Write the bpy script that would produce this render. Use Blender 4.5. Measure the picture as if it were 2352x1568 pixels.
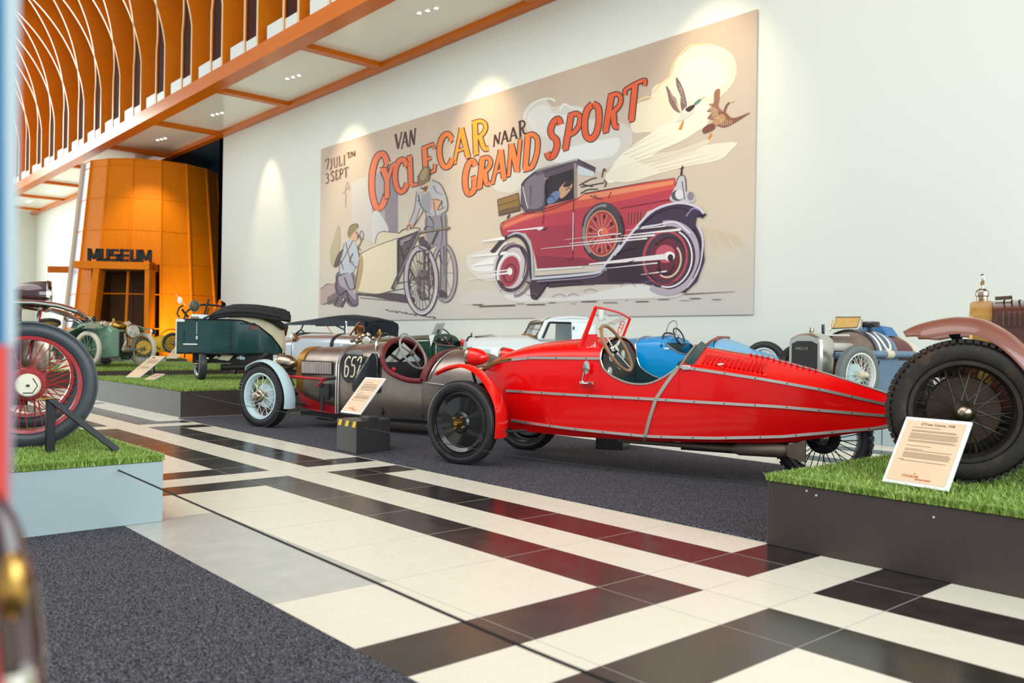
import bpy, bmesh, math, random
import numpy as np
from mathutils import Vector, Matrix, Euler
random.seed(7); np.random.seed(7)
PI = math.pi
for o in list(bpy.data.objects): bpy.data.objects.remove(o)
SC = bpy.context.scene
COL = SC.collection

# ------------------------------------------------------------------ camera
F_PX, YAW, PITCH, ROLL = 1981.14, math.radians(-48.83), math.radians(0.0238), math.radians(0.8975)
def cam_axes():
    cy, sy, cp, sp = math.cos(YAW), math.sin(YAW), math.cos(PITCH), math.sin(PITCH)
    fwd = Vector((sy*cp, cy*cp, sp)); right = Vector((cy, -sy, 0)); up = right.cross(fwd)
    cr, sr = math.cos(ROLL), math.sin(ROLL)
    return cr*right + sr*up, -sr*right + cr*up, fwd
CR, CU, CF = cam_axes()
cam = bpy.data.cameras.new('camera'); cam_o = bpy.data.objects.new('camera', cam); COL.objects.link(cam_o)
cam.sensor_width = 36.0; cam.lens = F_PX/2352*36.0; cam.clip_start = 0.05; cam.clip_end = 200
cam_o.matrix_world = Matrix(((CR.x, CU.x, -CF.x, 0), (CR.y, CU.y, -CF.y, 0), (CR.z, CU.z, -CF.z, 1.0), (0, 0, 0, 1)))
cam.dof.use_dof = True; cam.dof.focus_distance = 6.6; cam.dof.aperture_fstop = 2.6
SC.camera = cam_o

# ------------------------------------------------------------------ world, lights, exposure
SC.view_settings.view_transform = 'Standard'; SC.view_settings.look = 'None'
SC.view_settings.gamma = 1.0; SC.view_settings.exposure = -0.02; SC.view_settings.use_curve_mapping = False
W = bpy.data.worlds.new('hall_daylight'); SC.world = W; W.use_nodes = True
bg = W.node_tree.nodes['Background']; bg.inputs[0].default_value = (0.86, 0.95, 1.0, 1); bg.inputs[1].default_value = 0.70
def area(name, loc, aim, sx, sy, power, col):
    l = bpy.data.lights.new(name, 'AREA'); l.shape = 'RECTANGLE'; l.size = sx; l.size_y = sy; l.energy = power; l.color = col
    o = bpy.data.objects.new(name, l); COL.objects.link(o); o.location = loc
    o.rotation_euler = (Vector(aim) - Vector(loc)).to_track_quat('-Z', 'Y').to_euler(); return o
def spot(name, loc, aim, power, ang, col, blend=0.6, rad=0.05):
    l = bpy.data.lights.new(name, 'SPOT'); l.energy = power; l.spot_size = math.radians(ang); l.spot_blend = blend; l.color = col; l.shadow_soft_size = rad
    o = bpy.data.objects.new(name, l); COL.objects.link(o); o.location = loc
    o.rotation_euler = (Vector(aim) - Vector(loc)).to_track_quat('-Z', 'Y').to_euler(); return o
area('window_light', (9.0, 3.0, 5.0), (-10, 5.0, 1.5), 14, 7, 1700, (0.86, 0.95, 1.0))      # glazed end of the hall, behind the camera
area('skylight', (-9.0, -3.0, 11.0), (-9, 4.5, 0.0), 24, 7, 1500, (1.0, 0.97, 0.90))           # daylight from the top of the vault
area('entrance_light', (-54, -3.0, 8.5), (0, 2.0, 5.0), 18, 12, 6000, (0.88, 1.0, 0.98))       # daylight at the far entrance

# ------------------------------------------------------------------ helpers
def ray(x, y):
    return CF*F_PX + CR*(x-1176) + CU*(784-y)
def at_z(x, y, z=0.0):
    d = ray(x, y); return Vector((0, 0, 1)) + d*((z-1)/d.z)
def at_y(x, y, Y):
    d = ray(x, y); return Vector((0, 0, 1)) + d*(Y/d.y)
def at_plane(x, y, p, n):
    d = ray(x, y); o = Vector((0, 0, 1)); return o + d*((Vector(p)-o).dot(n)/d.dot(n))

MATS = {}
def mat(name, col, rough=0.5, metal=0.0, col2=None, scale=6.0, amt=0.5, coat=0.0, bump=0.0, bscale=60.0, spec=0.5, sharp=0.25, stretch=None, trans=0.0, ior=1.45, emit=None, estr=0.0, alpha=1.0):
    if name in MATS: return MATS[name]
    m = bpy.data.materials.new(name); m.use_nodes = True; nt = m.node_tree; b = nt.nodes['Principled BSDF']
    c = (*col, 1) if len(col) == 3 else col
    b.inputs['Base Color'].default_value = c; b.inputs['Roughness'].default_value = rough; b.inputs['Metallic'].default_value = metal
    b.inputs['Coat Weight'].default_value = coat; b.inputs['Coat Roughness'].default_value = 0.05
    b.inputs['Specular IOR Level'].default_value = spec; b.inputs['Transmission Weight'].default_value = trans; b.inputs['IOR'].default_value = ior
    b.inputs['Alpha'].default_value = alpha
    if emit: b.inputs['Emission Color'].default_value = (*emit, 1); b.inputs['Emission Strength'].default_value = estr
    if col2 or bump:
        tc = nt.nodes.new('ShaderNodeTexCoord'); mp = nt.nodes.new('ShaderNodeMapping'); nt.links.new(tc.outputs['Object'], mp.inputs[0])
        if stretch: mp.inputs['Scale'].default_value = stretch
    if col2:
        n = nt.nodes.new('ShaderNodeTexNoise'); n.inputs['Scale'].default_value = scale; n.inputs['Detail'].default_value = 6; n.inputs['Roughness'].default_value = 0.65
        nt.links.new(mp.outputs[0], n.inputs['Vector'])
        r = nt.nodes.new('ShaderNodeValToRGB'); r.color_ramp.elements[0].position = amt-sharp; r.color_ramp.elements[1].position = amt+sharp
        r.color_ramp.elements[0].color = c; r.color_ramp.elements[1].color = (*col2, 1)
        nt.links.new(n.outputs['Fac'], r.inputs[0]); nt.links.new(r.outputs[0], b.inputs['Base Color'])
    if bump:
        n2 = nt.nodes.new('ShaderNodeTexNoise'); n2.inputs['Scale'].default_value = bscale; n2.inputs['Detail'].default_value = 3
        nt.links.new(mp.outputs[0], n2.inputs['Vector'])
        bp = nt.nodes.new('ShaderNodeBump'); bp.inputs['Strength'].default_value = bump; bp.inputs['Distance'].default_value = 0.01
        nt.links.new(n2.outputs['Fac'], bp.inputs['Height']); nt.links.new(bp.outputs[0], b.inputs['Normal'])
    MATS[name] = m; return m

def V(p): return Vector(p)
class MB:
    def __init__(s): s.v = []; s.f = []; s.m = []
    def add(s, vs, fs, m=0):
        k = len(s.v); s.v += [tuple(p) for p in vs]; s.f += [tuple(i+k for i in f) for f in fs]; s.m += [m]*len(fs); return s
    def box(s, lo, hi, m=0, M=None):
        x0, y0, z0 = lo; x1, y1, z1 = hi
        vs = [(x0,y0,z0),(x1,y0,z0),(x1,y1,z0),(x0,y1,z0),(x0,y0,z1),(x1,y0,z1),(x1,y1,z1),(x0,y1,z1)]
        if M is not None: vs = [M @ Vector(p) for p in vs]
        return s.add(vs, [(0,3,2,1),(4,5,6,7),(0,1,5,4),(1,2,6,5),(2,3,7,6),(3,0,4,7)], m)
    def cbox(s, c, d, m=0, M=None):
        return s.box((c[0]-d[0]/2, c[1]-d[1]/2, c[2]-d[2]/2), (c[0]+d[0]/2, c[1]+d[1]/2, c[2]+d[2]/2), m, M)
    def bbox(s, lo, hi, r=0.01, m=0, M=None):                      # a box with chamfered edges
        bm = bmesh.new(); bmesh.ops.create_cube(bm, size=1.0)
        for v in bm.verts: v.co = Vector([lo[i] + (v.co[i]+0.5)*(hi[i]-lo[i]) for i in range(3)])
        bmesh.ops.bevel(bm, geom=list(bm.edges), offset=r, segments=2, affect='EDGES', profile=0.5)
        bm.verts.index_update(); vs = [(M @ v.co if M is not None else v.co.copy()) for v in bm.verts]
        fs = [tuple(v.index for v in f.verts) for f in bm.faces]; bm.free(); return s.add(vs, fs, m)
    def poly(s, pts, m=0): return s.add(pts, [tuple(range(len(pts)))], m)
    def rings(s, rr, m=0, close=True, cap0=False, cap1=False, loop=False):
        n = len(rr[0]); vs = [p for r in rr for p in r]; fs = []
        K = len(rr)
        for i in range(K if loop else K-1):
            a = i*n; b2 = ((i+1) % K)*n
            for j in range(n if close else n-1):
                j2 = (j+1) % n; fs.append((a+j, a+j2, b2+j2, b2+j))
        if cap0: fs.append(tuple(range(n-1, -1, -1)))
        if cap1: fs.append(tuple(range((K-1)*n, K*n)))
        return s.add(vs, fs, m)
    def tube(s, path, r, n=8, m=0, closed=False, cap=True, flat=None):
        P = [Vector(p) for p in path]; K = len(P); rad = r if isinstance(r, (list, tuple)) else [r]*K
        T = []
        for i in range(K):
            if closed: t = P[(i+1) % K]-P[i-1]
            else: t = P[min(i+1, K-1)]-P[max(i-1, 0)]
            T.append(t.normalized() if t.length > 1e-9 else Vector((0, 0, 1)))
        nrm = T[0].orthogonal().normalized()
        if flat is not None: nrm = (Vector(flat)-T[0]*Vector(flat).dot(T[0])).normalized()
        rr = []
        for i in range(K):
            nrm = (nrm - T[i]*nrm.dot(T[i]))
            nrm = nrm.normalized() if nrm.length > 1e-6 else T[i].orthogonal().normalized()
            bn = T[i].cross(nrm)
            rr.append([P[i] + (nrm*math.cos(2*PI*j/n) + bn*math.sin(2*PI*j/n))*rad[i] for j in range(n)])
        return s.rings(rr, m, True, cap and not closed, cap and not closed, closed)
    def strip(s, path, w, t, up, m=0):                            # flat bar with rectangular section: width w along side, thickness t along up
        P = [Vector(p) for p in path]; K = len(P); rr = []
        ups = up if isinstance(up, list) else [up]*K
        for i in range(K):
            tt = (P[min(i+1, K-1)]-P[max(i-1, 0)]).normalized(); u = Vector(ups[i]); u = (u-tt*u.dot(tt)).normalized(); sd = tt.cross(u)
            wi = w[i] if isinstance(w, (list, tuple)) else w
            rr.append([P[i]+sd*wi/2+u*t/2, P[i]-sd*wi/2+u*t/2, P[i]-sd*wi/2-u*t/2, P[i]+sd*wi/2-u*t/2])
        return s.rings(rr, m, True, True, True)
    def lathe(s, prof, o=(0, 0, 0), axis='y', n=32, m=0, a0=0, a1=2*PI):
        full = abs(a1-a0) > 2*PI-1e-6; K = n if full else n+1; rr = []
        for i in range(K):
            a = a0+(a1-a0)*i/n; c, sn = math.cos(a), math.sin(a); ring = []
            for r, h in prof:
                p = {'y': (r*c, h, r*sn), 'z': (r*c, r*sn, h), 'x': (h, r*c, r*sn)}[axis]
                ring.append((o[0]+p[0], o[1]+p[1], o[2]+p[2]))
            rr.append(ring)
        return s.rings(rr, m, False, False, False, full)
    def ball(s, c, r, n=16, m=0, sc=(1, 1, 1)):
        k = n//2; rr = [[(c[0]+r*sc[0]*math.sin(PI*i/k)*math.cos(2*PI*j/n), c[1]+r*sc[1]*math.sin(PI*i/k)*math.sin(2*PI*j/n), c[2]+r*sc[2]*math.cos(PI*i/k)) for j in range(n)] for i in range(k+1)]
        return s.rings(rr, m)
    def xf(s, M):
        s.v = [tuple(M @ Vector(p)) for p in s.v]; return s
    def build(s, name, mats, parent=None, smooth=35, bevel=0.0, subsurf=0):
        me = bpy.data.meshes.new(name); me.from_pydata(s.v, [], s.f)
        for x in (mats if isinstance(mats, (list, tuple)) else [mats]): me.materials.append(x)
        if any(s.m): me.polygons.foreach_set('material_index', s.m)
        bm = bmesh.new(); bm.from_mesh(me); bmesh.ops.remove_doubles(bm, verts=bm.verts, dist=1e-6)
        bmesh.ops.recalc_face_normals(bm, faces=bm.faces); bm.to_mesh(me); bm.free()
        if smooth:
            me.shade_smooth(); me.set_sharp_from_angle(angle=math.radians(smooth))
        o = bpy.data.objects.new(name, me); COL.objects.link(o)
        if parent is not None: o.parent = parent
        if bevel:
            b = o.modifiers.new('bevel', 'BEVEL'); b.width = bevel; b.segments = 2; b.limit_method = 'ANGLE'; b.angle_limit = math.radians(40)
        if subsurf:
            b = o.modifiers.new('subdivision', 'SUBSURF'); b.levels = subsurf; b.render_levels = subsurf
        return o
def tag(o, label=None, cat=None, group=None, kind=None):
    if label: o['label'] = label
    if cat: o['category'] = cat
    if group: o['group'] = group
    if kind: o['kind'] = kind
    return o
def thing(name, loc, rz=0.0, label=None, cat=None, group=None):
    o = bpy.data.objects.new(name, None); COL.objects.link(o); o.location = loc; o.rotation_euler = (0, 0, rz); o.empty_display_size = 0.1
    return tag(o, label, cat, group)
def struct(o): o['kind'] = 'structure'; return o
def text_mb(s, size, depth=0.0, align='LEFT', bold=0.0, shear=0.0, sx=1.0):
    cu = bpy.data.curves.new('txt', 'FONT'); cu.body = s; cu.size = size; cu.extrude = depth; cu.align_x = align; cu.offset = bold; cu.shear = shear; cu.resolution_u = 3
    ob = bpy.data.objects.new('txt', cu); COL.objects.link(ob); bpy.context.view_layer.update()
    me = bpy.data.meshes.new_from_object(ob.evaluated_get(bpy.context.evaluated_depsgraph_get()))
    mb = MB(); mb.add([(v.co.x*sx, v.co.y, v.co.z) for v in me.vertices], [tuple(p.vertices) for p in me.polygons])
    bpy.data.objects.remove(ob); bpy.data.curves.remove(cu); bpy.data.meshes.remove(me); return mb
def frame(o, ex, ey, ez=None):
    ex = Vector(ex).normalized(); ey = Vector(ey); ey = (ey-ex*ey.dot(ex)).normalized(); ez = ex.cross(ey); o = Vector(o)
    return Matrix(((ex.x, ey.x, ez.x, o.x), (ex.y, ey.y, ez.y, o.y), (ex.z, ey.z, ez.z, o.z), (0, 0, 0, 1)))
def lerp(a, b, t): return a+(b-a)*t
def interp(t, ks):                                                   # piecewise-smooth table look-up: ks = [(t, value), ...]
    if t <= ks[0][0]: return ks[0][1]
    for (a, x), (b, y) in zip(ks, ks[1:]):
        if t <= b:
            u = (t-a)/(b-a); return x+(y-x)*u
    return ks[-1][1]
def spline(pts, n=8, closed=False):                                  # Catmull-Rom through points
    P = [Vector(p) for p in pts]; K = len(P); out = []
    for i in range(K if closed else K-1):
        p0 = P[i-1] if (closed or i > 0) else P[0]*2-P[1]; p1 = P[i]; p2 = P[(i+1) % K]
        p3 = P[(i+2) % K] if (closed or i+2 < K) else P[K-1]*2-P[K-2]
        for j in range(n):
            t = j/n; out.append(0.5*((2*p1)+(p2-p0)*t+(2*p0-5*p1+4*p2-p3)*t*t+(3*p1-p0-3*p2+p3)*t**3))
    if not closed: out.append(P[-1])
    return out
# ------------------------------------------------------------------ materials of the setting
M_WALL = mat('wall_paint', (0.76, 0.775, 0.715), 0.7)
M_SOFFIT = mat('soffit_panel', (0.88, 0.90, 0.82), 0.18)
M_ORANGE = mat('orange_timber', (0.60, 0.135, 0.006), 0.22, col2=(0.68, 0.17, 0.010), scale=3, stretch=(0.3, 3, 3), spec=.18)
M_RIB = mat('rib_timber', (0.80, 0.25, 0.008), 0.42, col2=(0.74, 0.20, 0.005), scale=2)
M_RIBEDGE_LIT = mat('rib_edge_daylit', (0.80, 0.55, 0.30), 0.3)  # timber edge paled: daylight on the fins is put into the colour
M_SHELL_SHADE = mat('vault_shell_and_shade', (0.060, 0.016, 0.010), 0.8, spec=.08)  # shell colour, used too as the shade between paired ribs
M_PALE = mat('pale_box', (0.72, 0.74, 0.70), 0.4)
M_TEAL = mat('dark_teal_wall', (0.02, 0.065, 0.11), 0.5)
WALL_Y, SOF_Z = 12.0, 7.87

def floor_mats():
    def tile(name, c1, c2, rough, rv):
        m = bpy.data.materials.new(name); m.use_nodes = True; nt = m.node_tree; b = nt.nodes['Principled BSDF']
        g = nt.nodes.new('ShaderNodeNewGeometry'); n = nt.nodes.new('ShaderNodeTexNoise'); n.inputs['Scale'].default_value = 9; n.inputs['Detail'].default_value = 8
        nt.links.new(g.outputs['Position'], n.inputs['Vector'])
        r = nt.nodes.new('ShaderNodeValToRGB'); r.color_ramp.elements[0].color = (*c1, 1); r.color_ramp.elements[1].color = (*c2, 1)
        r.color_ramp.elements[0].position = 0.35; r.color_ramp.elements[1].position = 0.7
        nt.links.new(n.outputs['Fac'], r.inputs[0]); nt.links.new(r.outputs[0], b.inputs['Base Color'])
        mr = nt.nodes.new('ShaderNodeMapRange'); mr.inputs[3].default_value = rough; mr.inputs[4].default_value = rough+rv
        nt.links.new(n.outputs['Fac'], mr.inputs[0]); nt.links.new(mr.outputs[0], b.inputs['Roughness'])
        b.inputs['Specular IOR Level'].default_value = 0.5
        return m
    return [tile('pale_tile', (0.785, 0.74, 0.605), (0.80, 0.755, 0.625), 0.22, 0.1), tile('dark_tile', (0.020, 0.015, 0.015), (0.036, 0.027, 0.026), 0.13, 0.12),
            tile('grey_tile', (0.47, 0.48, 0.44), (0.55, 0.55, 0.50), 0.25, 0.1), mat('tile_grout', (0.42, 0.38, 0.33), 0.6)]
FM = floor_mats()
def build_floor():
    # joint lines: columns run along X, rows along Y
    xs = {}; x = -1.522
    for k in range(0, 190):
        xs[k] = x; x -= 0.3 + (0.07 if k % 13 == 12 else 0.0)
    x = -1.522
    for k in range(-1, -40, -1):
        x += 0.3 + (0.07 if k % 13 == 12 else 0.0); xs[k] = x
    ys = [3.858-0.313*j for j in range(-32, 45)]
    f = MB()
    def dark(k, j):
        c = k % 13
        if j < 0:
            return 3.2 < -j*0.313+0.0 < 0 or (10 <= -j <= 10) or (13 <= -j <= 13)
        if c == 1: return False
        if c in (0, 2): return j in (0, 1, 3) or j > 3
        return j in (1, 3)
    def code(k, j):
        if j >= 6 and (k % 13) in (5, 6, 7, 8, 9, 10) and 0 <= k < 13: return 2
        if j < 0:
            return 1 if j in (-11, -14) else 0
        return 1 if dark(k, j) else 0
    for jj in range(len(ys)-1):
        j = jj-32
        k = -38
        while k < 188:
            c = code(k, j); k2 = k
            while k2+1 < 188 and code(k2+1, j) == c and (k2+1-k) < 400: k2 += 1
            x0, x1 = xs[k], xs[k2+1]; f.add([(x1, ys[jj+1], 0), (x0, ys[jj+1], 0), (x0, ys[jj], 0), (x1, ys[jj], 0)], [(0, 1, 2, 3)], c)
            k = k2+1
    o = struct(f.build('floor', FM, smooth=0))
    g = MB(); h = 0.0012                                              # joints: thin grout beads flush with the tiles
    for j, y in enumerate(ys):
        if -32 < j-32 < 44 and (j-32) in (0, 1, 2, 3, 4, 6, 9, -11, -14): g.box((-40, y-h, -0.002), (9, y+h, 0.0006), 0)
    for k in range(-20, 60):
        c = k % 13; X = xs[k]
        if c in (0, 1, 2, 3) or c % 2 == 1: 
            lo = ys[41] if True else 0
            g.box((X-h, lo, -0.002), (X+h, 3.86, 0.0006), 0)
    g.build('tile_joints', FM[3], o, smooth=0)
build_floor()

def build_shell():
    b = MB()
    b.box((-29.3, 12.0, 0), (9.5, 12.3, 16)); b.box((-29.3, 12.0, 0), (-29.0, 16.5, 16))
    struct(b.build('wall_right', M_WALL, smooth=0))
    b = MB(); b.box((-56, 12.0, 0), (-38.3, 12.3, 16)); struct(b.build('wall_left', M_WALL, smooth=0))
    b = MB(); b.box((-56.3, -12, 0), (-55.6, 12.3, 16)); struct(b.build('wall_end', M_WALL, smooth=0))
    b = MB(); b.box((-40, 16.2, 0), (-29.0, 16.5, 12)); b.box((-38.6, 12.3, 0), (-38.3, 16.5, 12)); b.box((-40, 12.02, 7.95), (-29.3, 16.5, 8.1))
    b.box((-29.34, 12.03, 0), (-29.302, 16.2, 7.9))
    struct(b.build('wall_recess', M_TEAL, smooth=0))
    # soffit: white panels set in an orange timber frame
    s = MB(); s.box((-56, 9.67, 8.0), (9.5, 11.98, 8.1)); sof = struct(s.build('ceiling', M_SOFFIT, smooth=0))
    t = MB(); t.box((-56, 9.22, SOF_Z), (9.5, 9.64, 8.24)); struct(t.build('trim_1', M_ORANGE, smooth=0))                  # edge beam
    t = MB(); t.box((-55.6, 11.74, SOF_Z), (9.5, 11.985, 8.02)); struct(t.build('trim_2', M_ORANGE, smooth=0))               # wall-side rail
    for n, X in enumerate([-53.6, -48.7, -43.7, -38.7, -33.75, -28.8, -23.75, -18.75, -12.9, -8.0, -3.0, 2.0, 7.0]):
        t = MB(); t.box((X-0.13, 9.64, SOF_Z+0.01), (X+0.13, 11.74, 8.02)); struct(t.build('trim_%d' % (n+3), M_ORANGE, smooth=0))
    # vault ribs: fins that spring in pairs from the edge beam and cross as they lean apart
    YB, ZB, RV, K = 9.24, 9.9, 5.6, 0.30
    def prof(s_, off):
        st = ZB-8.24
        if s_ < st: return (YB+off, 8.24+s_, 0.0)
        a = (s_-st)/RV; R = RV+off
        return (YB-RV+R*math.cos(a), ZB+R*math.sin(a), K*(s_-st))
    vault = thing('ceiling_vault', (0, 0, 0)); struct(vault)
    L = ZB-8.24+RV*PI*0.5
    S = [0, 0.8, 1.4] + [ZB-8.24+RV*PI*0.5*i/40 for i in range(41)]; S = sorted(set(S))
    X = -3.0
    while X > -55:
        for dx, sg in ((0.0, -1), (-0.75, 1)):
            m = MB(); rr = []
            for s_ in S:
                y0, z0, d0 = prof(s_, 0.0); y1, z1, d1 = prof(s_, 1.2); x0 = X+dx+sg*d0
                rr.append([(x0-0.05, y0, z0), (x0+0.05, y0, z0), (x0+0.05, y1, z1), (x0-0.05, y1, z1)])
            n = len(S); vs = [p for r in rr for p in r]; m.v = vs
            for i in range(n-1):
                a = i*4; c = a+4
                m.add([], [], 0)
                m.f.append((a, a+1, c+1, c)); m.m.append(1)
                m.f += [(a+1, a+2, c+2, c+1), (a+2, a+3, c+3, c+2), (a+3, a, c, c+3)]; m.m += [0, 0, 0]
            m.build('rib', [M_RIB, M_RIBEDGE_LIT], vault, smooth=50)
        p = MB(); p.box((X-0.69, YB+0.02, 8.24), (X-0.06, YB+0.3, 8.52))
        p2 = MB(); p2.box((X-1.65, YB+0.02, 8.24), (X-0.81, YB+0.3, 8.60)); p2.build('base_box', M_PALE, vault, smooth=0)
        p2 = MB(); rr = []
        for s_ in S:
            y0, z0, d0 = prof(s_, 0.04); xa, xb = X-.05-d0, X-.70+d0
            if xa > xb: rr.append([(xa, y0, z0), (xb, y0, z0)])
        p2.rings(rr, 0, False); p2.build('gap_shade', M_SHELL_SHADE, vault, smooth=60)  # dark strip standing in for the shade between the paired ribs
        p.build('base_box', M_PALE, vault, smooth=0)
        X -= 2.17
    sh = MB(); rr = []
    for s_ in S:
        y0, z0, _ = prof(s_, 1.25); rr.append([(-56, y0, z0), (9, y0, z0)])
    sh.rings(rr, 0, False); sh.build('shell', M_SHELL_SHADE, vault, smooth=60)
build_shell()

# ceiling downlights, each a row of three lamps
M_LAMP = mat('lamp_glow', (1, 1, 1), 0.5, emit=(1.0, 0.93, 0.80), estr=14)
M_DARKMETAL = mat('dark_metal', (0.05, 0.05, 0.055), 0.35, 0.6)
M_WHITEPL = mat('white_plate', (0.75, 0.76, 0.72), 0.4)
def downlight(X, Y, lbl):
    t = thing('ceiling_light', (X, Y, 7.995), 0, lbl, 'ceiling light', 'downlights in the soffit panels')
    for k in (-1, 0, 1): fr = MB(); fr.lathe([(0.045, 0.0), (0.075, 0.0), (0.078, -0.012), (0.05, -0.016), (0.045, 0.0)], (k*0.24, k*0.05, 0), 'z', 20); fr.build('frame', M_WHITEPL, t)
    for k in (-1, 0, 1):
        d = MB(); d.lathe([(0.0005, -0.006), (0.05, -0.006)], (k*0.24, k*0.05, 0), 'z', 16); d.build('lamp', M_LAMP, t)
for X, Y, lbl in [(-15.0, 10.6, 'triple ceiling downlight in the white soffit panel nearest the camera'), (-21.3, 10.7, 'triple downlight in the second soffit panel from the top edge of the photo'),
                  (-26.5, 10.76, 'triple downlight in the soffit panel just before the end of the poster wall'), (-46.3, 10.7, 'small downlight in the far soffit panel left of the orange tower'),
                  (-51.0, 10.7, 'small downlight in the last soffit panel by the far end wall'), (-31.3, 10.7, 'downlight in the dark reflecting soffit panel above the tower')]:
    downlight(X, Y, lbl)
# the wall washers among the downlights
for X, E in [(-1.5, 1100), (-8.7, 700), (-14.7, 1000), (-20.4, 900), (-25.3, 900)]:
    spot('wall_washer', (X, 10.9 if X < -24 else 10.35, 7.75), (X, 12.0, 4.6 if X < -24 else 4.9), E*(0.34 if X < -24 else 0.5), 52 if X < -24 else 66, (1.0, 0.80, 0.50), 0.8 if X < -24 else 1.0, 0.06)
for X in (-46.3, -51.0): spot('wall_washer', (X, 10.9, 7.8), (X, 12.0, 4.5), 120, 60, (1.0, 0.85, 0.6), 0.8, 0.06)

# ------------------------------------------------------------------ podiums with artificial turf, mats
M_POD = mat('podium_board', (0.052, 0.040, 0.038), 0.4, col2=(0.064, 0.049, 0.046), scale=4, spec=.3)
M_PODBLUE_LIT = mat('podium_board_grey_daylit', (0.34, 0.43, 0.45), 0.45, col2=(0.37, 0.46, 0.48), scale=3)  # podium board lightened: bluish window daylight put into its colour
M_SCREW = mat('screw_head', (0.6, 0.58, 0.52), 0.4, 0.5)
def turf_mat():
    m = bpy.data.materials.new('turf'); m.use_nodes = True; nt = m.node_tree; b = nt.nodes['Principled BSDF']
    g = nt.nodes.new('ShaderNodeNewGeometry'); r = nt.nodes.new('ShaderNodeValToRGB')
    r.color_ramp.elements[0].color = (0.12, 0.22, 0.02, 1); r.color_ramp.elements[1].color = (0.56, 0.60, 0.20, 1)
    e = r.color_ramp.elements.new(0.5); e.color = (0.25, 0.42, 0.06, 1)
    e = r.color_ramp.elements.new(0.85); e.color = (0.42, 0.54, 0.14, 1)
    nt.links.new(g.outputs['Random Per Island'], r.inputs[0]); nt.links.new(r.outputs[0], b.inputs['Base Color']); b.inputs['Roughness'].default_value = 0.55
    return m
M_TURF = turf_mat(); M_TURFBASE = mat('turf_backing', (0.07, 0.13, 0.02), 0.9)
def blades(area_pts, n, z, h, w, parent, fringe=()):
    # area_pts: rectangle x0,y0,x1,y1 ; numpy-built stuff
    x0, y0, x1, y1 = area_pts
    P = np.random.rand(n, 2)*[x1-x0, y1-y0]+[x0, y0]
    for (ax, ay, bx, by, k) in fringe:
        t = np.random.rand(k, 1); P = np.vstack([P, np.array([[ax, ay]])+t*np.array([[bx-ax, by-ay]])+np.random.randn(k, 2)*0.006])
    N = len(P); a = np.random.rand(N)*2*PI; lean = np.random.rand(N)*0.8*h; hh = h*(0.6+0.6*np.random.rand(N)); a2 = np.random.rand(N)*2*PI
    base = np.c_[P, np.full(N, z)]
    d = np.c_[np.cos(a), np.sin(a), np.zeros(N)]*(w/2)
    off = np.c_[np.cos(a2)*lean, np.sin(a2)*lean, hh]
    mid = base + off*[0.35, 0.35, 0.62]; tip = base+off
    vs = np.empty((N*5, 3)); vs[0::5] = base-d; vs[1::5] = base+d; vs[2::5] = mid+d*0.8; vs[3::5] = mid-d*0.8; vs[4::5] = tip
    me = bpy.data.meshes.new('turf'); k = np.arange(N)*5
    loops = np.stack([k, k+1, k+2, k+3, k+3, k+2, k+4], 1).ravel()
    starts = np.stack([np.arange(N)*7, np.arange(N)*7+4], 1).ravel(); tot = np.tile([4, 3], N)
    me.vertices.add(N*5); me.vertices.foreach_set('co', vs.ravel()); me.loops.add(len(loops)); me.loops.foreach_set('vertex_index', loops)
    me.polygons.add(N*2); me.polygons.foreach_set('loop_start', starts); me.polygons.foreach_set('loop_total', tot); me.update(calc_edges=True)
    me.materials.append(M_TURF); o = bpy.data.objects.new('turf', me); COL.objects.link(o); o.parent = parent; o['kind'] = 'stuff'; return o
def podium(x0, y0, x1, y1, h, lbl, n, bh=0.03, bw=0.006, dense=None, fringe=(), seams=(), m=None, zb=0.0):
    t = thing('display_podium', ((x0+x1)/2, (y0+y1)/2, 0), 0, lbl, 'podium')
    cx, cy = (x0+x1)/2, (y0+y1)/2
    b = MB(); b.box((x0-cx, y0-cy, 0.0), (x1-cx, y1-cy, h))
    b.build('plinth', m or M_POD, t, smooth=0, bevel=0.004)
    g = MB(); g.box((x0-cx+0.004, y0-cy+0.004, h), (x1-cx-0.004, y1-cy-0.004, h+0.006)); g.build('turf_backing', M_TURFBASE, t, smooth=0)
    a = dense or (x0, y0, x1, y1)
    o = blades((a[0]-cx, a[1]-cy, a[2]-cx, a[3]-cy), n, h+0.004, bh, bw, t, [(p[0]-cx, p[1]-cy, p[2]-cx, p[3]-cy, p[4]) for p in fringe])
    if seams:
        for p in seams: s = MB(); s.ball((p[0]-cx, p[1]-cy, p[2]), 0.006, 8); s.build('screw_head', M_SCREW, t)
    return t
# ------------------------------------------------------------------ podiums and mats in place
def carpet():
    m = bpy.data.materials.new('speckled_carpet'); m.use_nodes = True; nt = m.node_tree; b = nt.nodes['Principled BSDF']
    g = nt.nodes.new('ShaderNodeNewGeometry'); n = nt.nodes.new('ShaderNodeTexNoise'); n.inputs['Scale'].default_value = 190; n.inputs['Detail'].default_value = 2
    nt.links.new(g.outputs['Position'], n.inputs['Vector'])
    r = nt.nodes.new('ShaderNodeValToRGB'); r.color_ramp.elements[0].color = (0.010, 0.009, 0.012, 1); r.color_ramp.elements[1].color = (0.24, 0.235, 0.28, 1)
    r.color_ramp.elements[0].position = 0.46; r.color_ramp.elements[1].position = 0.70
    nt.links.new(n.outputs['Fac'], r.inputs[0]); nt.links.new(r.outputs[0], b.inputs['Base Color']); b.inputs['Roughness'].default_value = 0.95
    b.inputs['Specular IOR Level'].default_value = 0.2
    bp = nt.nodes.new('ShaderNodeBump'); bp.inputs['Strength'].default_value = 0.6; bp.inputs['Distance'].default_value = 0.004
    nt.links.new(n.outputs['Fac'], bp.inputs['Height']); nt.links.new(bp.outputs[0], b.inputs['Normal']); return m
M_CARPET = carpet()
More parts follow.
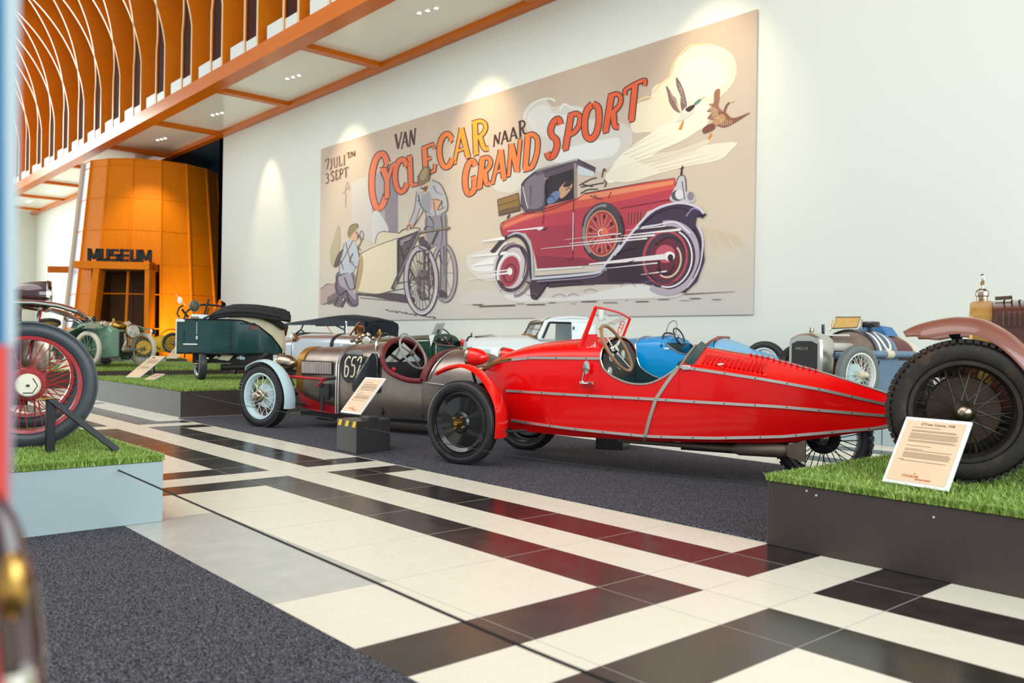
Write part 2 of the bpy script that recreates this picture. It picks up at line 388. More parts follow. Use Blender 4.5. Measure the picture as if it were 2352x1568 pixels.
def matrug(x0, y0, x1, y1, lbl):
    b = MB(); b.bbox((x0, y0, 0.0), (x1, y1, 0.009), 0.003); return tag(b.build('floor_mat', M_CARPET, smooth=0), lbl, 'mat')
matrug(-10.6, 3.875, -2.43, 6.47, 'long dark speckled carpet mat under the red and bare metal cyclecars')
matrug(-4.72, -1.6, 1.2, 1.455, 'dark speckled carpet mat in the near left corner of the floor')
podium(-2.417, 3.84, 1.6, 6.6, 0.32, 'dark brown board podium with thick turf under the brown vintage car', 60000, 0.036, 0.0055, dense=(-2.41, 3.85, 0.1, 6.4),
       fringe=[(-2.415, 3.842, 0.6, 3.842, 7000), (-2.413, 3.85, -2.413, 6.4, 3000)], seams=[(-2.15, 3.838, 0.285), (-1.60, 3.838, 0.27), (-2.2, 3.838, 0.30), (-1.15, 3.838, 0.28)])
podium(-8.2, -1.2, -4.745, 1.66, 0.325, 'podium with turf and a pale blue lit side at the near left', 36000, 0.036, 0.0055, dense=(-6.9, 0.5, -4.75, 1.655),
       fringe=[(-4.75, 0.5, -4.75, 1.65, 4500), (-4.75, 1.655, -6.9, 1.655, 3000)], m=M_PODBLUE_LIT)
podium(-14.8, 3.95, -10.73, 7.0, 0.32, 'low dark podium with turf carrying the dark teal three wheeler', 44000, 0.036, 0.008,
       fringe=[(-14.8, 3.952, -10.73, 3.952, 5000), (-10.735, 3.95, -10.735, 6.0, 2000)])
podium(-23.2, 3.95, -17.7, 8.9, 0.31, 'dark podium with turf carrying the pale green cyclecar', 30000, 0.04, 0.014, fringe=[(-17.7, 3.95, -17.7, 8.9, 4000)])
podium(-31.4, 9.25, -26.4, 9.9, 0.31, 'small far podium with turf in front of the orange tower', 5000, 0.04, 0.02)
podium(-20.7, 9.2, -15.4, 11.6, 0.31, 'low podium at the back wall under the soft topped tourer', 3000, 0.03, 0.014)
podium(-9.85, 8.67, -4.15, 11.9, 0.31, 'grey podium by the back wall under the blue cyclecar and the racing car', 14000, 0.04, 0.014, m=M_PODBLUE_LIT)
podium(-4.14, 8.67, -1.4, 11.9, 0.31, 'grey podium by the back wall seen under the red tail at its right', 6000, 0.04, 0.014, m=M_PODBLUE_LIT)
# ------------------------------------------------------------------ shared materials and parts of the cars
M_TYRE = mat('tyre_rubber', (0.016, 0.016, 0.018), 0.42, col2=(0.035, 0.035, 0.038), scale=8, bump=0.05, bscale=80)
M_CHROME = mat('chrome', (0.75, 0.74, 0.72), 0.12, 1.0)
M_NICKEL = mat('worn_nickel', (0.50, 0.45, 0.38), 0.3, 1.0, col2=(0.30, 0.20, 0.12), scale=20)
M_ALU = mat('aluminium_strip', (0.60, 0.55, 0.50), 0.35, 0.9)
M_BRASS = mat('brass', (0.62, 0.38, 0.10), 0.28, 1.0, col2=(0.35, 0.18, 0.05), scale=18)
M_BLACK = mat('black_enamel', (0.010, 0.010, 0.012), 0.18, coat=0.5)
M_BLACKMATT = mat('black_matt', (0.018, 0.018, 0.020), 0.6)
M_UNDER = mat('underbody', (0.022, 0.020, 0.020), 0.55)
M_RED = mat('red_enamel', (0.80, 0.002, 0.003), 0.2, coat=0.25, spec=0.35)
M_RED2 = mat('red_fender', (0.82, 0.010, 0.006), 0.14, coat=0.5)
M_GLASS = mat('clear_glass', (0.97, 0.985, 0.98), 0.03, trans=1.0, ior=1.12, spec=0.4)
M_WOODRIM = mat('wood_rim', (0.34, 0.19, 0.09), 0.35, col2=(0.25, 0.13, 0.06), scale=10)
M_LEATHER = mat('green_leather', (0.018, 0.055, 0.060), 0.35, bump=0.1, bscale=90)
M_WHITE = mat('white_enamel', (0.78, 0.78, 0.74), 0.3)
M_RUST = mat('rusty_steel', (0.16, 0.12, 0.09), 0.55, 0.6, col2=(0.24, 0.19, 0.15), scale=12)

def sec_tyre(R, rin, w, n=16, sq=0.75):
    rc, hr = (R+rin)/2, (R-rin)/2; out = []
    for i in range(n):
        a = 2*PI*i/n; c, s_ = math.cos(a), math.sin(a)
        out.append((rc+hr*math.copysign(abs(c)**sq, c), w/2*math.copysign(abs(s_)**sq, s_)))
    return out+[out[0]]
def wheel(parent, loc, rz=0.0, R=0.33, tw=0.10, rin=0.25, style='wire', side=1, m_tyre=None, m_rim=None, m_spoke=None, m_hub=None, hub_r=0.05, hub_w=0.07, nsp=36, tread=0, drum=0.0, m_drum=None, camber=0.0, sp_r=0.003, capshape='round', rim_d=0.022):
    # one wheel: rim mesh carrying tyre, spokes or disc, hub; axle along local Y, `side` = sign of the outer face
    m_tyre = m_tyre or M_TYRE; m_rim = m_rim or M_BLACK; m_spoke = m_spoke or m_rim; m_hub = m_hub or M_NICKEL
    r = MB(); rw = tw*0.42
    r.lathe([(rin+0.012, -rw), (rin+0.014, -rw-0.006), (rin-0.006, -rw-0.004), (rin-rim_d*.6, -rw*0.6), (rin-rim_d, -rw*0.3), (rin-rim_d, rw*0.3), (rin-rim_d*.6, rw*0.6), (rin-0.006, rw+0.004), (rin+0.014, rw+0.006), (rin+0.012, rw)], n=48)
    o = r.build('wheel', m_rim, parent, smooth=50); o.location = loc; o.rotation_euler = (camber, 0, rz)
    t = MB(); t.lathe(sec_tyre(R, rin, tw), n=64)
    if tread:
        for i in range(tread):
            for q in (-1, 1):
                a = 2*PI*(i+(0.25 if q > 0 else 0))/tread; M = Matrix.Rotation(-a, 4, 'Y')
                t.cbox((R-0.004, q*tw*0.27, 0), (0.020, tw*0.46, 2*PI*R/tread*0.62), 0, M)
    else:
        for q in (-0.55, -0.18, 0.18, 0.55):
            t.lathe([(R-0.012, tw*q*0.5-0.006), (R+0.0015, tw*q*0.5-0.005), (R+0.0015, tw*q*0.5+0.005), (R-0.012, tw*q*0.5+0.006)], n=64)
    t.build('tyre', m_tyre, o, smooth=40)
    if style == 'wire':
        s = MB()
        for i in range(nsp):
            a = 2*PI*i/nsp; sg = 1 if i % 2 else -1; tw_ = (0.55 if (i//2) % 2 else -0.55); b = a+tw_
            hy = hub_w*0.5*sg
            s.tube([(hub_r*0.8*math.cos(b), hy, hub_r*0.8*math.sin(b)), ((rin-0.016)*math.cos(a), sg*0.008, (rin-0.016)*math.sin(a))], sp_r, 5)
        s.build('spokes', m_spoke, o)
    elif style == 'disc':
        s = MB(); k = side
        s.lathe([(rin-0.008, 0.6*rw*k), (rin-0.03, 0.75*rw*k), (rin-0.06, 0.25*rw*k), (0.09, 0.55*rw*k), (0.075, 0.9*rw*k), (0.0005, 0.9*rw*k)], n=48)
        s.build('disc', m_spoke, o, smooth=30)
        bb = MB()
        for i in range(4):
            a = PI/4*1.2+i*PI/2; bb.lathe([(0.0005, 0.9*rw*k+0.018*k), (0.010, 0.9*rw*k+0.016*k), (0.013, 0.9*rw*k)], (0.055*math.cos(a), 0, 0.055*math.sin(a)), 'y', 10)
        bb.build('wheel_nuts', m_hub, o)
    h = MB(); k = side
    if style == 'disc':
        h.lathe([(0.0005, 0.9*rw*k+0.05*k), (0.02, 0.9*rw*k+0.048*k), (0.028, 0.9*rw*k+0.03*k), (0.03, 0.9*rw*k)], n=20)
    else:
        h.lathe([(0.0005, -hub_w*0.6*k), (hub_r*0.9, -hub_w*0.6*k), (hub_r, -hub_w*0.5*k), (hub_r*0.6, -hub_w*0.4*k), (hub_r*0.6, hub_w*0.4*k), (hub_r, hub_w*0.5*k), (hub_r*0.95, hub_w*0.62*k),
                 (hub_r*0.7, hub_w*0.7*k), (hub_r*0.62, hub_w*(1.0 if capshape == 'round' else 0.95)*k), (hub_r*0.35, hub_w*(1.12 if capshape == 'round' else 0.96)*k), (0.0005, hub_w*(1.15 if capshape == 'round' else 0.96)*k)], n=6 if capshape == 'hex' else 28)
    h.build('hub_cap', m_hub, o, smooth=50 if capshape == 'round' else 20)
    if drum:
        d = MB(); k = -side
        d.lathe([(0.0005, 0.02*k), (drum, 0.02*k), (drum+0.008, 0.03*k), (drum+0.008, 0.075*k), (drum*0.9, 0.085*k), (0.0005, 0.085*k)], n=40)
        d.build('brake_drum', m_drum or M_BLACKMATT, o, smooth=40)
    return o
def fender(parent, name, path, w, m, th=0.006, crown=0.02, under=None, wl=None, crown_in=None):
    # cycle wing: an arched sheet swept along path [(x, y, z)], width along local Y
    P = spline(path, 5); K = len(P); rr = []; n = 7
    for i in range(K):
        T = (P[min(i+1, K-1)]-P[max(i-1, 0)]).normalized(); side = Vector((0, 1, 0)); side = (side-T*side.dot(T)).normalized(); up = T.cross(side)
        if up.dot(P[i]-Vector((P[i].x, P[i].y, P[i].z-1))) < 0 and abs(up.z) > 0.3: up = -up
        ww = wl[0]+(wl[1]-wl[0])*i/(K-1) if wl else w
        tap = min(1.0, 0.45+i*0.12)
        ring = []
        for j in range(n):
            u = -1+2*j/(n-1); ring.append(P[i]+side*(u*ww/2*tap)-up*((crown if (u < 0 or crown_in is None) else crown_in)*u*u*min(1, .3+.09*i)))
        ring += [q-up*th for q in reversed(ring)]
        rr.append(ring)
    f = MB(); f.rings(rr, 0, True, True, True); return f.build(name, m, parent, smooth=40)
def lamp(parent, c, R, L, direction, m_shell, m_rim, name='headlamp', nose=1.0):
    # bullet lamp facing `direction`
    ex = Vector(direction).normalized(); M = frame(c, ex, Vector((0, 0, 1)).cross(ex))
    s = MB(); s.lathe([(R*0.97, 0.0), (R, -0.01)]+[(R*math.cos(a), -0.01-L*math.sin(a)) for a in [PI/2*i/8 for i in range(1, 9)]], axis='x', n=28)
    s.v = [(h, y, z) for h, y, z in s.v]; s.xf(M); o = s.build(name, m_shell, parent, smooth=50)
    r = MB(); r.lathe([(R*0.90, 0.012), (R*0.98, 0.016), (R*1.05, 0.006), (R*1.05, -0.012), (R*0.97, -0.012)], axis='x', n=28); r.xf(M); r.build('lamp_rim', m_rim, o, smooth=50)
    g = MB(); g.lathe([(0.0005, 0.024), (R*0.5, 0.021), (R*0.92, 0.011)], axis='x', n=24); g.xf(M); g.build('lamp_lens', M_LENS, o, smooth=60)
    return o
M_LENS = mat('lamp_lens', (0.70, 0.72, 0.66), 0.1, 0.4)
def steering(parent, c, R, normal, m_rim, m_spoke, nsp=4, rr=0.012, col=0.5, a0=0.4):
    ex = Vector(normal).normalized(); M = frame(c, ex, Vector((0, 1, 0)) if abs(ex.y) < 0.9 else Vector((1, 0, 0)))
    t = MB(); t.tube([(0, R*math.cos(2*PI*i/40), R*math.sin(2*PI*i/40)) for i in range(40)], rr, 8, closed=True); t.xf(M); o = t.build('steering_wheel', m_rim, parent)
    s = MB()
    for i in range(nsp):
        a = a0+2*PI*i/nsp; s.strip([(-0.02, 0.02*math.cos(a), 0.02*math.sin(a)), (0, R*math.cos(a), R*math.sin(a))], 0.022, 0.005, (1, 0, 0))
    s.lathe([(0.0005, 0.012), (0.03, 0.005), (0.035, -0.03), (0.0005, -0.03)], axis='x', n=20); s.xf(M); s.build('wheel_spokes', m_spoke, o)
    p = MB(); p.tube([(-0.02, 0, 0), (-col, 0, 0)], 0.016, 8); p.xf(M); p.build('steering_column', M_BLACKMATT, o)
    return o
def louvres(parent, name, base, m, p0, ex, ey, n, dx, h, w, d):
    # row of pressed louvres on a plane: base point p0, step along ex, height along ey, bulging along ex x ey
    f = MB(); M = frame(p0, ex, ey)
    for i in range(n):
        x = i*dx; prof = [(x, 0), (x+w*0.5, 0), (x+w, 0)]
        f.add([(x, 0, 0), (x, h, 0), (x+w, h*0.97, d), (x+w, h*0.03, d), (x+w, 0, 0), (x+w, h, 0)], [(0, 3, 2, 1), (0, 4, 3), (1, 2, 5), (3, 4, 5, 2)], 0)
    f.xf(M); return f.build(name, m, parent, smooth=20)
# ------------------------------------------------------------------ red boat-tailed cyclecar
def build_red():
    t = thing('cyclecar', (-5.7, 4.82, 0.009), math.radians(20.8), 'bright red boat tailed three wheeled cyclecar with black disc front wheels', 'vintage car')
    # local frame: x towards the tail, y away from the camera (near side is y < 0)
    zb = [(-0.06, .36), (.1, .31), (.3, .265), (.9, .255), (1.5, .265), (2.45, .30), (3.1, .43), (3.2, .47)]
    zl = [(-0.06, .42), (.1, .38), (.33, .345), (.9, .32), (1.5, .305), (2.0, .32), (2.45, .352), (3.1, .44), (3.2, .49)]
    zm = [(-0.06, .58), (.3, .59), (1.57, .585), (2.4, .565), (3.1, .52), (3.2, .52)]
    zu = [(-0.06, .74), (.05, .79), (.2, .835), (.5, .865), (1.13, .875), (1.74, .83), (2.31, .755), (2.7, .69), (3.1, .60), (3.2, .57)]
    zt = [(-0.06, .78), (.05, .845), (.2, .92), (.35, .97), (.6, 1.01), (.9, 1.035), (1.13, 1.045), (1.74, .985), (2.28, .905), (2.7, .80), (3.1, .675), (3.2, .63)]
    w = [(-0.06, .17), (.05, .22), (.2, .28), (.4, .33), (.7, .375), (1.1, .41), (1.5, .42), (1.8, .405), (2.3, .305), (2.7, .19), (3.1, .06), (3.25, .012)]
    I = interp
    def side_pts(x):
        W_ = I(x, w); return [(W_*0.80, I(x, zb)), (W_*0.94, I(x, zl)), (W_, I(x, zm)), (W_*0.97, I(x, zu))]
    def pt(x, lev, off=0.0):                                         # near-side point of a level, pushed outwards
        p = side_pts(x)[lev]; return Vector((x, -(p[0]+off), p[1]))
    def ring_closed(x):
        s = side_pts(x); a = [(-q[0], q[1]) for q in s]; T = I(x, zt); wu, zu_ = s[3]
        k = 1.0 if x < 1.3 else 0.0; top = []
        for i in range(1, 8):
            an = PI/2*i/8
            ra = (-wu*math.cos(an), zu_+(T-zu_)*math.sin(an)); li = (-wu*(1-i/8), zu_+(T-zu_)*i/8)
            top.append((lerp(li[0], ra[0], k*0.85+0.06), lerp(li[1], ra[1], k*0.85+0.06)))
        full = a+top+[(0, T)]+[(-p[0], p[1]) for p in reversed(top)]+[(-p[0], p[1]) for p in reversed(a)]
        return [(x, p[0], p[1]) for p in full]
    b = MB()
    xf_ = [-0.06, -0.02, .05, .12, .2, .3, .4, .55, .7, .85, 1.0, 1.12]
    b.rings([ring_closed(x) for x in xf_], 0, True, True, False)
    xt = [1.74, 1.85, 2.0, 2.15, 2.3, 2.5, 2.7, 2.9, 3.1, 3.25]
    b.rings([ring_closed(x) for x in xt], 0, True, False, True)
    rim = [(1.12, .875), (1.15, .80), (1.22, .745), (1.32, .705), (1.42, .69), (1.52, .70), (1.62, .745), (1.70, .80), (1.74, .83)]
    xm = [1.12, 1.15, 1.22, 1.32, 1.42, 1.52, 1.62, 1.70, 1.74]
    def rimpt(x, s_=-1, off=0):
        W_ = I(x, w); return Vector((x, s_*(W_*0.985+off), I(x, rim)))
    rr = []
    for x in xm:
        s = side_pts(x); ring = [(x, -q[0], q[1]) for q in s[:3]]+[tuple(rimpt(x))]
        ring = list(reversed(ring)); ring += [(x, -p[1], p[2]) for p in reversed(ring)]; rr.append(ring)
    b.rings(rr, 0, False)
    body = b.build('body', M_RED, t, smooth=28)
    # cockpit lining, seat, dash
    c = MB(); rr = []
    for x in xm:
        W_ = I(x, w)-0.018; z1 = I(x, rim)-0.004; ring = [(x, -W_, z1), (x, -W_*0.97, .5), (x, -W_*0.8, .33), (x, W_*0.8, .33), (x, W_*0.97, .5), (x, W_, z1)]; rr.append(ring)
    c.rings(rr, 0, False)
    c.add([(1.12, -.38, .34), (1.12, .38, .34), (1.12, .38, .86), (1.12, .2, 1.0), (1.12, 0, 1.03), (1.12, -.2, 1.0), (1.12, -.38, .86)], [(0, 1, 2, 3, 4, 5, 6)])
    c.add([(1.735, -.38, .34), (1.735, .38, .34), (1.735, .38, .83), (1.735, 0, .97), (1.735, -.38, .83)], [(0, 1, 2, 3, 4)])
    c.build('cockpit_lining', M_LEATHER, t, smooth=20)
    d = MB(); d.add([(1.125, -.36, .72), (1.125, .36, .72), (1.125, .36, .9), (1.125, .2, 1.0), (1.125, 0, 1.03), (1.125, -.2, 1.0), (1.125, -.36, .9)], [(0, 1, 2, 3, 4, 5, 6)])
    db = d.build('dashboard', M_DARKMETAL, t, smooth=0)
    for y, z, r_ in [(-.2, .88, .035), (-.08, .93, .03), (.06, .90, .04), (.2, .87, .03), (-.02, .80, .025), (-.22, .77, .04)]:
        g = MB(); g.lathe([(0.0005, 0.012), (r_*0.85, 0.010), (r_, 0.0)], (1.126, y, z), 'x', 18); g.build('gauge', M_LENS, db)
    s = MB(); n = 12; rr = []
    for y in [-.34, -.30, -.15, 0, .15, .30, .34]:
        e = 0.02 if abs(y) > .31 else 0.0
        path = [(1.36, .47), (1.52, .50), (1.60, .60), (1.66, .74), (1.70, .86), (1.735, .97-abs(y)*.38), (1.79, 1.02-abs(y)*.40), (1.83, .99-abs(y)*.42), (1.80, .90-abs(y)*.3), (1.73, .7), (1.66, .5), (1.5, .40), (1.36, .40)]
        rr.append([(px_, y, pz_-e) for px_, pz_ in path])
    s.rings(rr, 0, True, True, True); s.build('seat', M_LEATHER, t, smooth=50)
    # aluminium strips over the body
    m = MB(); K = 26
    def strip_on(lev, x0, x1, off=0.003, wd=0.02):
        pts = [pt(x0+(x1-x0)*i/K, lev, off) for i in range(K+1)]; m.strip(pts, wd, 0.007, [Vector((0, -1, 0.1))]*len(pts))
    strip_on(3, 0.0, 1.12); strip_on(3, 1.745, 3.24); strip_on(2, 0.25, 3.24); strip_on(1, 0.30, 3.24)
    for lev, x0, x1 in ((3, 0.0, 1.12), (3, 1.745, 3.24), (2, 0.25, 3.24)):
        pts = [pt(x0+(x1-x0)*i/K, lev, 0.003) for i in range(K+1)]; pts = [Vector((p.x, -p.y, p.z)) for p in pts]; m.strip(pts, 0.02, 0.007, Vector((0, 1, 0.1)))
    for sg in (-1, 1):                                               # slanted joint between front and tail bodies
        pts = []
        for lev, x in [(3, 1.735), (2.5, 1.65), (2, 1.572), (1.5, 1.525), (1, 1.487), (0, 1.455)]:
            a, bq = pt(x, int(lev), .006), pt(x, min(3, int(lev)+1), .006); p = a.lerp(bq, lev-int(lev)); pts.append(Vector((p.x, sg*-p.y, p.z)))
        m.strip(pts, 0.026, 0.008, Vector((0, sg*1.0, 0.0)))
    pts = [Vector((1.745, -I(1.745, w)*.97, .832)), Vector((1.745, -.2, .915)), Vector((1.745, 0, .99)), Vector((1.745, .2, .915)), Vector((1.745, I(1.745, w)*.97, .832))]
    m.strip(pts, 0.022, 0.008, Vector((-0.2, 0, 1)))
    ridge = [Vector((x, 0, I(x, zt)+0.003)) for x in [1.75+i*(1.44/16) for i in range(17)]]; m.strip(ridge, 0.026, 0.01, Vector((0, 0, 1)))
    for sg in (-1, 1):
        pts = spline([rimpt(x, sg, 0.002) for x in xm], 3); m.tube(pts, 0.008, 6)
    pts = [Vector((1.12, -I(1.12, w)*.97*math.cos(a), .875+.17*math.sin(a))) for a in [PI*i/16 for i in range(17)]]; m.tube(pts, 0.007, 6)
    m.build('trim_strips', M_ALU, t, smooth=40)
    br = MB(); pts = [Vector((x, -I(x, w)*.97-.004, I(x, zu)+.004)) for x in [-0.06, 0, .05, .12, .2, .3]]; br.tube(pts, 0.012, 6); br.build('nose_beading', M_BRASS, t)
    for lev, x0, x1, n in ((3, 1.85, 3.1, 7), (2, .4, 3.1, 14), (1, .45, 3.0, 12), (3, .2, 1.0, 4)):
        for i in range(n): p = pt(x0+(x1-x0)*i/(n-1), lev, 0.007); rv = MB(); rv.ball(p, 0.0055, 6); rv.build('screw', M_BLACKMATT, t)
    # louvred hatch and ridge hinge on the tail
    def roof(x, u):                                                  # u: 0 at the upper strip, 1 at the ridge (near side)
        W_ = I(x, w)*0.97; return Vector((x, -W_*(1-u), lerp(I(x, zu), I(x, zt), u)))
    h = MB(); N = Vector((0, -.5, .8)).normalized()*0.006
    us = [(.12, .88)]; q = [roof(1.83, .14)+N, roof(2.33, .12)+N, roof(2.33, .80)+N, roof(1.80, .84)+N]
    k_ = [p-N*1.5 for p in q]; h.rings([k_, q], 0, True, False, True)
    hatch = h.build('hatch', M_RED, t, smooth=0)
    lv = MB()
    for i in range(14):
        x = 1.87+i*0.032; a, bq = roof(x, .24)+N*1.2, roof(x-.006, .70)+N*1.2; e = Vector((.016, 0, 0)); u = N*2.2
        lv.add([a, bq, bq+e+u, a+e+u, a+e*1.3, bq+e*1.3], [(0, 1, 2, 3), (3, 2, 5, 4), (0, 3, 4), (1, 5, 2)])
    lv.build('louvres', M_RED, hatch, smooth=0)
    kn = MB(); p = roof(2.02, .17)+N*2; kn.tube([p, p+N*4], 0.007, 8); kn.tube([p+N*4+Vector((-.02, 0, 0)), p+N*4+Vector((.02, 0, .004))], 0.008, 8); kn.build('latch', M_CHROME, hatch)
    hb = MB(); p = pt(1.79, 3, .01); hb.cbox(p, (.06, .012, .035)); hb.build('catch_plate', M_CHROME, t, bevel=.004)
    rt = MB()
    for i in range(12):
        x = 2.17+i*.042; z = I(x, zt); rt.cbox((x, -.012, z+.006), (.012, .03, .014))
    rt.build('hinge_knuckles', M_RED, t)
    # windscreen
    f = MB(); P0, P1 = Vector((.90, -.30, .93)), Vector((1.035, -.30, 1.272)); Q0, Q1 = Vector((1.01, .30, .985)), Vector((1.095, .30, 1.20))
    arch = spline([P1, P1.lerp(Q1, .3)+Vector((0, 0, .012)), P1.lerp(Q1, .7)+Vector((0, 0, .018)), Q1], 6)
    f.tube([P0, P1], [.022, .016], 8); f.tube(arch, .009, 8); f.tube([Q1, Q0], .012, 8); f.tube([P0.lerp(P1, .34), Q0.lerp(Q1, .12)], .008, 8)
    f.add([P0+Vector((-.03, 0, -.11)), P0+Vector((.16, 0, -.03)), P0.lerp(P1, .38)+Vector((.10, 0, .0)), P0.lerp(P1, .38)], [(0, 1, 2, 3)])
    f.tube([P0+Vector((-.03, 0, -.11)), P0], .02, 8)
    fr = f.build('windscreen_frame', M_RED2, t, smooth=40)
    gl = MB(); front = [P0.lerp(P1, .36)]+[p for p in arch]+[Q0.lerp(Q1, .12)]; gl.rings([[p+Vector((-.002, 0, 0)) for p in front], [p+Vector((.002, 0, 0)) for p in front]], 0, True, True, True); gl.build('windscreen_glass', M_GLASS, fr, smooth=0)
    mi = MB(); mi.bbox((1.045, -.275, 1.17), (1.06, -.19, 1.255), .006); mi.build('rear_view_mirror', M_WHITE, t)
    # sticker with a shield outline on the glass and the red script on the cowl
    st = MB(); c0 = Vector((1.075, .14, 1.12)); ex = (Q1-P1).normalized(); ez = (P1-P0).normalized()
    sh = [(-.032, .05), (0, .062), (.032, .05), (.034, -.02), (0, -.06), (-.034, -.02)]
    st.tube([c0+ex*a+ez*bq for a, bq in sh], .003, 5, closed=True); st.tube([c0+ex*-.022, c0+ex*.022], .005, 5); st.tube([c0+ex*-.018+ez*.025, c0+ex*.018+ez*.025], .004, 5)
    st.build('shield_sticker', M_RED2, fr)
    sc = text_mb('Sandford', 0.05, 0.0008, bold=.0006, shear=.3); sc.xf(frame((.90, -.3245, .872), (1, 0.0, .62), (-.4, 0, 1))); sc.build('script_lettering', M_WHITE, fr, smooth=0)
    # controls
    steering(t, (1.19, -.25, .955), .20, (.87, 0, .5), M_WOODRIM, M_CHROME, 4, .014, .45)
    mr = MB(); mr.lathe([(0.0005, 0.006), (.03, .006), (.034, 0.0), (0.0005, -.006)], (0, 0, 0), 'y', 20); mr.xf(Matrix.Translation((1.02, -.435, .805)) @ Matrix.Diagonal((.8, 1, 1.5, 1)))
    mr.tube([(1.0, -.425, .77), (.985, -.43, .69)], .007, 6); mr.build('side_mirror', M_CHROME, t)
    fp = MB(); fp.ball((1.02, -.44, .683), .06, 12, 0, (1, .5, .22)); fp.tube([(.96, -.42, .685), (1.08, -.42, .685)], .012, 6); fp.build('step_peg', M_CHROME, t)
    # running gear
    wheel(t, (0, -.57, .335), math.radians(-6), .338, .105, .265, 'disc', -1, m_spoke=M_BLACK, m_hub=M_BRASS)
    wheel(t, (0, .57, .335), math.radians(-6), .338, .105, .265, 'disc', 1, m_spoke=M_BLACK, m_hub=M_BRASS)
    wheel(t, (2.68, 0, .335), 0, .338, .115, .255, 'wire', -1, m_rim=M_BLACK, m_spoke=M_BLACKMATT, nsp=36, drum=.11, sp_r=.0035, tread=40)
    ax = MB()
    for z in (.24, .42): ax.tube([(0, -.5, z), (0, .5, z)], .018, 8)
    for y in (-.2, .2): ax.tube([(-.02, y, .2), (.02, y, .5)], .03, 8); ax.tube([(.02, y, .3), (.9, y*1.3, .27)], .016, 6)
    ax.tube([(.12, -.5, .30), (.12, .5, .30)], .010, 6); ax.build('front_axle', M_UNDER, t)
    en = MB(); en.bbox((-.10, -.16, .26), (.10, .16, .62), .03); en.lathe([(.09, -.25), (.10, -.24), (.10, -.1), (.09, -.09)], (0, 0, .55), 'y', 20); en.build('engine', M_UNDER, t)
    un = MB(); un.rings([[(1.7, -.22, .27), (1.7, .22, .27), (1.7, .2, .20), (1.7, -.2, .20)], [(2.1, -.16, .29), (2.1, .16, .29), (2.1, .12, .19), (2.1, -.12, .19)], [(2.35, -.06, .30), (2.35, .06, .30), (2.35, .05, .22), (2.35, -.05, .22)]], 0, True, True, True)
    un.build('undertray', M_UNDER, t, smooth=30)
    for y in (-.13, .13):
        fk = MB(); fk.tube([(2.2, y, .28), (2.68, y*.8, .335)], .016, 8); fk.build('rear_fork', M_UNDER, t)
    ex_ = MB(); ex_.tube([(1.2, -.2, .24), (1.9, -.2, .235), (2.08, -.2, .235), (2.14, -.2, .24), (2.44, -.2, .245), (2.47, -.2, .25)], [.02, .02, .025, .05, .05, .04], 14)
    ex_.rings([[(2.45, -.22, .28), (2.45, -.18, .28), (2.45, -.18, .22), (2.45, -.22, .22)], [(2.60, -.215, .335), (2.60, -.185, .335), (2.60, -.185, .175), (2.60, -.215, .175)]], 0, True, False, False)
    ex_.build('exhaust', M_RUST, t, smooth=35)
    # wings and lamps
    for sg in (-1, 1):
        y = sg*.57
        P = [(-.27, y, .715), (-.22, y, .755), (-.13, y, .792), (0, y, .81), (.12, y, .785), (.23, y, .71), (.32, y, .60), (.375, y, .48), (.39, y, .36), (.385, y, .235)]
        fender(t, 'wing', P, .14, M_RED2, .008, .022, wl=(.11, .20))
        sy = MB(); sy.tube([(0.05, sg*.45, .34), (.10, sg*.5, .6), (.06, sg*.55, .795)], .012, 6); sy.build('wing_stay', M_BLACKMATT, t)
    lamp(t, (-.10, -.30, .86), .078, .16, (-1, -.1, .02), M_RED2, M_NICKEL)
    lamp(t, (-.10, .30, .86), .078, .16, (-1, .1, .02), M_RED2, M_NICKEL)
    br = MB(); br.tube([(-.08, -.30, .78), (-.08, .30, .78)], .012, 6)
    for y in (-.3, .3): br.tube([(-.10, y, .78), (-.14, y, .84)], .01, 6)
    br.build('lamp_bar', M_NICKEL, t)
    lk = MB(); lk.tube([(.30, -.60, .30), (.42, -.52, .285), (.52, -.45, .29)], .012, 6); lk.build('brake_linkage', M_BLACKMATT, t)
    return t
build_red()
sb = MB(); sb.bbox((-.13, -.165, 0), (.13, .165, .255), .006); o = sb.build('support_block', mat('dark_block', (.02, .022, .025), .4), smooth=0, bevel=0); o.location = (-5.53, 6.13, .0085); o.rotation_euler = (0, 0, math.radians(30))
tag(o, 'black wooden support block on the mat under the red cyclecar', 'block')
# ------------------------------------------------------------------ generic body pieces
def closed_body(parent, name, m, st, smooth=32, k=0.85, cap=(True, True), n=7):
    # st: (x, half width, z bottom, z shoulder, z top); flat-sided, elliptical roof
    b = MB(); rr = []
    for x, w_, z0, z1, z2 in st:
        a = [(-w_*0.82, z0), (-w_*0.97, z0+(z1-z0)*.25), (-w_, z0+(z1-z0)*.6), (-w_*0.98, z1)]; top = []
        for i in range(1, n+1):
            an = PI/2*i/(n+1); top.append((-w_*0.98*math.cos(an)*k-w_*.98*(1-i/(n+1))*(1-k), z1+(z2-z1)*(math.sin(an)*k+(i/(n+1))*(1-k))))
        full = a+top+[(0, z2)]+[(-p[0], p[1]) for p in reversed(top)]+[(-p[0], p[1]) for p in reversed(a)]
        rr.append([(x, p[0], p[1]) for p in full])
    b.rings(rr, 0, True, cap[0], cap[1]); return b.build(name, m, parent, smooth=smooth)
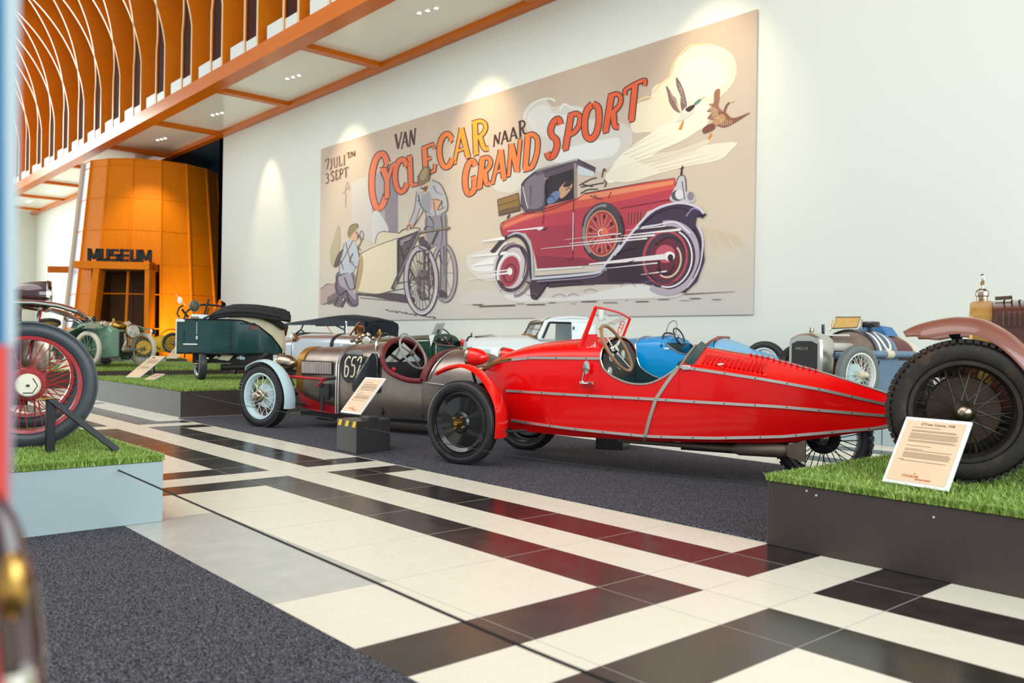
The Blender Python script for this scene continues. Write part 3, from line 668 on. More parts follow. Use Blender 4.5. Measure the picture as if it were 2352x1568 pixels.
def tub_body(parent, name, m, st, m_in, smooth=32, th=0.015):
    # st: (x, half width, z bottom, z rim): open box with a lining
    b = MB(); rr = []; ri = []
    for x, w_, z0, z1 in st:
        rr.append([(x, -w_*.98, z1), (x, -w_, z0+(z1-z0)*.6), (x, -w_*.97, z0+(z1-z0)*.25), (x, -w_*.82, z0), (x, w_*.82, z0), (x, w_*.97, z0+(z1-z0)*.25), (x, w_, z0+(z1-z0)*.6), (x, w_*.98, z1)])
        ri.append([(x, -w_*.98+th, z1), (x, -w_+th, z0+(z1-z0)*.6), (x, -w_*.85+th, z0+.05), (x, w_*.85-th, z0+.05), (x, w_-th, z0+(z1-z0)*.6), (x, w_*.98-th, z1)])
    b.rings(rr, 0, False); o = b.build(name, m, parent, smooth=smooth)
    i = MB(); i.rings(ri, 0, False); x0, w0, a0, b0 = st[0]; x1, w1, a1, b1 = st[-1]
    for x, w_, a, z in (st[0], st[-1]): i.add([(x, -w_*.95, a+.03), (x, w_*.95, a+.03), (x, w_*.95, z), (x, -w_*.95, z)], [(0, 1, 2, 3)])
    i.build('cockpit_lining', m_in, o, smooth=20); return o

M_BARE = mat('bare_metal', (0.30, 0.235, 0.205), 0.34, 0.85, col2=(0.40, 0.35, 0.31), scale=5, bump=0.02, bscale=25)
M_OCHRE = mat('ochre_radiator_shell', (0.42, 0.21, 0.03), 0.35, 0.5, col2=(0.34, 0.16, 0.02), scale=8)
M_SKYW = mat('pale_blue_enamel', (0.55, 0.72, 0.76), 0.22, coat=0.4)
M_MAROON = mat('maroon_leather', (0.16, 0.014, 0.018), 0.4)
M_REDDULL = mat('red_dull', (0.45, 0.012, 0.018), 0.35)
M_GREYRIM = mat('grey_plastic_rim', (0.30, 0.29, 0.27), 0.4)
M_CREAM = mat('cream_paint', (0.75, 0.66, 0.47), 0.5)
def stroke(mb, M, pts, w_, m=0, n=4, closed=False):
    # flat ribbon of a painted stroke in the local xy plane of M
    P = spline([(p[0], p[1], 0) for p in pts], n, closed) if len(pts) > 2 and n > 1 else [Vector((p[0], p[1], 0)) for p in pts]
    K = len(P); L = []; R = []
    for i in range(K):
        a = P[i-1] if (i > 0 or closed) else P[i]; b = P[(i+1) % K] if (i+1 < K or closed) else P[i]
        d = (b-a).normalized(); nn = Vector((-d.y, d.x, 0)); ww = (w_[0]+(w_[1]-w_[0])*i/(K-1) if isinstance(w_, tuple) else w_)/2
        L.append(M @ (P[i]+nn*ww)); R.append(M @ (P[i]-nn*ww))
    fs = [(i, i+1, K+i+1, K+i) for i in range(K-1)]
    if closed: fs.append((K-1, 0, K, 2*K-1))
    mb.add(L+R, fs, m)
def build_silver():
    t = thing('cyclecar', (-9.285, 4.784, 0.009), math.radians(20.8), 'bare metal three wheeled cyclecar with black number roundel and maroon cockpit edge', 'vintage car')
    closed_body(t, 'bonnet', M_BARE, [(.30, .27, .22, .70, .895), (.6, .30, .19, .70, .905), (.88, .335, .17, .70, .915)], cap=(True, False), k=.9)
    closed_body(t, 'radiator_shell', M_OCHRE, [(.20, .24, .36, .70, .90), (.22, .275, .36, .71, .905), (.32, .285, .36, .715, .905)], k=.9)
    closed_body(t, 'scuttle', M_BARE, [(.87, .352, .165, .70, .925), (.905, .352, .165, .70, .93), (1.15, .375, .165, .72, .955), (1.35, .39, .165, .74, .975), (1.51, .40, .165, .755, .99)], cap=(True, False), k=.9)
    rim = [(1.51, .755), (1.58, .675), (1.68, .62), (1.80, .585), (1.92, .565), (2.02, .575)]
    tub_body(t, 'cockpit_side', M_BARE, [(x, .405, .165, z) for x, z in rim], M_BLACKMATT)
    closed_body(t, 'tail', M_BARE, [(2.02, .405, .165, .565, .60), (2.04, .40, .165, .60, .74), (2.10, .39, .165, .62, .84), (2.2, .38, .17, .62, .895), (2.35, .35, .18, .61, .91), (2.6, .27, .22, .60, .86), (2.85, .16, .30, .58, .76), (3.0, .05, .42, .54, .62)], k=1.0)
    # red lower panel, hood seam bands, louvres, rod, roundel
    for sg in (-1, 1):
        r = MB(); P = [(.24, .285, .43), (.40, .325, .345), (.60, .345, .29), (.87, .362, .255), (.87, .335, .172), (.60, .315, .185), (.32, .28, .215)]
        r.poly([(x, sg*y, z) for x, y, z in P]); r.build('red_valance', M_REDDULL, t, smooth=0)
    sm = MB()
    for x in (.868, .90):
        pts = [(x, -.358, .18), (x, -.362, .45), (x, -.358, .70)]+[(x, -.352*math.cos(a), .70+.235*math.sin(a)) for a in [PI/2*i/8 for i in range(1, 16)]]+[(x, .358, .70), (x, .362, .45)]; sm.tube(pts, .008, 6)
    sm.build('bonnet_seam', M_ALU, t)
    lv = MB()
    for i in range(19):
        x = .335+i*.0235; y = -.30-.05*(x-.33); h0, h1 = .60, .735
        lv.add([(x, y-.012, h0), (x, y-.012, h1), (x+.009, y-.024, h1-.01), (x+.009, y-.024, h0+.01), (x+.0185, y-.012, h0), (x+.0185, y-.012, h1)], [(0, 1, 2, 3), (3, 2, 5, 4), (0, 3, 4), (1, 5, 2)])
    lvo = lv.build('louvres', M_BARE, t, smooth=0)
    bk = MB(); bk.add([(.32, -.305, .59), (.80, -.328, .59), (.80, -.328, .745), (.32, -.305, .745)], [(0, 1, 2, 3)]); bk.build('louvre_backing', M_BLACKMATT, t, smooth=0)
    rd = MB(); rd.tube([(.20, -.40, .565), (.76, -.43, .55)], .017, 8); rd.tube([(.66, -.43, .47), (.80, -.43, .57)], .012, 8); rd.build('steering_link', M_REDDULL, t)
    br = MB(); br.bbox((.66, -.40, .33), (.80, -.355, .50), .008); br.tube([(.72, -.40, .36), (.72, -.405, .20)], .018, 8); br.build('spring_bracket', M_DARKMETAL, t)
    hs = MB(); hs.tube([(.76, -.43, .55), (.82, -.40, .56), (.87, -.36, .57)], .018, 8); hs.build('link_end', M_BLACKMATT, t)
    ro = MB(); c = Vector((1.12, -.385, .69)); M = frame(c, (1, -.045, .02), (.05, .10, 1))
    pts = [(-.15, .02), (-.145, .09), (-.10, .155), (-.02, .185), (.08, .185), (.135, .15), (.145, .08), (.13, -.02), (.09, -.10), (.02, -.16), (-.05, -.17), (-.11, -.13), (-.145, -.06)]
    P = spline([(a, b, .012) for a, b in pts], 3, True)
    def wrap(p):                                                     # follow the flank of the scuttle
        z = p.z; y = -.402-.0 if z < .74 else -.40*math.cos(math.asin(min(1, (z-.74)/.26)))-.012; return Vector((p.x, min(y, -.05)-.004, z))
    cc = wrap(M @ Vector((0, 0, 0))); ring = [wrap(M @ p) for p in P]; mid = [wrap(M @ (p*.55)) for p in P]
    ro.rings([ring, mid], 0, True, False, False); ro.add(mid+[cc], [(i, (i+1) % len(mid), len(mid)) for i in range(len(mid))])
    rob = ro.build('number_roundel', M_BLACK, t, smooth=60)
    g = MB(); gl = {'6': [[(.062, .20), (.03, .215), (.0, .15), (.0, .03), (.02, 0), (.045, .03), (.045, .09), (.02, .115), (.002, .10)]], '5': [[(.06, .21), (.015, .21)], [(.015, .21), (.005, .125), (.035, .125), (.05, .09), (.045, .02), (.02, 0), (.0, .01)]], '2': [[(.0, .17), (.02, .21), (.045, .20), (.045, .15), (.02, .08), (.0, 0)], [(.0, .0), (.055, .0)]]}
    for i, ch in enumerate('652'):
        for s_ in gl[ch]:
            M2 = M @ Matrix.Translation((-.10+i*.082, -.10, 0)); tmp = MB(); stroke(tmp, M2, [(a+b*.12, b) for a, b in s_], .017)
            tmp.v = [tuple(wrap(Vector(v))+Vector((0, -.004, 0))) for v in tmp.v]; g.add(tmp.v, tmp.f)
    g.build('race_number', M_CREAM, rob, smooth=0)
    # cockpit edge roll, tail edge, steering wheel, aeroscreens, strap bundle
    pts = spline([(1.46, .0, 1.0), (1.47, -.2, .965), (1.50, -.36, .86), (1.53, -.41, .76), (1.60, -.415, .67), (1.72, -.415, .615), (1.86, -.415, .58), (2.02, -.41, .575)], 5)
    e = MB(); e.tube(pts, .028, 10); e.tube([Vector((p.x, -p.y, p.z)) for p in pts], .028, 10); e.build('cockpit_roll', M_MAROON, t)
    e = MB(); pts = [Vector((2.03+.08*math.sin(a), -.40*math.cos(a), .585+.31*math.sin(a))) for a in [PI*i/20 for i in range(21)]]; e.strip(pts, .09, .02, [Vector((-.3, -math.cos(a), math.sin(a))) for a in [PI*i/20 for i in range(21)]]); e.build('tail_roll', M_MAROON, t, smooth=60)
    e = MB(); pts = [Vector((2.10+.1*math.sin(a), -.398*math.cos(a), .60+.295*math.sin(a))) for a in [PI*i/20 for i in range(21)]]; e.tube(pts, .007, 6); e.tube([(2.06, -.407, .56), (2.35, -.365, .535), (2.6, -.285, .52)], .008, 6); e.build('tail_beading', M_ALU, t)
    steering(t, (1.67, -.06, .86), .20, (.86, 0, .5), M_GREYRIM, M_RUST, 3, .013, .5, .6)
    gb = MB(); gb.ball((1.62, -.34, .68), .028, 12); gb.build('gear_knob', M_REDDULL, t)
    dsh = MB(); dsh.add([(1.50, -.37, .45), (1.50, .37, .45), (1.50, .37, .76), (1.50, 0, .965), (1.50, -.37, .76)], [(0, 1, 2, 3, 4)]); dd = dsh.build('dashboard', M_CHROME, t, smooth=0)
    sc = MB()
    for y in (-.18, .18):
        P = [Vector((1.36+.03*math.sin(a), y+.12*math.cos(a), .955+.11*math.sin(a))) for a in [PI*i/14 for i in range(15)]]
        sc.rings([P, [p+Vector((.004, 0, 0)) for p in P]], 0, True, True, True)
    so = sc.build('aeroscreen', M_GLASS, t, smooth=0)
    for y in (-.18, .18):
        f = MB(); f.tube([Vector((1.36+.03*math.sin(a), y+.12*math.cos(a), .955+.11*math.sin(a))) for a in [PI*i/14 for i in range(15)]], .005, 6); f.build('aeroscreen_rim', M_NICKEL, so)
    mi = MB(); mi.lathe([(0.0005, .006), (.045, .004), (.05, -.006), (.03, -.02), (.0005, -.025)], (0, 0, 0), 'x', 20); mi.xf(Matrix.Translation((1.42, -.36, .93)) @ Matrix.Rotation(.5, 4, 'Z') @ Matrix.Diagonal((1, .8, 1.4, 1))); mi.tube([(1.42, -.36, .87), (1.43, -.385, .80)], .005, 6); mi.build('wing_mirror', M_CHROME, t)
    bg_ = MB(); rr = []
    for i, (x, z, w_) in enumerate([(1.44, .84, .03), (1.42, .78, .07), (1.38, .70, .11), (1.34, .60, .15), (1.32, .50, .18), (1.32, .44, .17), (1.33, .42, .10)]):
        rr.append([(x+w_*math.cos(a)*1.0, -.43-.035*math.sin(a)*(1+.3*math.sin(3*a+i)), z+.01*math.sin(5*a+i)) for a in [2*PI*j/18 for j in range(18)]])
    bg_.rings(rr, 0, True, True, True); bg_.build('tonneau_roll', mat('black_vinyl', (.012, .013, .02), .25, bump=.3, bscale=30), t, smooth=60)
    # running gear
    for sg in (-1, 1):
        wheel(t, (0, sg*.55, .345), math.radians(-5), .350, .125, .245, 'wire', sg, m_rim=M_SKYW, m_spoke=M_WHITE, m_hub=M_NICKEL, hub_r=.075, hub_w=.12, nsp=32, drum=.13, m_drum=M_SKYW, sp_r=.0035, tread=56)
        y = sg*.56; P = [(-.26, y, .635), (-.20, y, .69), (-.08, y, .74), (.06, y, .752), (.20, y, .70), (.31, y, .60), (.39, y, .46), (.42, y, .33), (.415, y, .22)]
        fender(t, 'wing', P, .15, M_SKYW, .008, .02, wl=(.13, .17))
    wheel(t, (2.55, 0, .345), 0, .345, .12, .245, 'wire', -1, m_rim=M_BLACK, nsp=30)
    ax = MB(); ax.tube([(.0, -.5, .345), (0, .5, .345)], .02, 8); ax.tube([(.02, -.45, .27), (.5, -.25, .25)], .016, 6); ax.tube([(.02, .45, .27), (.5, .25, .25)], .016, 6); ax.build('front_axle', M_UNDER, t)
    lamp(t, (.02, -.30, .70), .105, .20, (-1, -.05, -.1), M_NICKEL, M_CHROME); lamp(t, (.02, .30, .70), .105, .20, (-1, .05, -.1), M_NICKEL, M_CHROME)
    st = MB(); st.tube([(.10, -.30, .62), (.16, -.24, .45)], .014, 6); st.tube([(.10, .30, .62), (.16, .24, .45)], .014, 6); st.tube([(.12, -.3, .62), (.12, .3, .62)], .012, 6); st.build('lamp_bracket', M_BLACKMATT, t)
    un = MB(); un.box((.3, -.28, .12), (2.4, .28, .17)); un.build('undertray', M_UNDER, t, smooth=0)
    return t
build_silver()
# ------------------------------------------------------------------ brown car at the right edge
M_BROWN = mat('brown_enamel', (0.10, 0.034, 0.024), 0.25, coat=0.35, col2=(0.085, 0.028, 0.02), scale=3)
M_BROWNF = mat('brown_wing', (0.26, 0.095, 0.065), 0.22, coat=0.5, col2=(0.22, 0.08, 0.055), scale=4)
M_MUDTYRE = mat('muddy_tyre', (0.018, 0.014, 0.012), 0.6, col2=(0.10, 0.045, 0.016), scale=9, amt=0.64, sharp=0.10, bump=0.1)
M_DIRTRIM = mat('dirty_black_rim', (0.012, 0.011, 0.010), 0.45, col2=(0.05, 0.03, 0.018), scale=14, amt=.6)
M_RADSH = mat('worn_brass_shell', (0.50, 0.27, 0.07), 0.4, 0.35, col2=(0.26, 0.12, 0.04), scale=22, amt=0.68, sharp=0.06)
def build_right():
    t = thing('vintage_car', (-1.94, 5.08, 0.35), math.radians(20.8), 'brown vintage car with muddy black wire wheel at the right edge of the photo', 'vintage car')
    wheel(t, (-.02, -.62, .345), math.radians(3), .348, .145, .235, 'wire', -1, m_tyre=M_MUDTYRE, m_rim=M_DIRTRIM, m_spoke=M_DIRTRIM, m_hub=M_NICKEL, hub_r=.055, hub_w=.14, nsp=44, tread=62, drum=.165, m_drum=mat('rusty_drum', (.045, .035, .028), .5, .4, col2=(.09, .05, .03), scale=10), sp_r=.0042)
    wheel(t, (-.02, .62, .345), math.radians(3), .348, .145, .235, 'wire', 1, m_tyre=M_MUDTYRE, m_rim=M_DIRTRIM, m_spoke=M_DIRTRIM, m_hub=M_NICKEL, hub_r=.055, hub_w=.14, nsp=44, drum=.165, sp_r=.0042)
    for sg in (-1, 1):
        y = sg*.60
        P = [(-.30, y, .735), (-.24, y, .768), (-.15, y, .795), (-.04, y, .81), (.08, y, .79), (.20, y, .715), (.31, y, .59), (.40, y, .43), (.52, y, .28), (.70, y, .22)]
        fender(t, 'wing', P, .2, M_BROWNF, .012, .075, wl=(.15, .22), crown_in=.075 if sg > 0 else .004)
        s = MB(); s.strip([(-.06, sg*.55, .42), (-.055, sg*.55, .6), (-.06, sg*.57, .70), (-.075, sg*.59, .785)], [.03, .028, .035, .10], .03, (0, 1, 0)); s.build('wing_stay', M_BLACKMATT, t)
    st = MB(); st.lathe([(0.0005, .003), (.018, .003), (.02, 0)], axis='y', n=20)
    closed_body(t, 'radiator_shell', M_RADSH, [(.0, .285, .30, .82, .905), (.015, .30, .30, .83, .915), (.105, .30, .30, .83, .918)], k=.75)
    co = MB(); co.add([(-.004, -.24, .36), (-.004, .24, .36), (-.004, .24, .80), (-.004, .15, .855), (-.004, -.15, .855), (-.004, -.24, .80)], [(0, 1, 2, 3, 4, 5)]); co.build('radiator_core', M_BLACKMATT, t, smooth=0)
    closed_body(t, 'bonnet', M_BROWN, [(.107, .315, .28, .845, .915), (.5, .335, .27, .86, .93), (1.0, .365, .26, .88, .95), (1.3, .38, .26, .88, .96)], k=.75)
    for z0, z1, nm in ((.765, .845, 'louvres'), (.57, .665, 'louvres')):
        l = MB()
        for i in range(32):
            x = .15+i*.0245; y = -.322-.038*(x-.1)
            l.add([(x, y, z0), (x, y, z1), (x+.004, y-.012, z1-.006), (x+.004, y-.012, z0+.006), (x+.0075, y, z0), (x+.0075, y, z1)], [(0, 1, 2, 3), (3, 2, 5, 4), (0, 3, 4), (1, 5, 2)])
        l.build(nm, mat('louvre_edge', (.30, .17, .11), .3, .4), t, smooth=0)
    l = MB()
    for i in range(14):
        x = .16+i*.035; l.cbox((x, -.16, .905+.012*x), (.008, .2, .006), 0, Matrix.Rotation(0, 4, 'X'))
    l.build('top_louvres', M_BROWN, t, smooth=0)
    c = MB(); c.lathe([(0.0005, .985), (.016, .985), (.03, .975), (.034, .965), (.034, .945), (.028, .94), (.028, .91)], (.06, 0, 0), 'z', 20); co = c.build('radiator_cap', M_NICKEL, t)
    g = MB(); g.tube([(.06, 0, .985), (.06, 0, 1.005)], .006, 8); g.lathe([(0.0005, .010), (.020, .010), (.024, .006), (.024, -.006), (.020, -.010), (.0005, -.010)], (0, 0, 0), 'x', 24)
    g.v = [(v[0]+.06, v[1], v[2]*1.35+1.035) if i >= 16 else v for i, v in enumerate(g.v)]; g.build('temperature_gauge', M_CHROME, co)
    b = MB(); b.tube([(.12, -.1, .925), (.2, -.1, .93)], .01, 6); b.build('bonnet_catch', M_NICKEL, t)
    ax = MB(); ax.tube([(-.02, -.55, .33), (-.02, .55, .33)], .026, 10); ax.tube([(-.02, -.42, .27), (.9, -.38, .30)], .02, 8); ax.tube([(-.02, .42, .27), (.9, .38, .30)], .02, 8); ax.build('front_axle', M_UNDER, t)
    for y in (-.36, .36):
        s = MB(); s.strip([(-.27, y, .355), (-.2, y, .33), (-.02, y, .31), (.3, y, .33), (.6, y, .38)], .05, .04, (0, 0, 1)); s.tube([(-.28, y-.035, .36), (-.28, y+.035, .36)], .03, 12); s.build('leaf_spring', M_UNDER, t)
    h = MB(); h.bbox((-.28, -.50, .50), (-.10, -.42, .58), .02); h.build('shock_absorber', M_UNDER, t)
    lamp(t, (-.10, -.28, .56), .085, .16, (-1, -.1, 0), M_BROWN, M_NICKEL)
    ch = MB(); ch.box((-.2, -.30, .25), (1.9, .30, .33)); ch.build('chassis', M_UNDER, t, smooth=0)
    closed_body(t, 'scuttle', M_BROWN, [(1.3, .385, .26, .88, .97), (1.6, .42, .26, .90, 1.0), (1.9, .45, .26, .92, .99)], k=.75)
    return t
build_right()
# ------------------------------------------------------------------ maroon car with red wire wheels on the near left podium
M_MARPAINT = mat('maroon_paint', (0.055, 0.016, 0.016), 0.12, coat=0.9)
M_REDRIM = mat('red_rim', (0.42, 0.030, 0.035), 0.28, coat=0.3)
M_IVORY = mat('ivory_cap', (0.82, 0.78, 0.62), 0.35)
M_GREYTYRE = mat('grey_tyre', (0.035, 0.042, 0.05), 0.35, col2=(0.06, 0.07, 0.08), scale=5)
def build_left():
    t = thing('vintage_car', (-6.10, 1.287, 0.352), math.radians(258), 'maroon vintage car with red wire wheels and swept black wing at the left edge', 'vintage car')
    # local: x towards the tail, near side is y > 0
    for sg in (1, -1):
        o = wheel(t, (0, sg*.56, .36), 0, .362, .10, .265, 'wire', sg, m_tyre=M_GREYTYRE, m_rim=M_REDRIM, m_spoke=M_REDRIM, m_hub=M_REDRIM, hub_r=.07, hub_w=.10, rim_d=.008, nsp=40, sp_r=.003, drum=.09, m_drum=M_REDRIM)
        c = MB(); c.lathe([(0.0005, .118*sg), (.058, .118*sg), (.066, .105*sg), (.066, .06*sg)], n=24); cc = c.build('hub_plate', M_IVORY, o, smooth=30)
        x = MB(); x.tube([(.048*math.cos(PI/3*i), .120*sg, .048*math.sin(PI/3*i)) for i in range(2, 6)], .003, 4); x.tube([(-.008, .121*sg, 0), (.008, .121*sg, 0)], .008, 4); x.build('hub_mark', M_BLACK, cc)
        y = sg*.56; P = [(-.33, y, .735), (-.30, y, .765), (-.24, y, .805), (-.14, y, .835), (-.02, y, .848), (.12, y, .845), (.25, y, .815), (.37, y, .74), (.47, y, .60), (.55, y, .42)]
        fender(t, 'wing', P, .2, M_MARPAINT, .010, .018, wl=(.18, .26))
        e = MB(); e.tube([Vector((p[0], sg*(.56+.115), p[2]-.022)) for p in P[2:8]], .009, 6); e.build('wing_edge', M_CHROME, t)
        lamp(t, (-.10, sg*.30, .885), .085, .21, (-1, 0, .0), M_MARPAINT, M_CHROME)
    b = MB(); b.tube([(-.06, -.34, .81), (-.06, .34, .81)], .012, 6); b.tube([(-.06, .30, .80), (.0, .30, .5)], .012, 6); b.tube([(-.06, -.30, .80), (.0, -.30, .5)], .012, 6); b.build('lamp_bar', M_CHROME, t)
    closed_body(t, 'bonnet', M_MARPAINT, [(.04, .17, .34, .70, .82), (.12, .22, .30, .74, .86), (.6, .29, .28, .78, .90), (1.1, .33, .27, .80, .93)], k=.9)
    ra = MB(); ra.lathe([(0.0005, 0), (.1, 0), (.12, .01), (.12, .05)], (.03, 0, .58), 'x', 24); ra.build('radiator', M_CHROME, t)
    closed_body(t, 'cockpit', M_MARPAINT, [(1.1, .36, .27, .80, .94), (1.5, .42, .27, .82, .97), (2.0, .42, .27, .80, .9), (2.5, .3, .3, .7, .75)], k=.8)
    gl = MB(); gl.rings([[(1.0, .35, .9), (1.0, -.35, .9), (1.12, -.28, 1.22), (1.12, .28, 1.22)], [(1.006, .35, .9), (1.006, -.35, .9), (1.126, -.28, 1.22), (1.126, .28, 1.22)]], 0, True, True, True); gl.build('windscreen', M_GLASS, t, smooth=0)
    en = MB(); en.bbox((-.12, -.13, .40), (.06, .13, .66), .03)
    for sg in (-1, 1): en.lathe([(.055, .0), (.075, .01), (.055, .02), (.075, .03), (.055, .04), (.075, .05), (.055, .06), (.075, .07), (.05, .09), (.0005, .1)], (-.05, sg*.12, .62), 'z', 16)
    en.build('engine', M_NICKEL, t)
    ax = MB(); ax.tube([(0, -.5, .36), (0, .5, .36)], .024, 8); ax.tube([(.02, .48, .42), (.55, .25, .5)], .014, 6); ax.tube([(.02, -.48, .42), (.55, -.25, .5)], .014, 6); ax.tube([(-.02, .5, .26), (-.02, -.5, .26)], .012, 6); ax.build('front_axle', M_CHROME, t)
    ch = MB(); ch.box((.0, -.25, .22), (2.4, .25, .29)); ch.build('chassis', M_UNDER, t, smooth=0)
    wheel(t, (2.2, .5, .36), 0, .362, .10, .265, 'wire', 1, m_tyre=M_GREYTYRE, m_rim=M_REDRIM, m_spoke=M_REDRIM, m_hub=M_REDRIM, hub_r=.07, hub_w=.10, nsp=36)
    wheel(t, (2.2, -.5, .36), 0, .362, .10, .265, 'wire', -1, m_tyre=M_GREYTYRE, m_rim=M_REDRIM, m_spoke=M_REDRIM, m_hub=M_REDRIM, hub_r=.07, hub_w=.10, nsp=36)
    return t
build_left()
# ------------------------------------------------------------------ pale green cyclecar facing the camera
M_PGREEN = mat('pale_green_enamel', (0.20, 0.36, 0.26), 0.2, coat=0.5)
M_DKGREEN = mat('dark_green_enamel', (0.010, 0.045, 0.028), 0.18, coat=0.5)
M_CREAMTYRE = mat('cream_tyre', (0.72, 0.69, 0.56), 0.55)
M_TEALBODY = mat('dark_teal_enamel', (0.006, 0.065, 0.070), 0.22, coat=0.35, col2=(0.012, 0.045, 0.045), scale=3)
M_HOOD = mat('black_canvas', (0.022, 0.022, 0.025), 0.75, bump=0.3, bscale=40)
M_NAVYHOOD = mat('navy_canvas', (0.006, 0.014, 0.028), 0.65)
M_COPPER = mat('copper', (0.60, 0.24, 0.09), 0.28, 0.9, col2=(0.3, 0.1, 0.03), scale=15)
M_PAPER = mat('white_paper', (0.82, 0.83, 0.80), 0.6)
def build_lightgreen():
    t = thing('cyclecar', (-19.3, 5.725, 0.345), math.radians(14.8), 'pale green cyclecar with cream tyres and brass lamps facing the camera', 'vintage car')
    # local: +x is the front (towards the camera), +y to the right in the photo
    for sg in (-1, 1):
        wheel(t, (0, sg*.62, .365), math.radians(10), .370, .075, .305, 'wire', 1 if sg > 0 else -1, m_tyre=M_CREAMTYRE, m_rim=M_CREAM, m_spoke=M_PGREEN, m_hub=M_BRASS, hub_r=.035, hub_w=.08, nsp=32, sp_r=.0035)
        wheel(t, (-1.30, sg*.50, .365), 0, .370, .075, .305, 'wire', sg, m_tyre=M_CREAMTYRE, m_rim=M_CREAM, m_spoke=M_PGREEN, m_hub=M_BRASS, hub_r=.035, hub_w=.08, nsp=24, sp_r=.0035)
        f = MB(); P = [(.10, sg*.62, .80), (.0, sg*.56, .83), (-.12, sg*.5, .86), (-.3, sg*.48, .84), (-.7, sg*.52, .72), (-1.1, sg*.55, .52), (-1.4, sg*.55, .30)]
        f.strip(spline(P, 4), .24, .014, (0.2, 0, 1)); f.strip(spline([(.10, sg*.74, .80), (.08, sg*.60, .80), (.02, sg*.42, .88), (-.04, sg*.30, .86)], 5), .2, .012, (0, 0, 1)); f.build('wing', M_PGREEN, t, smooth=50)
        s = MB(); s.add([(-.35, sg*.32, .10), (-.35, sg*.62, .14), (-.35, sg*.60, .62), (-.35, sg*.50, .80), (-.35, sg*.34, .88)], [(0, 1, 2, 3, 4)]); s.add([(-.36, sg*.32, .10), (-1.4, sg*.55, .12), (-1.3, sg*.56, .5), (-.36, sg*.34, .86)], [(0, 1, 2, 3)]); s.build('splash_board', M_DKGREEN, t, smooth=0)
    # bonnet: rounded green cowling left of the open engine
    st = []
    closed_body(t, 'bonnet', M_PGREEN, [(.20, .24, .22, .72, .80), (.12, .28, .20, .76, .90), (-.3, .32, .18, .80, .95), (-.9, .36, .18, .82, .96)], k=.9)
    h = MB(); h.add([(.215, -.06, .22), (.215, .26, .22), (.215, .24, .62), (.215, .1, .74), (.215, -.06, .74)], [(0, 1, 2, 3, 4)]); h.build('engine_opening', M_BLACKMATT, t, smooth=0)
    e = MB(); e.tube([(.24, .06, .40), (.24, .06, .72)], .05, 10); e.tube([(.26, -.02, .35), (.28, .05, .55)], .03, 8); e.bbox((.2, -.02, .30), (.30, .16, .42), .015); e.build('engine', M_NICKEL, t)
    e = MB(); e.tube([(.30, .10, .44), (.30, .10, .72)], .022, 10); e.tube([(.30, .14, .44), (.30, .14, .72)], .016, 8); e.build('brass_pillar', M_BRASS, t)
    r = MB(); r.ball((.10, -.02, .86), .17, 20, 0, (.9, 1, .62)); ro = r.build('brass_tank', M_BRASS, t)
    c = MB(); c.tube([(.06, -.10, .93), (.06, -.10, 1.02)], [.035, .022], 10); c.build('filler_cap', M_BRASS, ro)
    lamp(t, (.34, .16, .755), .145, .16, (1, -.05, 0), M_BRASS, M_BRASS)
    lamp(t, (.06, .235, .90), .075, .09, (1, .05, 0), M_BRASS, M_BRASS, 'side_lamp'); lamp(t, (.06, -.30, .90), .06, .09, (1, .05, 0), M_BRASS, M_BRASS, 'side_lamp')
    s = MB(); s.tube([(.30, .17, .62), (.30, .17, .34)], .012, 6); s.tube([(.06, .22, .82), (.02, .2, .72)], .014, 6); s.build('lamp_stay', M_PGREEN, t)
    ax = MB(); ax.tube([(.05, -.56, .36), (.05, .56, .36)], .016, 8); ax.tube([(.06, -.04, .36), (.10, -.14, .14)], .010, 6); ax.tube([(.06, .10, .36), (.10, .24, .14)], .010, 6); ax.tube([(.10, -.14, .14), (.10, .24, .14)], .012, 6); ax.tube([(.10, .24, .14), (.05, .56, .32)], .010, 6); ax.build('front_axle', M_PGREEN, t)
    w_ = MB(); w_.lathe([(.0005, -.09), (.05, -.085), (.06, 0), (.05, .085), (.0005, .09)], (.10, -.28, .12), 'y', 14); w_.build('starter', M_BLACKMATT, t)
    sc = MB(); sc.rings([[(-.9, -.36, .80), (-.9, .36, .80), (-.9, .25, .98), (-.9, -.25, .98)], [(-1.1, -.38, .80), (-1.1, .38, .80), (-1.1, .3, 1.0), (-1.1, -.3, 1.0)]], 0, True, True, True); sc.build('scuttle', M_DKGREEN, t)
    steering(t, (-1.22, -.24, 1.05), .19, (-.5, 0, .87), M_BLACKMATT, M_BLACKMATT, 3)
    b = MB(); b.ball((-.70, -.10, 1.01), .06, 14); b.build('horn_bulb', M_BLACK, t)
    closed_body(t, 'tail', M_PGREEN, [(-1.1, .38, .18, .70, .74), (-1.5, .34, .18, .72, .8), (-1.75, .2, .3, .6, .7)])
build_lightgreen()
def build_fargreen():
    # second car behind it, glimpsed left of the pale green one: yellow seat back and grey windscreen
    t = thing('cyclecar', (-22.4, 5.08, 0.345), math.radians(14.8), 'partly hidden cyclecar with yellow wheel disc left of the pale green car', 'vintage car')
    o = wheel(t, (0, .05, .92), math.radians(75), .27, .075, .20, 'disc', -1, m_spoke=mat('yellow_enamel', (.75, .42, .02), .3), m_hub=M_NICKEL)
    o.rotation_euler = (math.radians(70), 0, math.radians(70))
    closed_body(t, 'body', M_CREAM, [(.3, .25, .1, .5, .75), (-.4, .3, .1, .55, .8), (-1.2, .3, .1, .5, .7)])
    for sg in (-1, 1): wheel(t, (.2, sg*.5, .33), 0, .33, .07, .27, 'wire', sg, nsp=24)
    g = MB(); P = [Vector((.1, .32+.30*math.cos(a), .80+.36*math.sin(a))) for a in [PI*i/16 for i in range(17)]]; g.rings([P, [p+Vector((.006, 0, 0)) for p in P]], 0, True, True, True); go = g.build('windscreen', M_GLASS, t, smooth=0)
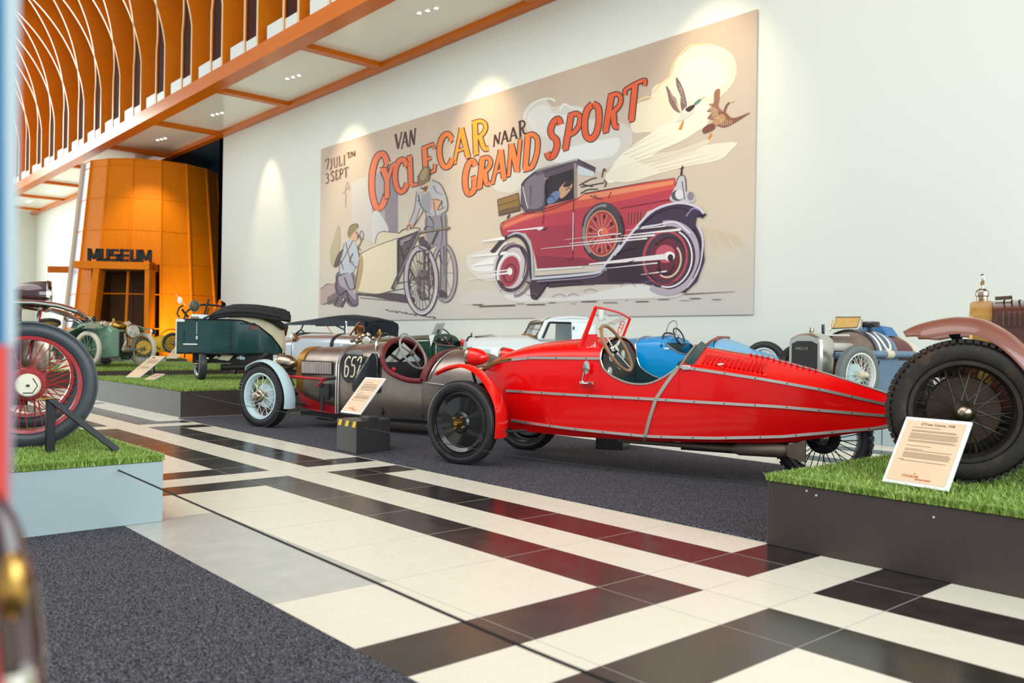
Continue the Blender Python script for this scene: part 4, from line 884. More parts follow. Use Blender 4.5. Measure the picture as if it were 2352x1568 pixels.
build_fargreen()

# ------------------------------------------------------------------ small yellow car by the tower door
def build_yellow():
    t = thing('cyclecar', (-28.2, 9.62, 0.345), math.radians(60), 'small far cyclecar with yellow body and brown front wheel beside the orange tower', 'vintage car')
    M_Y = mat('yellow_paint', (.85, .50, .02), .35)
    wheel(t, (-.35, -.3, .30), math.radians(10), .31, .09, .20, 'disc', -1, m_tyre=mat('brown_tyre', (.09, .035, .02), .6), m_spoke=M_Y, m_rim=M_Y)
    f = fender(t, 'wing', [(-.78, -.3, .50), (-.65, -.3, .62), (-.45, -.3, .66), (-.25, -.3, .58), (-.05, -.3, .42), (.15, -.3, .25)], .14, M_MARPAINT, .012, .02)
    lamp(t, (-.15, -.2, .80), .10, .12, (-1, -.4, 0), M_BLACK, M_CHROME)
    closed_body(t, 'body', M_Y, [(-.3, .2, .2, .45, .55), (.1, .28, .15, .55, .7), (.9, .3, .15, .55, .7)])
    wheel(t, (.55, -.42, .45), math.radians(10), .33, .09, .25, 'wire', -1)
    wheel(t, (-.35, .3, .30), 0, .31, .09, .20, 'disc', 1, m_spoke=M_Y, m_rim=M_Y)
    f = fender(t, 'wing', [(.15, -.42, .70), (.3, -.42, .84), (.5, -.42, .90), (.75, -.42, .84)], .14, M_MARPAINT, .012, .02)
build_yellow()

# ------------------------------------------------------------------ dark teal three wheeler with folded hood
def build_teal():
    # local: x along the flat side towards the tail, y away from the camera
    ex = Vector((.66, .751, 0)); O = Vector((-13.10, 4.75, .345)); rz = math.atan2(ex.y, ex.x)
    t = thing('cyclecar', O, rz, 'dark teal three wheeled cyclecar with folded black canvas hood and chipped paint', 'vintage car')
    plan = [(0, .0), (.25, -.012), (.92, .0), (1.10, .06), (1.35, .16), (1.55, .30), (1.66, .48), (1.66, .70), (1.5, .95), (1.1, 1.05), (.4, 1.0), (.05, .85), (-.02, .4)]
    def top(x): return .93 if x < 1.05 else .93+.02*math.sin((x-1.05)*5)-max(0, x-1.35)**1.5*0.5
    zb = .395
    def ring(z, k=1.0): return [(.83+(x-.83)*k, .5+(y-.5)*k, z) for x, y in plan]
    def zt_(x): return interp(x, [(1.0, .92), (1.10, .912), (1.35, .84), (1.55, .68), (1.66, .50)])
    b = MB(); b.rings([ring(zb, .985), ring(zb+.03), [(x, y, zt_(x)) for x, y in plan]], 0, True, True, False); b.build('body', M_TEALBODY, t, smooth=40)
    dr = MB(); dr.box((.02, .05, .86), (1.3, .90, .88)); dr.build('cockpit_floor', M_BLACKMATT, t, smooth=0)
    # rounded tail deck, cream where the paint is gone
    d = MB(); rr = []
    for i in range(9):
        a = PI/2*i/8; x = .98+.66*math.sin(a); z = .92+.10*math.cos(a)*1.0
        rr.append((x, z))
    path = [(.88, 1.0), (1.05, 1.01), (1.25, 1.0), (1.42, .96), (1.56, .88), (1.655, .74), (1.675, .56), (1.675, .42)]
    P0 = spline([(x, 0, z) for x, z in path], 4); R = []
    for p in P0:
        x = p.x; y0 = interp(x, [(.88, .03), (1.10, .085), (1.35, .19), (1.55, .33), (1.66, .5), (1.7, .52)]); y1 = interp(x, [(.88, 1.02), (1.1, 1.02), (1.5, .93), (1.66, .72), (1.7, .70)])
        R.append([(x, y0+.004, min(p.z-.06, zt_(x))-.01), (x, y0, p.z-.05), (x, y0+.05, p.z), (x, (y0+y1)/2, p.z+.015), (x, y1-.05, p.z), (x, y1, p.z-.05)])
    d.rings(R, 0, False); d.build('tail_deck', M_CREAM, t, smooth=60)
    # belt line, door, hinges, chipped patches
    l = MB(); l.tube([(x, y-.006, zt_(x)) for x, y in plan[:7]], .012, 6); l.tube([(x, y-.004, zb+.015) for x, y in plan[:8]], .012, 6); l.tube([(.93, -.004, zb+.02), (.93, -.004, .91)], .008, 6); l.build('beading', M_BLACK, t)
    dd = MB(); dd.box((.13, -.026, .555), (.36, -.016, .565)); dd.box((.125, -.026, .555), (.132, -.018, .76)); dd.build('door_outline', M_BLACK, t, smooth=0)
    dd = MB(); dd.box((.125, -.03, .535), (.37, -.018, .555)); dd.box((.345, -.03, .62), (.37, -.018, .67)); dd.box((.35, -.024, .70), (.357, -.018, .88)); dd.build('door_fittings', M_WHITE, t, smooth=0)
    ch = MB(); M = frame((1.28, .118, .80), (.25, .10, 0), (0, 0, 1)); ch.poly([M @ Vector(p) for p in [(-.06, -.02, .006), (-.03, .05, .006), (.03, .035, .006), (.10, .03, .006), (.07, -.02, .006), (.0, -.015, .006)]]); ch.build('bare_patch', mat('bare_primer', (.20, .07, .06), .6), t, smooth=0)
    wt = MB(); wt.box((-.012, -.02, .40), (.004, .0, .93)); wt.box((-.012, -.022, .88), (.14, -.01, .925)); wt.build('edge_trim', M_WHITE, t, smooth=0)
    # folded hood: stacked canvas folds
    h = MB()
    for k, (z, y0, y1, r_, dx) in enumerate([(.965, .0, 1.0, .040, .0), (1.015, -.02, 1.02, .045, .06), (1.065, .0, 1.0, .042, .10), (1.10, .06, .95, .03, .12)]):
        for y in ([y0, y1] if k < 3 else [y0+.1, (y0+y1)/2, y1-.1]):
            P = spline([(.50+dx, y+.04, z-.06), (.68+dx, y+.01, z+.0), (.95, y, z+.035), (1.3, y+.06, z+.035), (1.58, y+.16*(1 if y < .5 else -1), z+.0), (1.72-.01*k, y+.24*(1 if y < .5 else -1), z-.02)], 4)
            h.tube(P, [r_*(.5+.5*min(1, i/6)) for i in range(len(P))], 8)
    P = [[(.7, .02, 1.0), (.7, .98, 1.0), (.7, .9, 1.10), (.7, .1, 1.10)], [(1.2, .05, 1.0), (1.2, .97, 1.0), (1.2, .9, 1.135), (1.2, .1, 1.135)], [(1.74, .28, .94), (1.74, .75, .94), (1.70, .7, 1.09), (1.70, .3, 1.09)]]; h.rings(P, 0, True, True, True)
    h.tube(spline([(1.45, .22, .98), (1.60, .30, .92), (1.68, .45, .85), (1.66, .6, .83)], 4), .05, 8); ho = h.build('folded_hood', M_HOOD, t, smooth=60)
    for pp in ([(.46, -.01, .93), (.75, -.02, 1.05)], [(.5, 1.0, .93), (.75, 1.0, 1.06)], spline([(.80, .3, 1.08), (.95, .35, 1.16), (1.02, .4, 1.14)], 4)): fr = MB(); fr.tube(pp, .015, 8); fr.build('hood_iron', M_BLACKMATT, t)
    # windscreen hoop, spot lamp, mirror, steering wheel
    fr = MB(); fr.tube(spline([(.10, .05, .93), (.14, .1, 1.05), (.28, .25, 1.14), (.45, .4, 1.15), (.62, .6, 1.12), (.8, .8, 1.02)], 5), .016, 8); fr.tube([(.37, .20, .93), (.43, .28, 1.24)], .018, 8); fr.tube([(.42, .20, .93), (.43, .28, 1.1)], .012, 6); fr.tube(spline([(.02, .05, .95), (-.02, .05, 1.0), (.0, .08, 1.09), (.06, .1, 1.13)], 4), .014, 6); fr.tube([(.06, .05, 1.07), (.14, .12, .95)], .02, 6); fo = fr.build('windscreen_frame', M_BLACKMATT, t)
    g = MB(); g.rings([[(.45, .3, .95), (.95, .9, .95), (.92, .95, 1.25), (.55, .45, 1.25)], [(.455, .296, .95), (.955, .896, .95), (.925, .946, 1.25), (.555, .446, 1.25)]], 0, True, True, True); g.build('windscreen_pane', M_GLASS, fo, smooth=0)
    lamp(t, (.235, .15, 1.125), .085, .07, (-.3, .9, 0), mat('lamp_back', (.09, .09, .06), .5), M_BLACK, 'spot_lamp')
    m_ = MB(); m_.tube([(-.05, .05, 1.29), (.10, .1, 1.13)], .006, 6); m_.lathe([(.0005, .006), (.04, .004), (.045, 0), (.0005, -.008)], (0, 0, 0), 'y', 16); m_.v = [v if i < 12 else (v[0]+.02, v[1]+.05, v[2]*1.15+1.205) for i, v in enumerate(m_.v)]; m_.build('mirror', M_WHITE, t)
    s = MB(); s.rings([[(.18, .05, .93), (.62, .05, .93), (.62, .9, .93), (.18, .9, .93)], [(.22, .1, 1.0), (.52, .1, .99), (.52, .85, .99), (.22, .85, 1.0)]], 0, True, False, True); s.build('dashboard', M_SKYW, t, smooth=0)
    sg = MB()
    for i in range(5): sg.box((.22+i*.03, .03, .935), (.235+i*.03, .05, .965))
    sg.build('grille', M_BRASS, t, smooth=0)
    # running gear under the floor
    wheel(t, (.36, .16, .245), math.radians(-76+20), .250, .13, .13, 'disc', -1, m_spoke=M_BLACK, m_tyre=M_GREYTYRE)
    f = fender(t, 'wheel_guard', [(.22, .05, .40), (.28, .05, .47), (.36, .07, .49), (.44, .09, .46), (.50, .11, .37)], .10, M_BLACK, .008, .01)
    wheel(t, (.10, .70, .245), math.radians(-56), .250, .12, .13, 'disc', -1, m_spoke=M_REDDULL)
    wheel(t, (1.3, .55, .245), math.radians(-56), .250, .12, .13, 'disc', -1, m_spoke=M_BLACK)
    hl = MB(); hl.lathe([(.0005, .03), (.03, .02), (.035, -.02), (.0005, -.04)], (.52, .05, .33), 'x', 12); hl.build('brake_lamp', M_CHROME, t)
    u = MB(); u.box((.2, .18, .26), (1.4, .85, .41)); u.tube([(.13, .02, .34), (.15, .02, .46)], .012, 6); u.tube([(.7, .2, .2), (1.3, .2, .22)], .05, 10); u.tube([(1.32, .2, .3), (1.5, .25, .42)], .05, 10); u.build('chassis', M_UNDER, t, smooth=30)
    t.scale = (.87, 1, 1)
    pn = MB(); pn.add([(.66, .12, .32), (.86, .12, .30), (.94, .12, .38), (.74, .12, .385)], [(0, 1, 2, 3)]); pn.add([(.58, .12, .33), (.66, .12, .33), (.68, .12, .36), (.64, .12, .375)], [(0, 1, 2, 3)]); pn.build('engine_cover', M_CREAM, t, smooth=0)
    sp = MB(); sp.ball((1.05, .17, .35), .04, 10); sp.ball((1.1, .17, .34), .03, 8); sp.ball((1.0, .17, .345), .025, 8); sp.build('cylinder', M_SKYW, t)
build_teal()

# ------------------------------------------------------------------ row of cars along the back wall
PZ = 0.33
def build_softtop():
    t = thing('vintage_car', (-18.5, 10.2, PZ), math.radians(10), 'pale grey tourer with raised navy soft top behind the teal three wheeler', 'vintage car')
    body = mat('pale_grey_paint', (.55, .62, .62), .3, coat=.3)
    tub_body(t, 'body', body, [(-1.6, .5, .12, .62), (-1.0, .58, .12, .70), (-.2, .60, .12, .69), (1.0, .60, .12, .70), (2.0, .58, .12, .72), (2.5, .5, .16, .66)], M_BLACKMATT)
    closed_body(t, 'bonnet', body, [(2.0, .42, .2, .6, .74), (3.2, .32, .25, .58, .70)])
    h = MB(); R = []
    for x, z0, z1 in [(-.98, .985, 1.015), (-.5, .985, 1.09), (.1, .99, 1.14), (.6, .985, 1.19), (1.08, .98, 1.225), (1.5, .98, 1.19), (1.95, .965, 1.115), (2.02, .955, 1.08)]:
        R.append([(x, -.52, z0), (x, -.50, (z0+z1)/2+.02), (x, -.40, z1-.01), (x, 0, z1+.02), (x, .40, z1-.01), (x, .5, (z0+z1)/2+.02), (x, .52, z0)])
    h.rings(R, 0, False)
    h.add([(2.02, -.52, .955), (2.02, -.40, 1.08), (2.02, .4, 1.08), (2.02, .52, .955), (2.02, .5, .7), (2.02, -.5, .7)], [(0, 1, 2, 3, 4, 5)]); h.add([(2.02, -.52, .955), (1.70, -.53, .97), (1.72, -.53, .70), (2.02, -.52, .68)], [(0, 1, 2, 3)])
    h.build('soft_top', M_NAVYHOOD, t, smooth=30)
    for pp in ([(1.35, -.5, .99), (1.36, -.52, .88), (1.42, -.52, .70)], [(1.0, -.5, .99), (1.36, -.52, .88)], [(-.15, -.5, 1.0), (-.2, -.52, .88), (.1, -.54, .72)], [(-.2, -.52, .88), (-.5, -.54, .72)], [(-.75, -.5, .99), (-.9, -.52, .80)]): i = MB(); i.tube(pp, .02, 6); i.build('hood_iron', M_BLACKMATT, t)
    s = MB(); s.rings([[(-.55, -.5, .69), (-.1, -.5, .69), (-.1, .5, .69), (-.55, .5, .69)], [(-.5, -.45, .80), (-.2, -.45, .82), (-.2, .45, .82), (-.5, .45, .80)]], 0, True, False, True); s.build('seat', M_BLACK, t, smooth=30)
    g = MB(); g.tube([(.70, -.5, .98), (1.0, -.5, .72)], .012, 6); g.tube([(-.78, -.52, .98), (-.86, -.52, .74)], .06, 6); g.build('side_lamp', M_COPPER, t)
    steering(t, (2.02, -.3, .86), .19, (-.8, 0, .6), M_BLACKMATT, M_BLACKMATT, 3)
    for x in (-1.0, 2.9):
        for y in (-.58, .58): wheel(t, (x, y, .33), 0, .345, .1, .26, 'wire', -1 if y < 0 else 1, nsp=30)
        for y in (-.58, .58): fender(t, 'wing', [(x-.45, y, .35), (x-.38, y, .58), (x-.2, y, .72), (x, y, .76), (x+.2, y, .72), (x+.38, y, .58), (x+.45, y, .35)], .22, body, .01, .03)
build_softtop()
def build_polished():
    t = thing('vintage_car', (-13.95, 7.74, 0.108), math.radians(15), 'polished aluminium car with dark bonnet strap and copper lamps behind the bare metal cyclecar', 'vintage car')
    pol = mat('polished_aluminium', (.74, .78, .80), .22, .9)
    closed_body(t, 'bonnet', pol, [(-.62, .34, .35, .86, 1.07), (-.4, .36, .35, .88, 1.10), (.45, .35, .35, .88, 1.10), (.95, .31, .38, .86, 1.08), (1.25, .20, .45, .80, .98)], k=1.0)
    s = MB(); pts = [(.49, -.365, .5), (.49, -.37, .80)]+[(.50, -.362*math.cos(a), .88+.225*math.sin(a)) for a in [PI*i/14 for i in range(15)]]; s.strip(pts, .05, .012, [Vector((0, -1, 0))]*2+[Vector((0, -math.cos(a), math.sin(a))) for a in [PI*i/14 for i in range(15)]]); s.build('bonnet_strap', mat('dark_leather', (.03, .015, .012), .5), t)
    m_ = MB(); m_.tube([(.70, -.356, .7), (.71, -.356, .95)], .008, 6); m_.tube([(.55, 0, 1.1), (.55, 0, 1.33)], .012, 6); m_.ball((.55, 0, 1.33), .02, 8); m_.build('bonnet_fittings', pol, t)
    lamp(t, (1.36, -.28, .97), .085, .10, (.5, -.8, 0), M_COPPER, M_COPPER); lamp(t, (-.62, -.34, 1.02), .08, .09, (-.2, -.9, .1), M_COPPER, M_COPPER, 'side_lamp')
    e = MB()
    for i in range(14): e.ball((1.0+random.random()*.4, -.25+random.random()*.3, .9+random.random()*.2), .03+random.random()*.03, 8)
    e.tube([(1.1, -.3, .9), (1.3, -.28, 1.0)], .02, 6); e.tube([(.95, -.3, .95), (1.2, -.1, 1.08)], .02, 6); e.build('engine', M_NICKEL, t)
    c = MB(); c.tube([(.92, 0, 1.05), (.98, -.05, 1.25)], [.05, .07], 10); c.tube([(.75, -.1, 1.08), (1.0, -.1, 1.32)], .02, 6); c.build('copper_horn', M_COPPER, t)
    k = MB(); k.lathe([(.0005, 1.2), (.02, 1.19), (.022, 1.15), (.05, 1.13), (.05, 1.09), (.03, 1.05), (.03, .98)], (1.34, .1, 0), 'z', 14); k.build('filler_cap', M_BRASS, t)
    for x in (-1.9, 1.0):
        for y in (-.42, .42): wheel(t, (x, y, .36), 0, .475, .1, .38, 'wire', -1 if y < 0 else 1, nsp=28)
    t.scale = (.90, .90, .90)
    closed_body(t, 'body', pol, [(-2.4, .3, .35, .7, .8), (-1.6, .42, .32, .8, .9), (-.9, .42, .32, .86, .98), (-.63, .36, .35, .86, 1.06)]); f = MB(); f.box((-2.2, -.3, .28), (1.4, .3, .36)); f.build('chassis', M_UNDER, t, smooth=0)
build_polished()
def build_green():
    t = thing('vintage_car', (-13.9, 9.0, 0.009), math.radians(15), 'dark green open car with white paper on its windscreen behind the bare metal cyclecar', 'vintage car')
    gr = mat('bottle_green', (.008, .050, .030), .2, coat=.5); ol = mat('olive_bonnet', (.045, .050, .018), .3, coat=.4)
    closed_body(t, 'bonnet', ol, [(-.15, .30, .3, .90, 1.02), (.5, .34, .3, .94, 1.07), (1.2, .38, .3, .99, 1.10)], k=.9)
    closed_body(t, 'scuttle', gr, [(1.2, .39, .3, .98, 1.10), (1.42, .40, .3, .99, 1.12)], k=.9)
    m_ = MB(); m_.add([(-.15, -.31, .32), (1.42, -.41, .32), (1.42, -.41, .985), (.5, -.36, .955), (-.15, -.31, .92)], [(0, 1, 2, 3, 4)]); m_.build('side_panel', gr, t, smooth=0)
    s = MB(); s.tube([(-.1, -.32, .925), (.5, -.365, .955), (1.35, -.41, .99)], .010, 6); s.build('coach_line', M_WHITE, t)
    tub_body(t, 'cockpit_side', gr, [(1.42, .40, .3, 1.0), (1.5, .41, .3, .96), (1.6, .42, .3, .92), (1.75, .42, .3, .905), (1.95, .42, .3, .90)], M_BLACK)
    closed_body(t, 'tail', gr, [(1.95, .42, .3, .86, .91), (2.1, .38, .35, .8, .87), (2.2, .25, .5, .7, .75)])
    e = MB(); P = [(1.42, -.40, 1.0), (1.5, -.42, .96), (1.6, -.43, .92), (1.75, -.43, .905), (1.95, -.43, .90)]; e.tube(P, .014, 6); e.tube([(1.54, -.424, .35), (1.54, -.424, .93)], .01, 6); e.build('door_edge', M_NICKEL, t)
    w = MB(); w.rings([[(1.30, -.25, 1.08), (1.30, .2, 1.10), (1.42, .2, 1.32), (1.42, -.25, 1.30)], [(1.305, -.25, 1.08), (1.305, .2, 1.10), (1.425, .2, 1.32), (1.425, -.25, 1.30)]], 0, True, True, True); wo = w.build('windscreen', M_GLASS, t, smooth=0)
    p = MB(); p.rings([[(1.29, -.27, 1.10), (1.29, .0, 1.11), (1.40, .0, 1.32), (1.40, -.27, 1.30)], [(1.294, -.27, 1.10), (1.294, .0, 1.11), (1.404, .0, 1.32), (1.404, -.27, 1.30)]], 0, True, True, True); p.add([(1.36, -.41, 1.08), (1.50, -.415, 1.10), (1.42, -.425, .88)], [(0, 1, 2)]); p.build('paper_card', M_PAPER, t, smooth=0)
    steering(t, (1.42, -.02, 1.05), .18, (.87, 0, .5), M_BLACK, M_CHROME, 4)
    c = MB(); c.ball((2.05, -.3, .97), .05, 10); c.tube([(2.0, -.3, .9), (2.0, -.3, 1.03)], .015, 6); c.build('tail_fitting', M_RED2, t)
    for x in (.1, 1.7):
        for y in (-.42, .42): wheel(t, (x, y, .35), 0, .35, .1, .27, 'wire', -1 if y < 0 else 1, nsp=28)
build_green()
def build_coupe():
    t = thing('vintage_car', (-10.85, 9.5, 0.0), math.radians(63), 'white closed coupe with black rimmed side window behind the red cyclecar', 'vintage car')
    wh = mat('coupe_white', (.76, .82, .82), .25, coat=.4)
    closed_body(t, 'bonnet', wh, [(-.80, .20, .55, .86, 1.02), (-.74, .28, .4, .93, 1.07), (-.4, .32, .4, .97, 1.09), (.11, .40, .4, 1.0, 1.115), (.34, .44, .4, 1.0, 1.12)], k=.85)
    closed_body(t, 'body', wh, [(.33, .47, .35, 1.0, 1.06), (1.0, .48, .35, 1.0, 1.06), (1.30, .44, .4, .95, 1.0)], k=.7)
    lv = MB()
    for i in range(9): x = -.66+i*.025; lv.cbox((x, -.315-.12*(x+.6), .80), (.010, .02, .16))
    lv.build('louvres', wh, t, smooth=0)
    rt = MB(); R = []
    for x, w_, z in [(.40, .40, 1.365), (.50, .42, 1.42), (.66, .43, 1.455), (.9, .44, 1.475), (1.15, .43, 1.47), (1.28, .40, 1.40), (1.34, .38, 1.2), (1.34, .40, 1.02)]:
        R.append([(x, -w_-.02, z-.07), (x, -w_, z-.035), (x, -w_*.8, z-.008), (x, 0, z+.005), (x, w_*.8, z-.008), (x, w_, z-.035), (x, w_+.02, z-.07)])
    rt.rings(R, 0, False)
    for sg in (-1, 1):
        for P in ([(.42, 1.36), (.66, 1.40), (.9, 1.42), (1.2, 1.40), (1.30, 1.34), (.90, 1.335), (.52, 1.335)], [(1.30, 1.36), (1.30, 1.03), (.885, 1.05), (.885, 1.34)], [(.42, 1.36), (.53, 1.335), (.41, 1.05), (.30, 1.06)]):
            rt.poly([(x, sg*(.44+(.03*(1.36-z)/.3)), z) for x, z in P])
    rt.build('roof', wh, t, smooth=30)
    v = MB(); v.add([(.395, -.40, 1.34), (.395, .40, 1.34), (.53, .42, 1.435), (.53, -.42, 1.435)], [(0, 1, 2, 3)]); v.build('visor', mat('yellowed_white', (.72, .66, .50), .35), t, smooth=0)
    Q = [(.41, -.41, 1.33), (.41, .39, 1.335), (.31, .42, 1.13), (.28, -.43, 1.09)]
    f = MB(); f.tube(Q, .017, 6, closed=True); f.tube([(.36, -.42, 1.20), (.37, .4, 1.24)], .007, 6); f.tube([(.40, -.41, 1.315), (.40, .39, 1.315)], .022, 6); fo = f.build('windscreen_frame', mat('weathered_frame', (.09, .07, .055), .5), t)
    g = MB(); g.rings([Q, [(x-.005, y, z) for x, y, z in Q]], 0, True, True, True); g.build('windscreen_pane', M_GLASS, fo, smooth=0)
    w = MB(); w.tube([(.50, -.462, 1.325), (.87, -.462, 1.325)], .018, 6); w.tube([(.50, -.462, 1.325), (.385, -.49, 1.07)], .022, 6); w.build('window_rim', M_BLACK, t)
    p = MB(); q = [(.50, -.458, 1.32), (.88, -.458, 1.32), (.885, -.476, 1.06), (.39, -.476, 1.06)]; p.rings([q, [(x, y+.004, z) for x, y, z in q]], 0, True, True, True); p.build('side_window', M_GLASS, t, smooth=0)
    b = MB(); b.tube([(.30, -.43, 1.08), (.24, -.30, 1.115), (.22, 0, 1.13), (.25, .3, 1.13)], .016, 6); b.build('scuttle_beading', M_BRASS, t)
    r = MB(); r.add([(-.66, -.12, 1.075), (-.66, .1, 1.08), (-.35, .05, 1.115), (-.35, -.08, 1.105), (-.25, 0, 1.10)], [(0, 1, 2, 4, 3)]); r.tube([(-.70, 0, 1.07), (-.70, 0, 1.14)], .010, 6); r.tube([(-.80, -.1, 1.0), (-.76, -.05, 1.06), (-.70, 0, 1.085)], .018, 6); r.build('bonnet_mascot', M_BLACKMATT, t)
    hg = MB(); hg.cbox((.915, -.475, 1.24), (.02, .02, .05)); hg.build('door_hinge', M_BLACKMATT, t, smooth=0)
    for x in (-.55, 1.0):
        for y in (-.50, .50): wheel(t, (x, y, .33), 0, .33, .1, .25, 'disc', -1 if y < 0 else 1)
build_coupe()
def build_blue():
    t = thing('cyclecar', (-9.14, 10.6, 0.33), math.radians(10), 'bright sky blue open cyclecar with curved windscreen behind the red cockpit', 'vintage car')
    bl = mat('sky_blue_enamel', (.0, .33, .80), .25, coat=.5); lb = mat('light_blue_enamel', (.22, .50, .78), .3, coat=.3)
    closed_body(t, 'bonnet', bl, [(-.3, .28, .10, .60, .71), (-.2, .32, .10, .60, .715), (.24, .36, .10, .63, .74), (.62, .40, .10, .66, .775), (.75, .40, .10, .64, .74)], k=.9)
    rim = [(.75, .66), (.85, .585), (.95, .53), (1.05, .50), (1.25, .50), (1.40, .60), (1.5, .70)]
    tub_body(t, 'cockpit_side', bl, [(x, .40, .10, z) for x, z in rim], M_LEATHER)
    closed_body(t, 'tail', lb, [(1.5, .38, .10, .62, .735), (1.7, .34, .12, .58, .68), (2.0, .24, .16, .50, .57), (2.4, .08, .25, .42, .46)], k=.9)
    s = MB(); pts = [(.24, -.364, .30), (.24, -.366, .5), (.24, -.366, .63)]+[(.24, -.356*math.cos(a), .63+.118*math.sin(a)) for a in [PI/2*i/6 for i in range(1, 12)]]; s.tube(pts, .014, 6); s.tube([(x, -.403, z+.004) for x, z in rim[:5]], .008, 6); s.build('bonnet_band', M_ALU, t)
    w = MB(); P = [Vector((.60+.05*math.sin(a), .15*math.cos(a)+.05, .79+.20*math.sin(a)**.6)) for a in [PI*i/16 for i in range(17)]]; w.rings([P, [p+Vector((.006, 0, 0)) for p in P]], 0, True, True, True); wo = w.build('windscreen', M_GLASS, t, smooth=0)
    r = MB(); r.tube(P, .005, 6); r.tube(spline([(.585, .2, .79), (.58, .0, .805), (.62, -.2, .78), (.68, -.36, .66), (.69, -.40, .60)], 4), .016, 6); r.build('windscreen_rim', M_DARKMETAL, wo)
    steering(t, (.76, .0, .76), .13, (.9, 0, .44), M_BLACK, M_CHROME, 3)
    b = MB(); b.ball((.78, -.405, .575), .05, 14, 0, (1, .12, .35)); b.build('badge', M_WHITE, t)
    se = MB(); se.rings([[(1.20, -.3, .55), (1.20, .3, .55), (1.3, .28, .4), (1.3, -.28, .4)], [(1.38, -.26, .70), (1.38, .26, .70), (1.45, .25, .5), (1.45, -.25, .5)], [(1.47, -.20, .765), (1.47, .20, .765), (1.50, .2, .6), (1.50, -.2, .6)]], 0, True, True, True); se.build('seat_back', mat('tan_leather', (.33, .10, .06), .4), t, smooth=50)
    wheel(t, (2.08, .0, .41), math.radians(4), .29, .11, .19, 'wire', -1, m_rim=M_WHITE, m_spoke=M_WHITE, nsp=28)
    for y in (-.55, .55): wheel(t, (.0, y, .29), 0, .295, .1, .2, 'wire', -1 if y < 0 else 1, nsp=28)
    f = MB(); f.box((-.25, -.25, .05), (2.1, .25, .12)); f.build('chassis', M_UNDER, t, smooth=0); t.scale = (1.05, 1.05, 1.05)
build_blue()
def build_racer():
    # local: x towards the tail, y away from the camera; heights above the turf
    t = thing('vintage_car', (-5.45, 9.55, 0.345), math.radians(80), 'worn blue racing car with white number ten and tall nickel radiator by the back wall', 'vintage car')
    rb = mat('worn_racing_blue', (.13, .21, .33), .45, col2=(.20, .27, .36), scale=6); rb2 = mat('grey_blue_panel', (.10, .13, .19), .5, col2=(.15, .17, .2), scale=8)
    closed_body(t, 'radiator_shell', M_CHROME_B, [(-.115, .23, .24, .70, .79), (-.09, .25, .22, .72, .815), (.08, .26, .22, .72, .825), (.10, .255, .24, .71, .81)], k=.8)
    co = MB(); co.add([(-.122, -.185, .26), (-.122, .185, .26), (-.122, .185, .685), (-.122, .10, .72), (-.122, -.10, .72), (-.122, -.185, .685)], [(0, 1, 2, 3, 4, 5)]); cc = co.build('radiator_core', M_BLACKMATT, t, smooth=0)
    tx = text_mb('AMILCAR', .047, .002, 'CENTER', .001, .2); tx.xf(frame((-.128, .03, .615), (0, -1, 0), (0, 0, 1))); tx.build('radiator_script', M_NICKEL, cc, smooth=0)
    c = MB(); c.lathe([(.0005, .885), (.03, .88), (.034, .84), (.022, .83), (.022, .80)], (.0, 0, 0), 'z', 16); c.build('filler_cap', M_NICKEL, t)
    wheel(t, (.17, -.53, .335), math.radians(-2), .34, .105, .245, 'wire', -1, m_tyre=mat('grey_old_tyre', (.16, .18, .175), .6), m_rim=M_WHITE, m_spoke=M_WHITE, m_hub=M_CREAM, hub_r=.05, hub_w=.13, nsp=48, drum=.12, m_drum=M_SKYW)
    wheel(t, (.17, .34, .335), math.radians(-2), .34, .105, .245, 'wire', 1, m_rim=M_WHITE, m_spoke=M_WHITE, nsp=28)
    e = MB(); e.bbox((.12, -.16, .28), (.60, .12, .60), .02); eo = e.build('engine', M_UNDER, t)
    e = MB(); e.bbox((.16, -.17, .60), (.58, .10, .705), .03); e.build('rocker_cover', mat('cast_aluminium', (.62, .60, .54), .5, .4), t)
    for k in range(5):
        s = MB(); s.lathe([(.03, 0), (.035, -.03), (.02, -.05), (.0005, -.05)], (.18+k*.085, -.165, .555), 'y', 10); s.build('exhaust_port', M_BLACK, t)
    ex = MB(); ex.tube(spline([(.12, -.24, .555), (.3, -.30, .56), (.46, -.42, .575), (.8, -.47, .575), (1.3, -.48, .575)], 4), .043, 12); ex.build('exhaust_pipe', rb, t)
    b = MB(); b.tube([(.76, -.468, .575), (.88, -.472, .575)], .05, 12); b.build('exhaust_clamp', M_CREAM, t)
    ww = MB()
    for k in range(5): ww.tube([(.12, -.17, .48-k*.03), (.3, -.22, .42-k*.03), (.55, -.18, .42)], .012, 5)
    ww.build('manifold', mat('copper_dark', (.18, .05, .035), .45, .5), t)
    X0, X1 = .70, 1.08
    def W_(x): return interp(x, [(.70, .40), (1.08, .425)])
    def Z_(x): return interp(x, [(.70, .865), (.85, .88), (1.08, .87)])
    R = []
    for x in (.70, .85, .97, 1.08):
        R.append([(x, -W_(x), .12), (x, -W_(x), .50)]+[(x, -W_(x)*math.cos(a), .50+(Z_(x)-.50)*math.sin(a)**.8) for a in [PI*i/18 for i in range(1, 18)]]+[(x, W_(x), .50), (x, W_(x), .12)])
    s = MB(); s.rings(R, 0, False); so = s.build('scuttle', rb, t, smooth=50)
    bh = MB(); bh.add(R[0], [tuple(range(len(R[0])))]); bh.build('bulkhead', mat('wood_bulkhead', (.36, .27, .23), .6, col2=(.26, .18, .14), scale=8), t, smooth=0)
    bd = MB(); bd.tube([(p[0]-.005, p[1], p[2]) for p in R[0][2:-2]], .016, 6); bd.build('bulkhead_beading', M_BLACK, t)
    rd = MB(); rd.tube([(.62, -.06, .80), (.64, .33, .80)], .013, 6); rd.build('bulkhead_rod', M_WHITE, t)
    A0 = .12
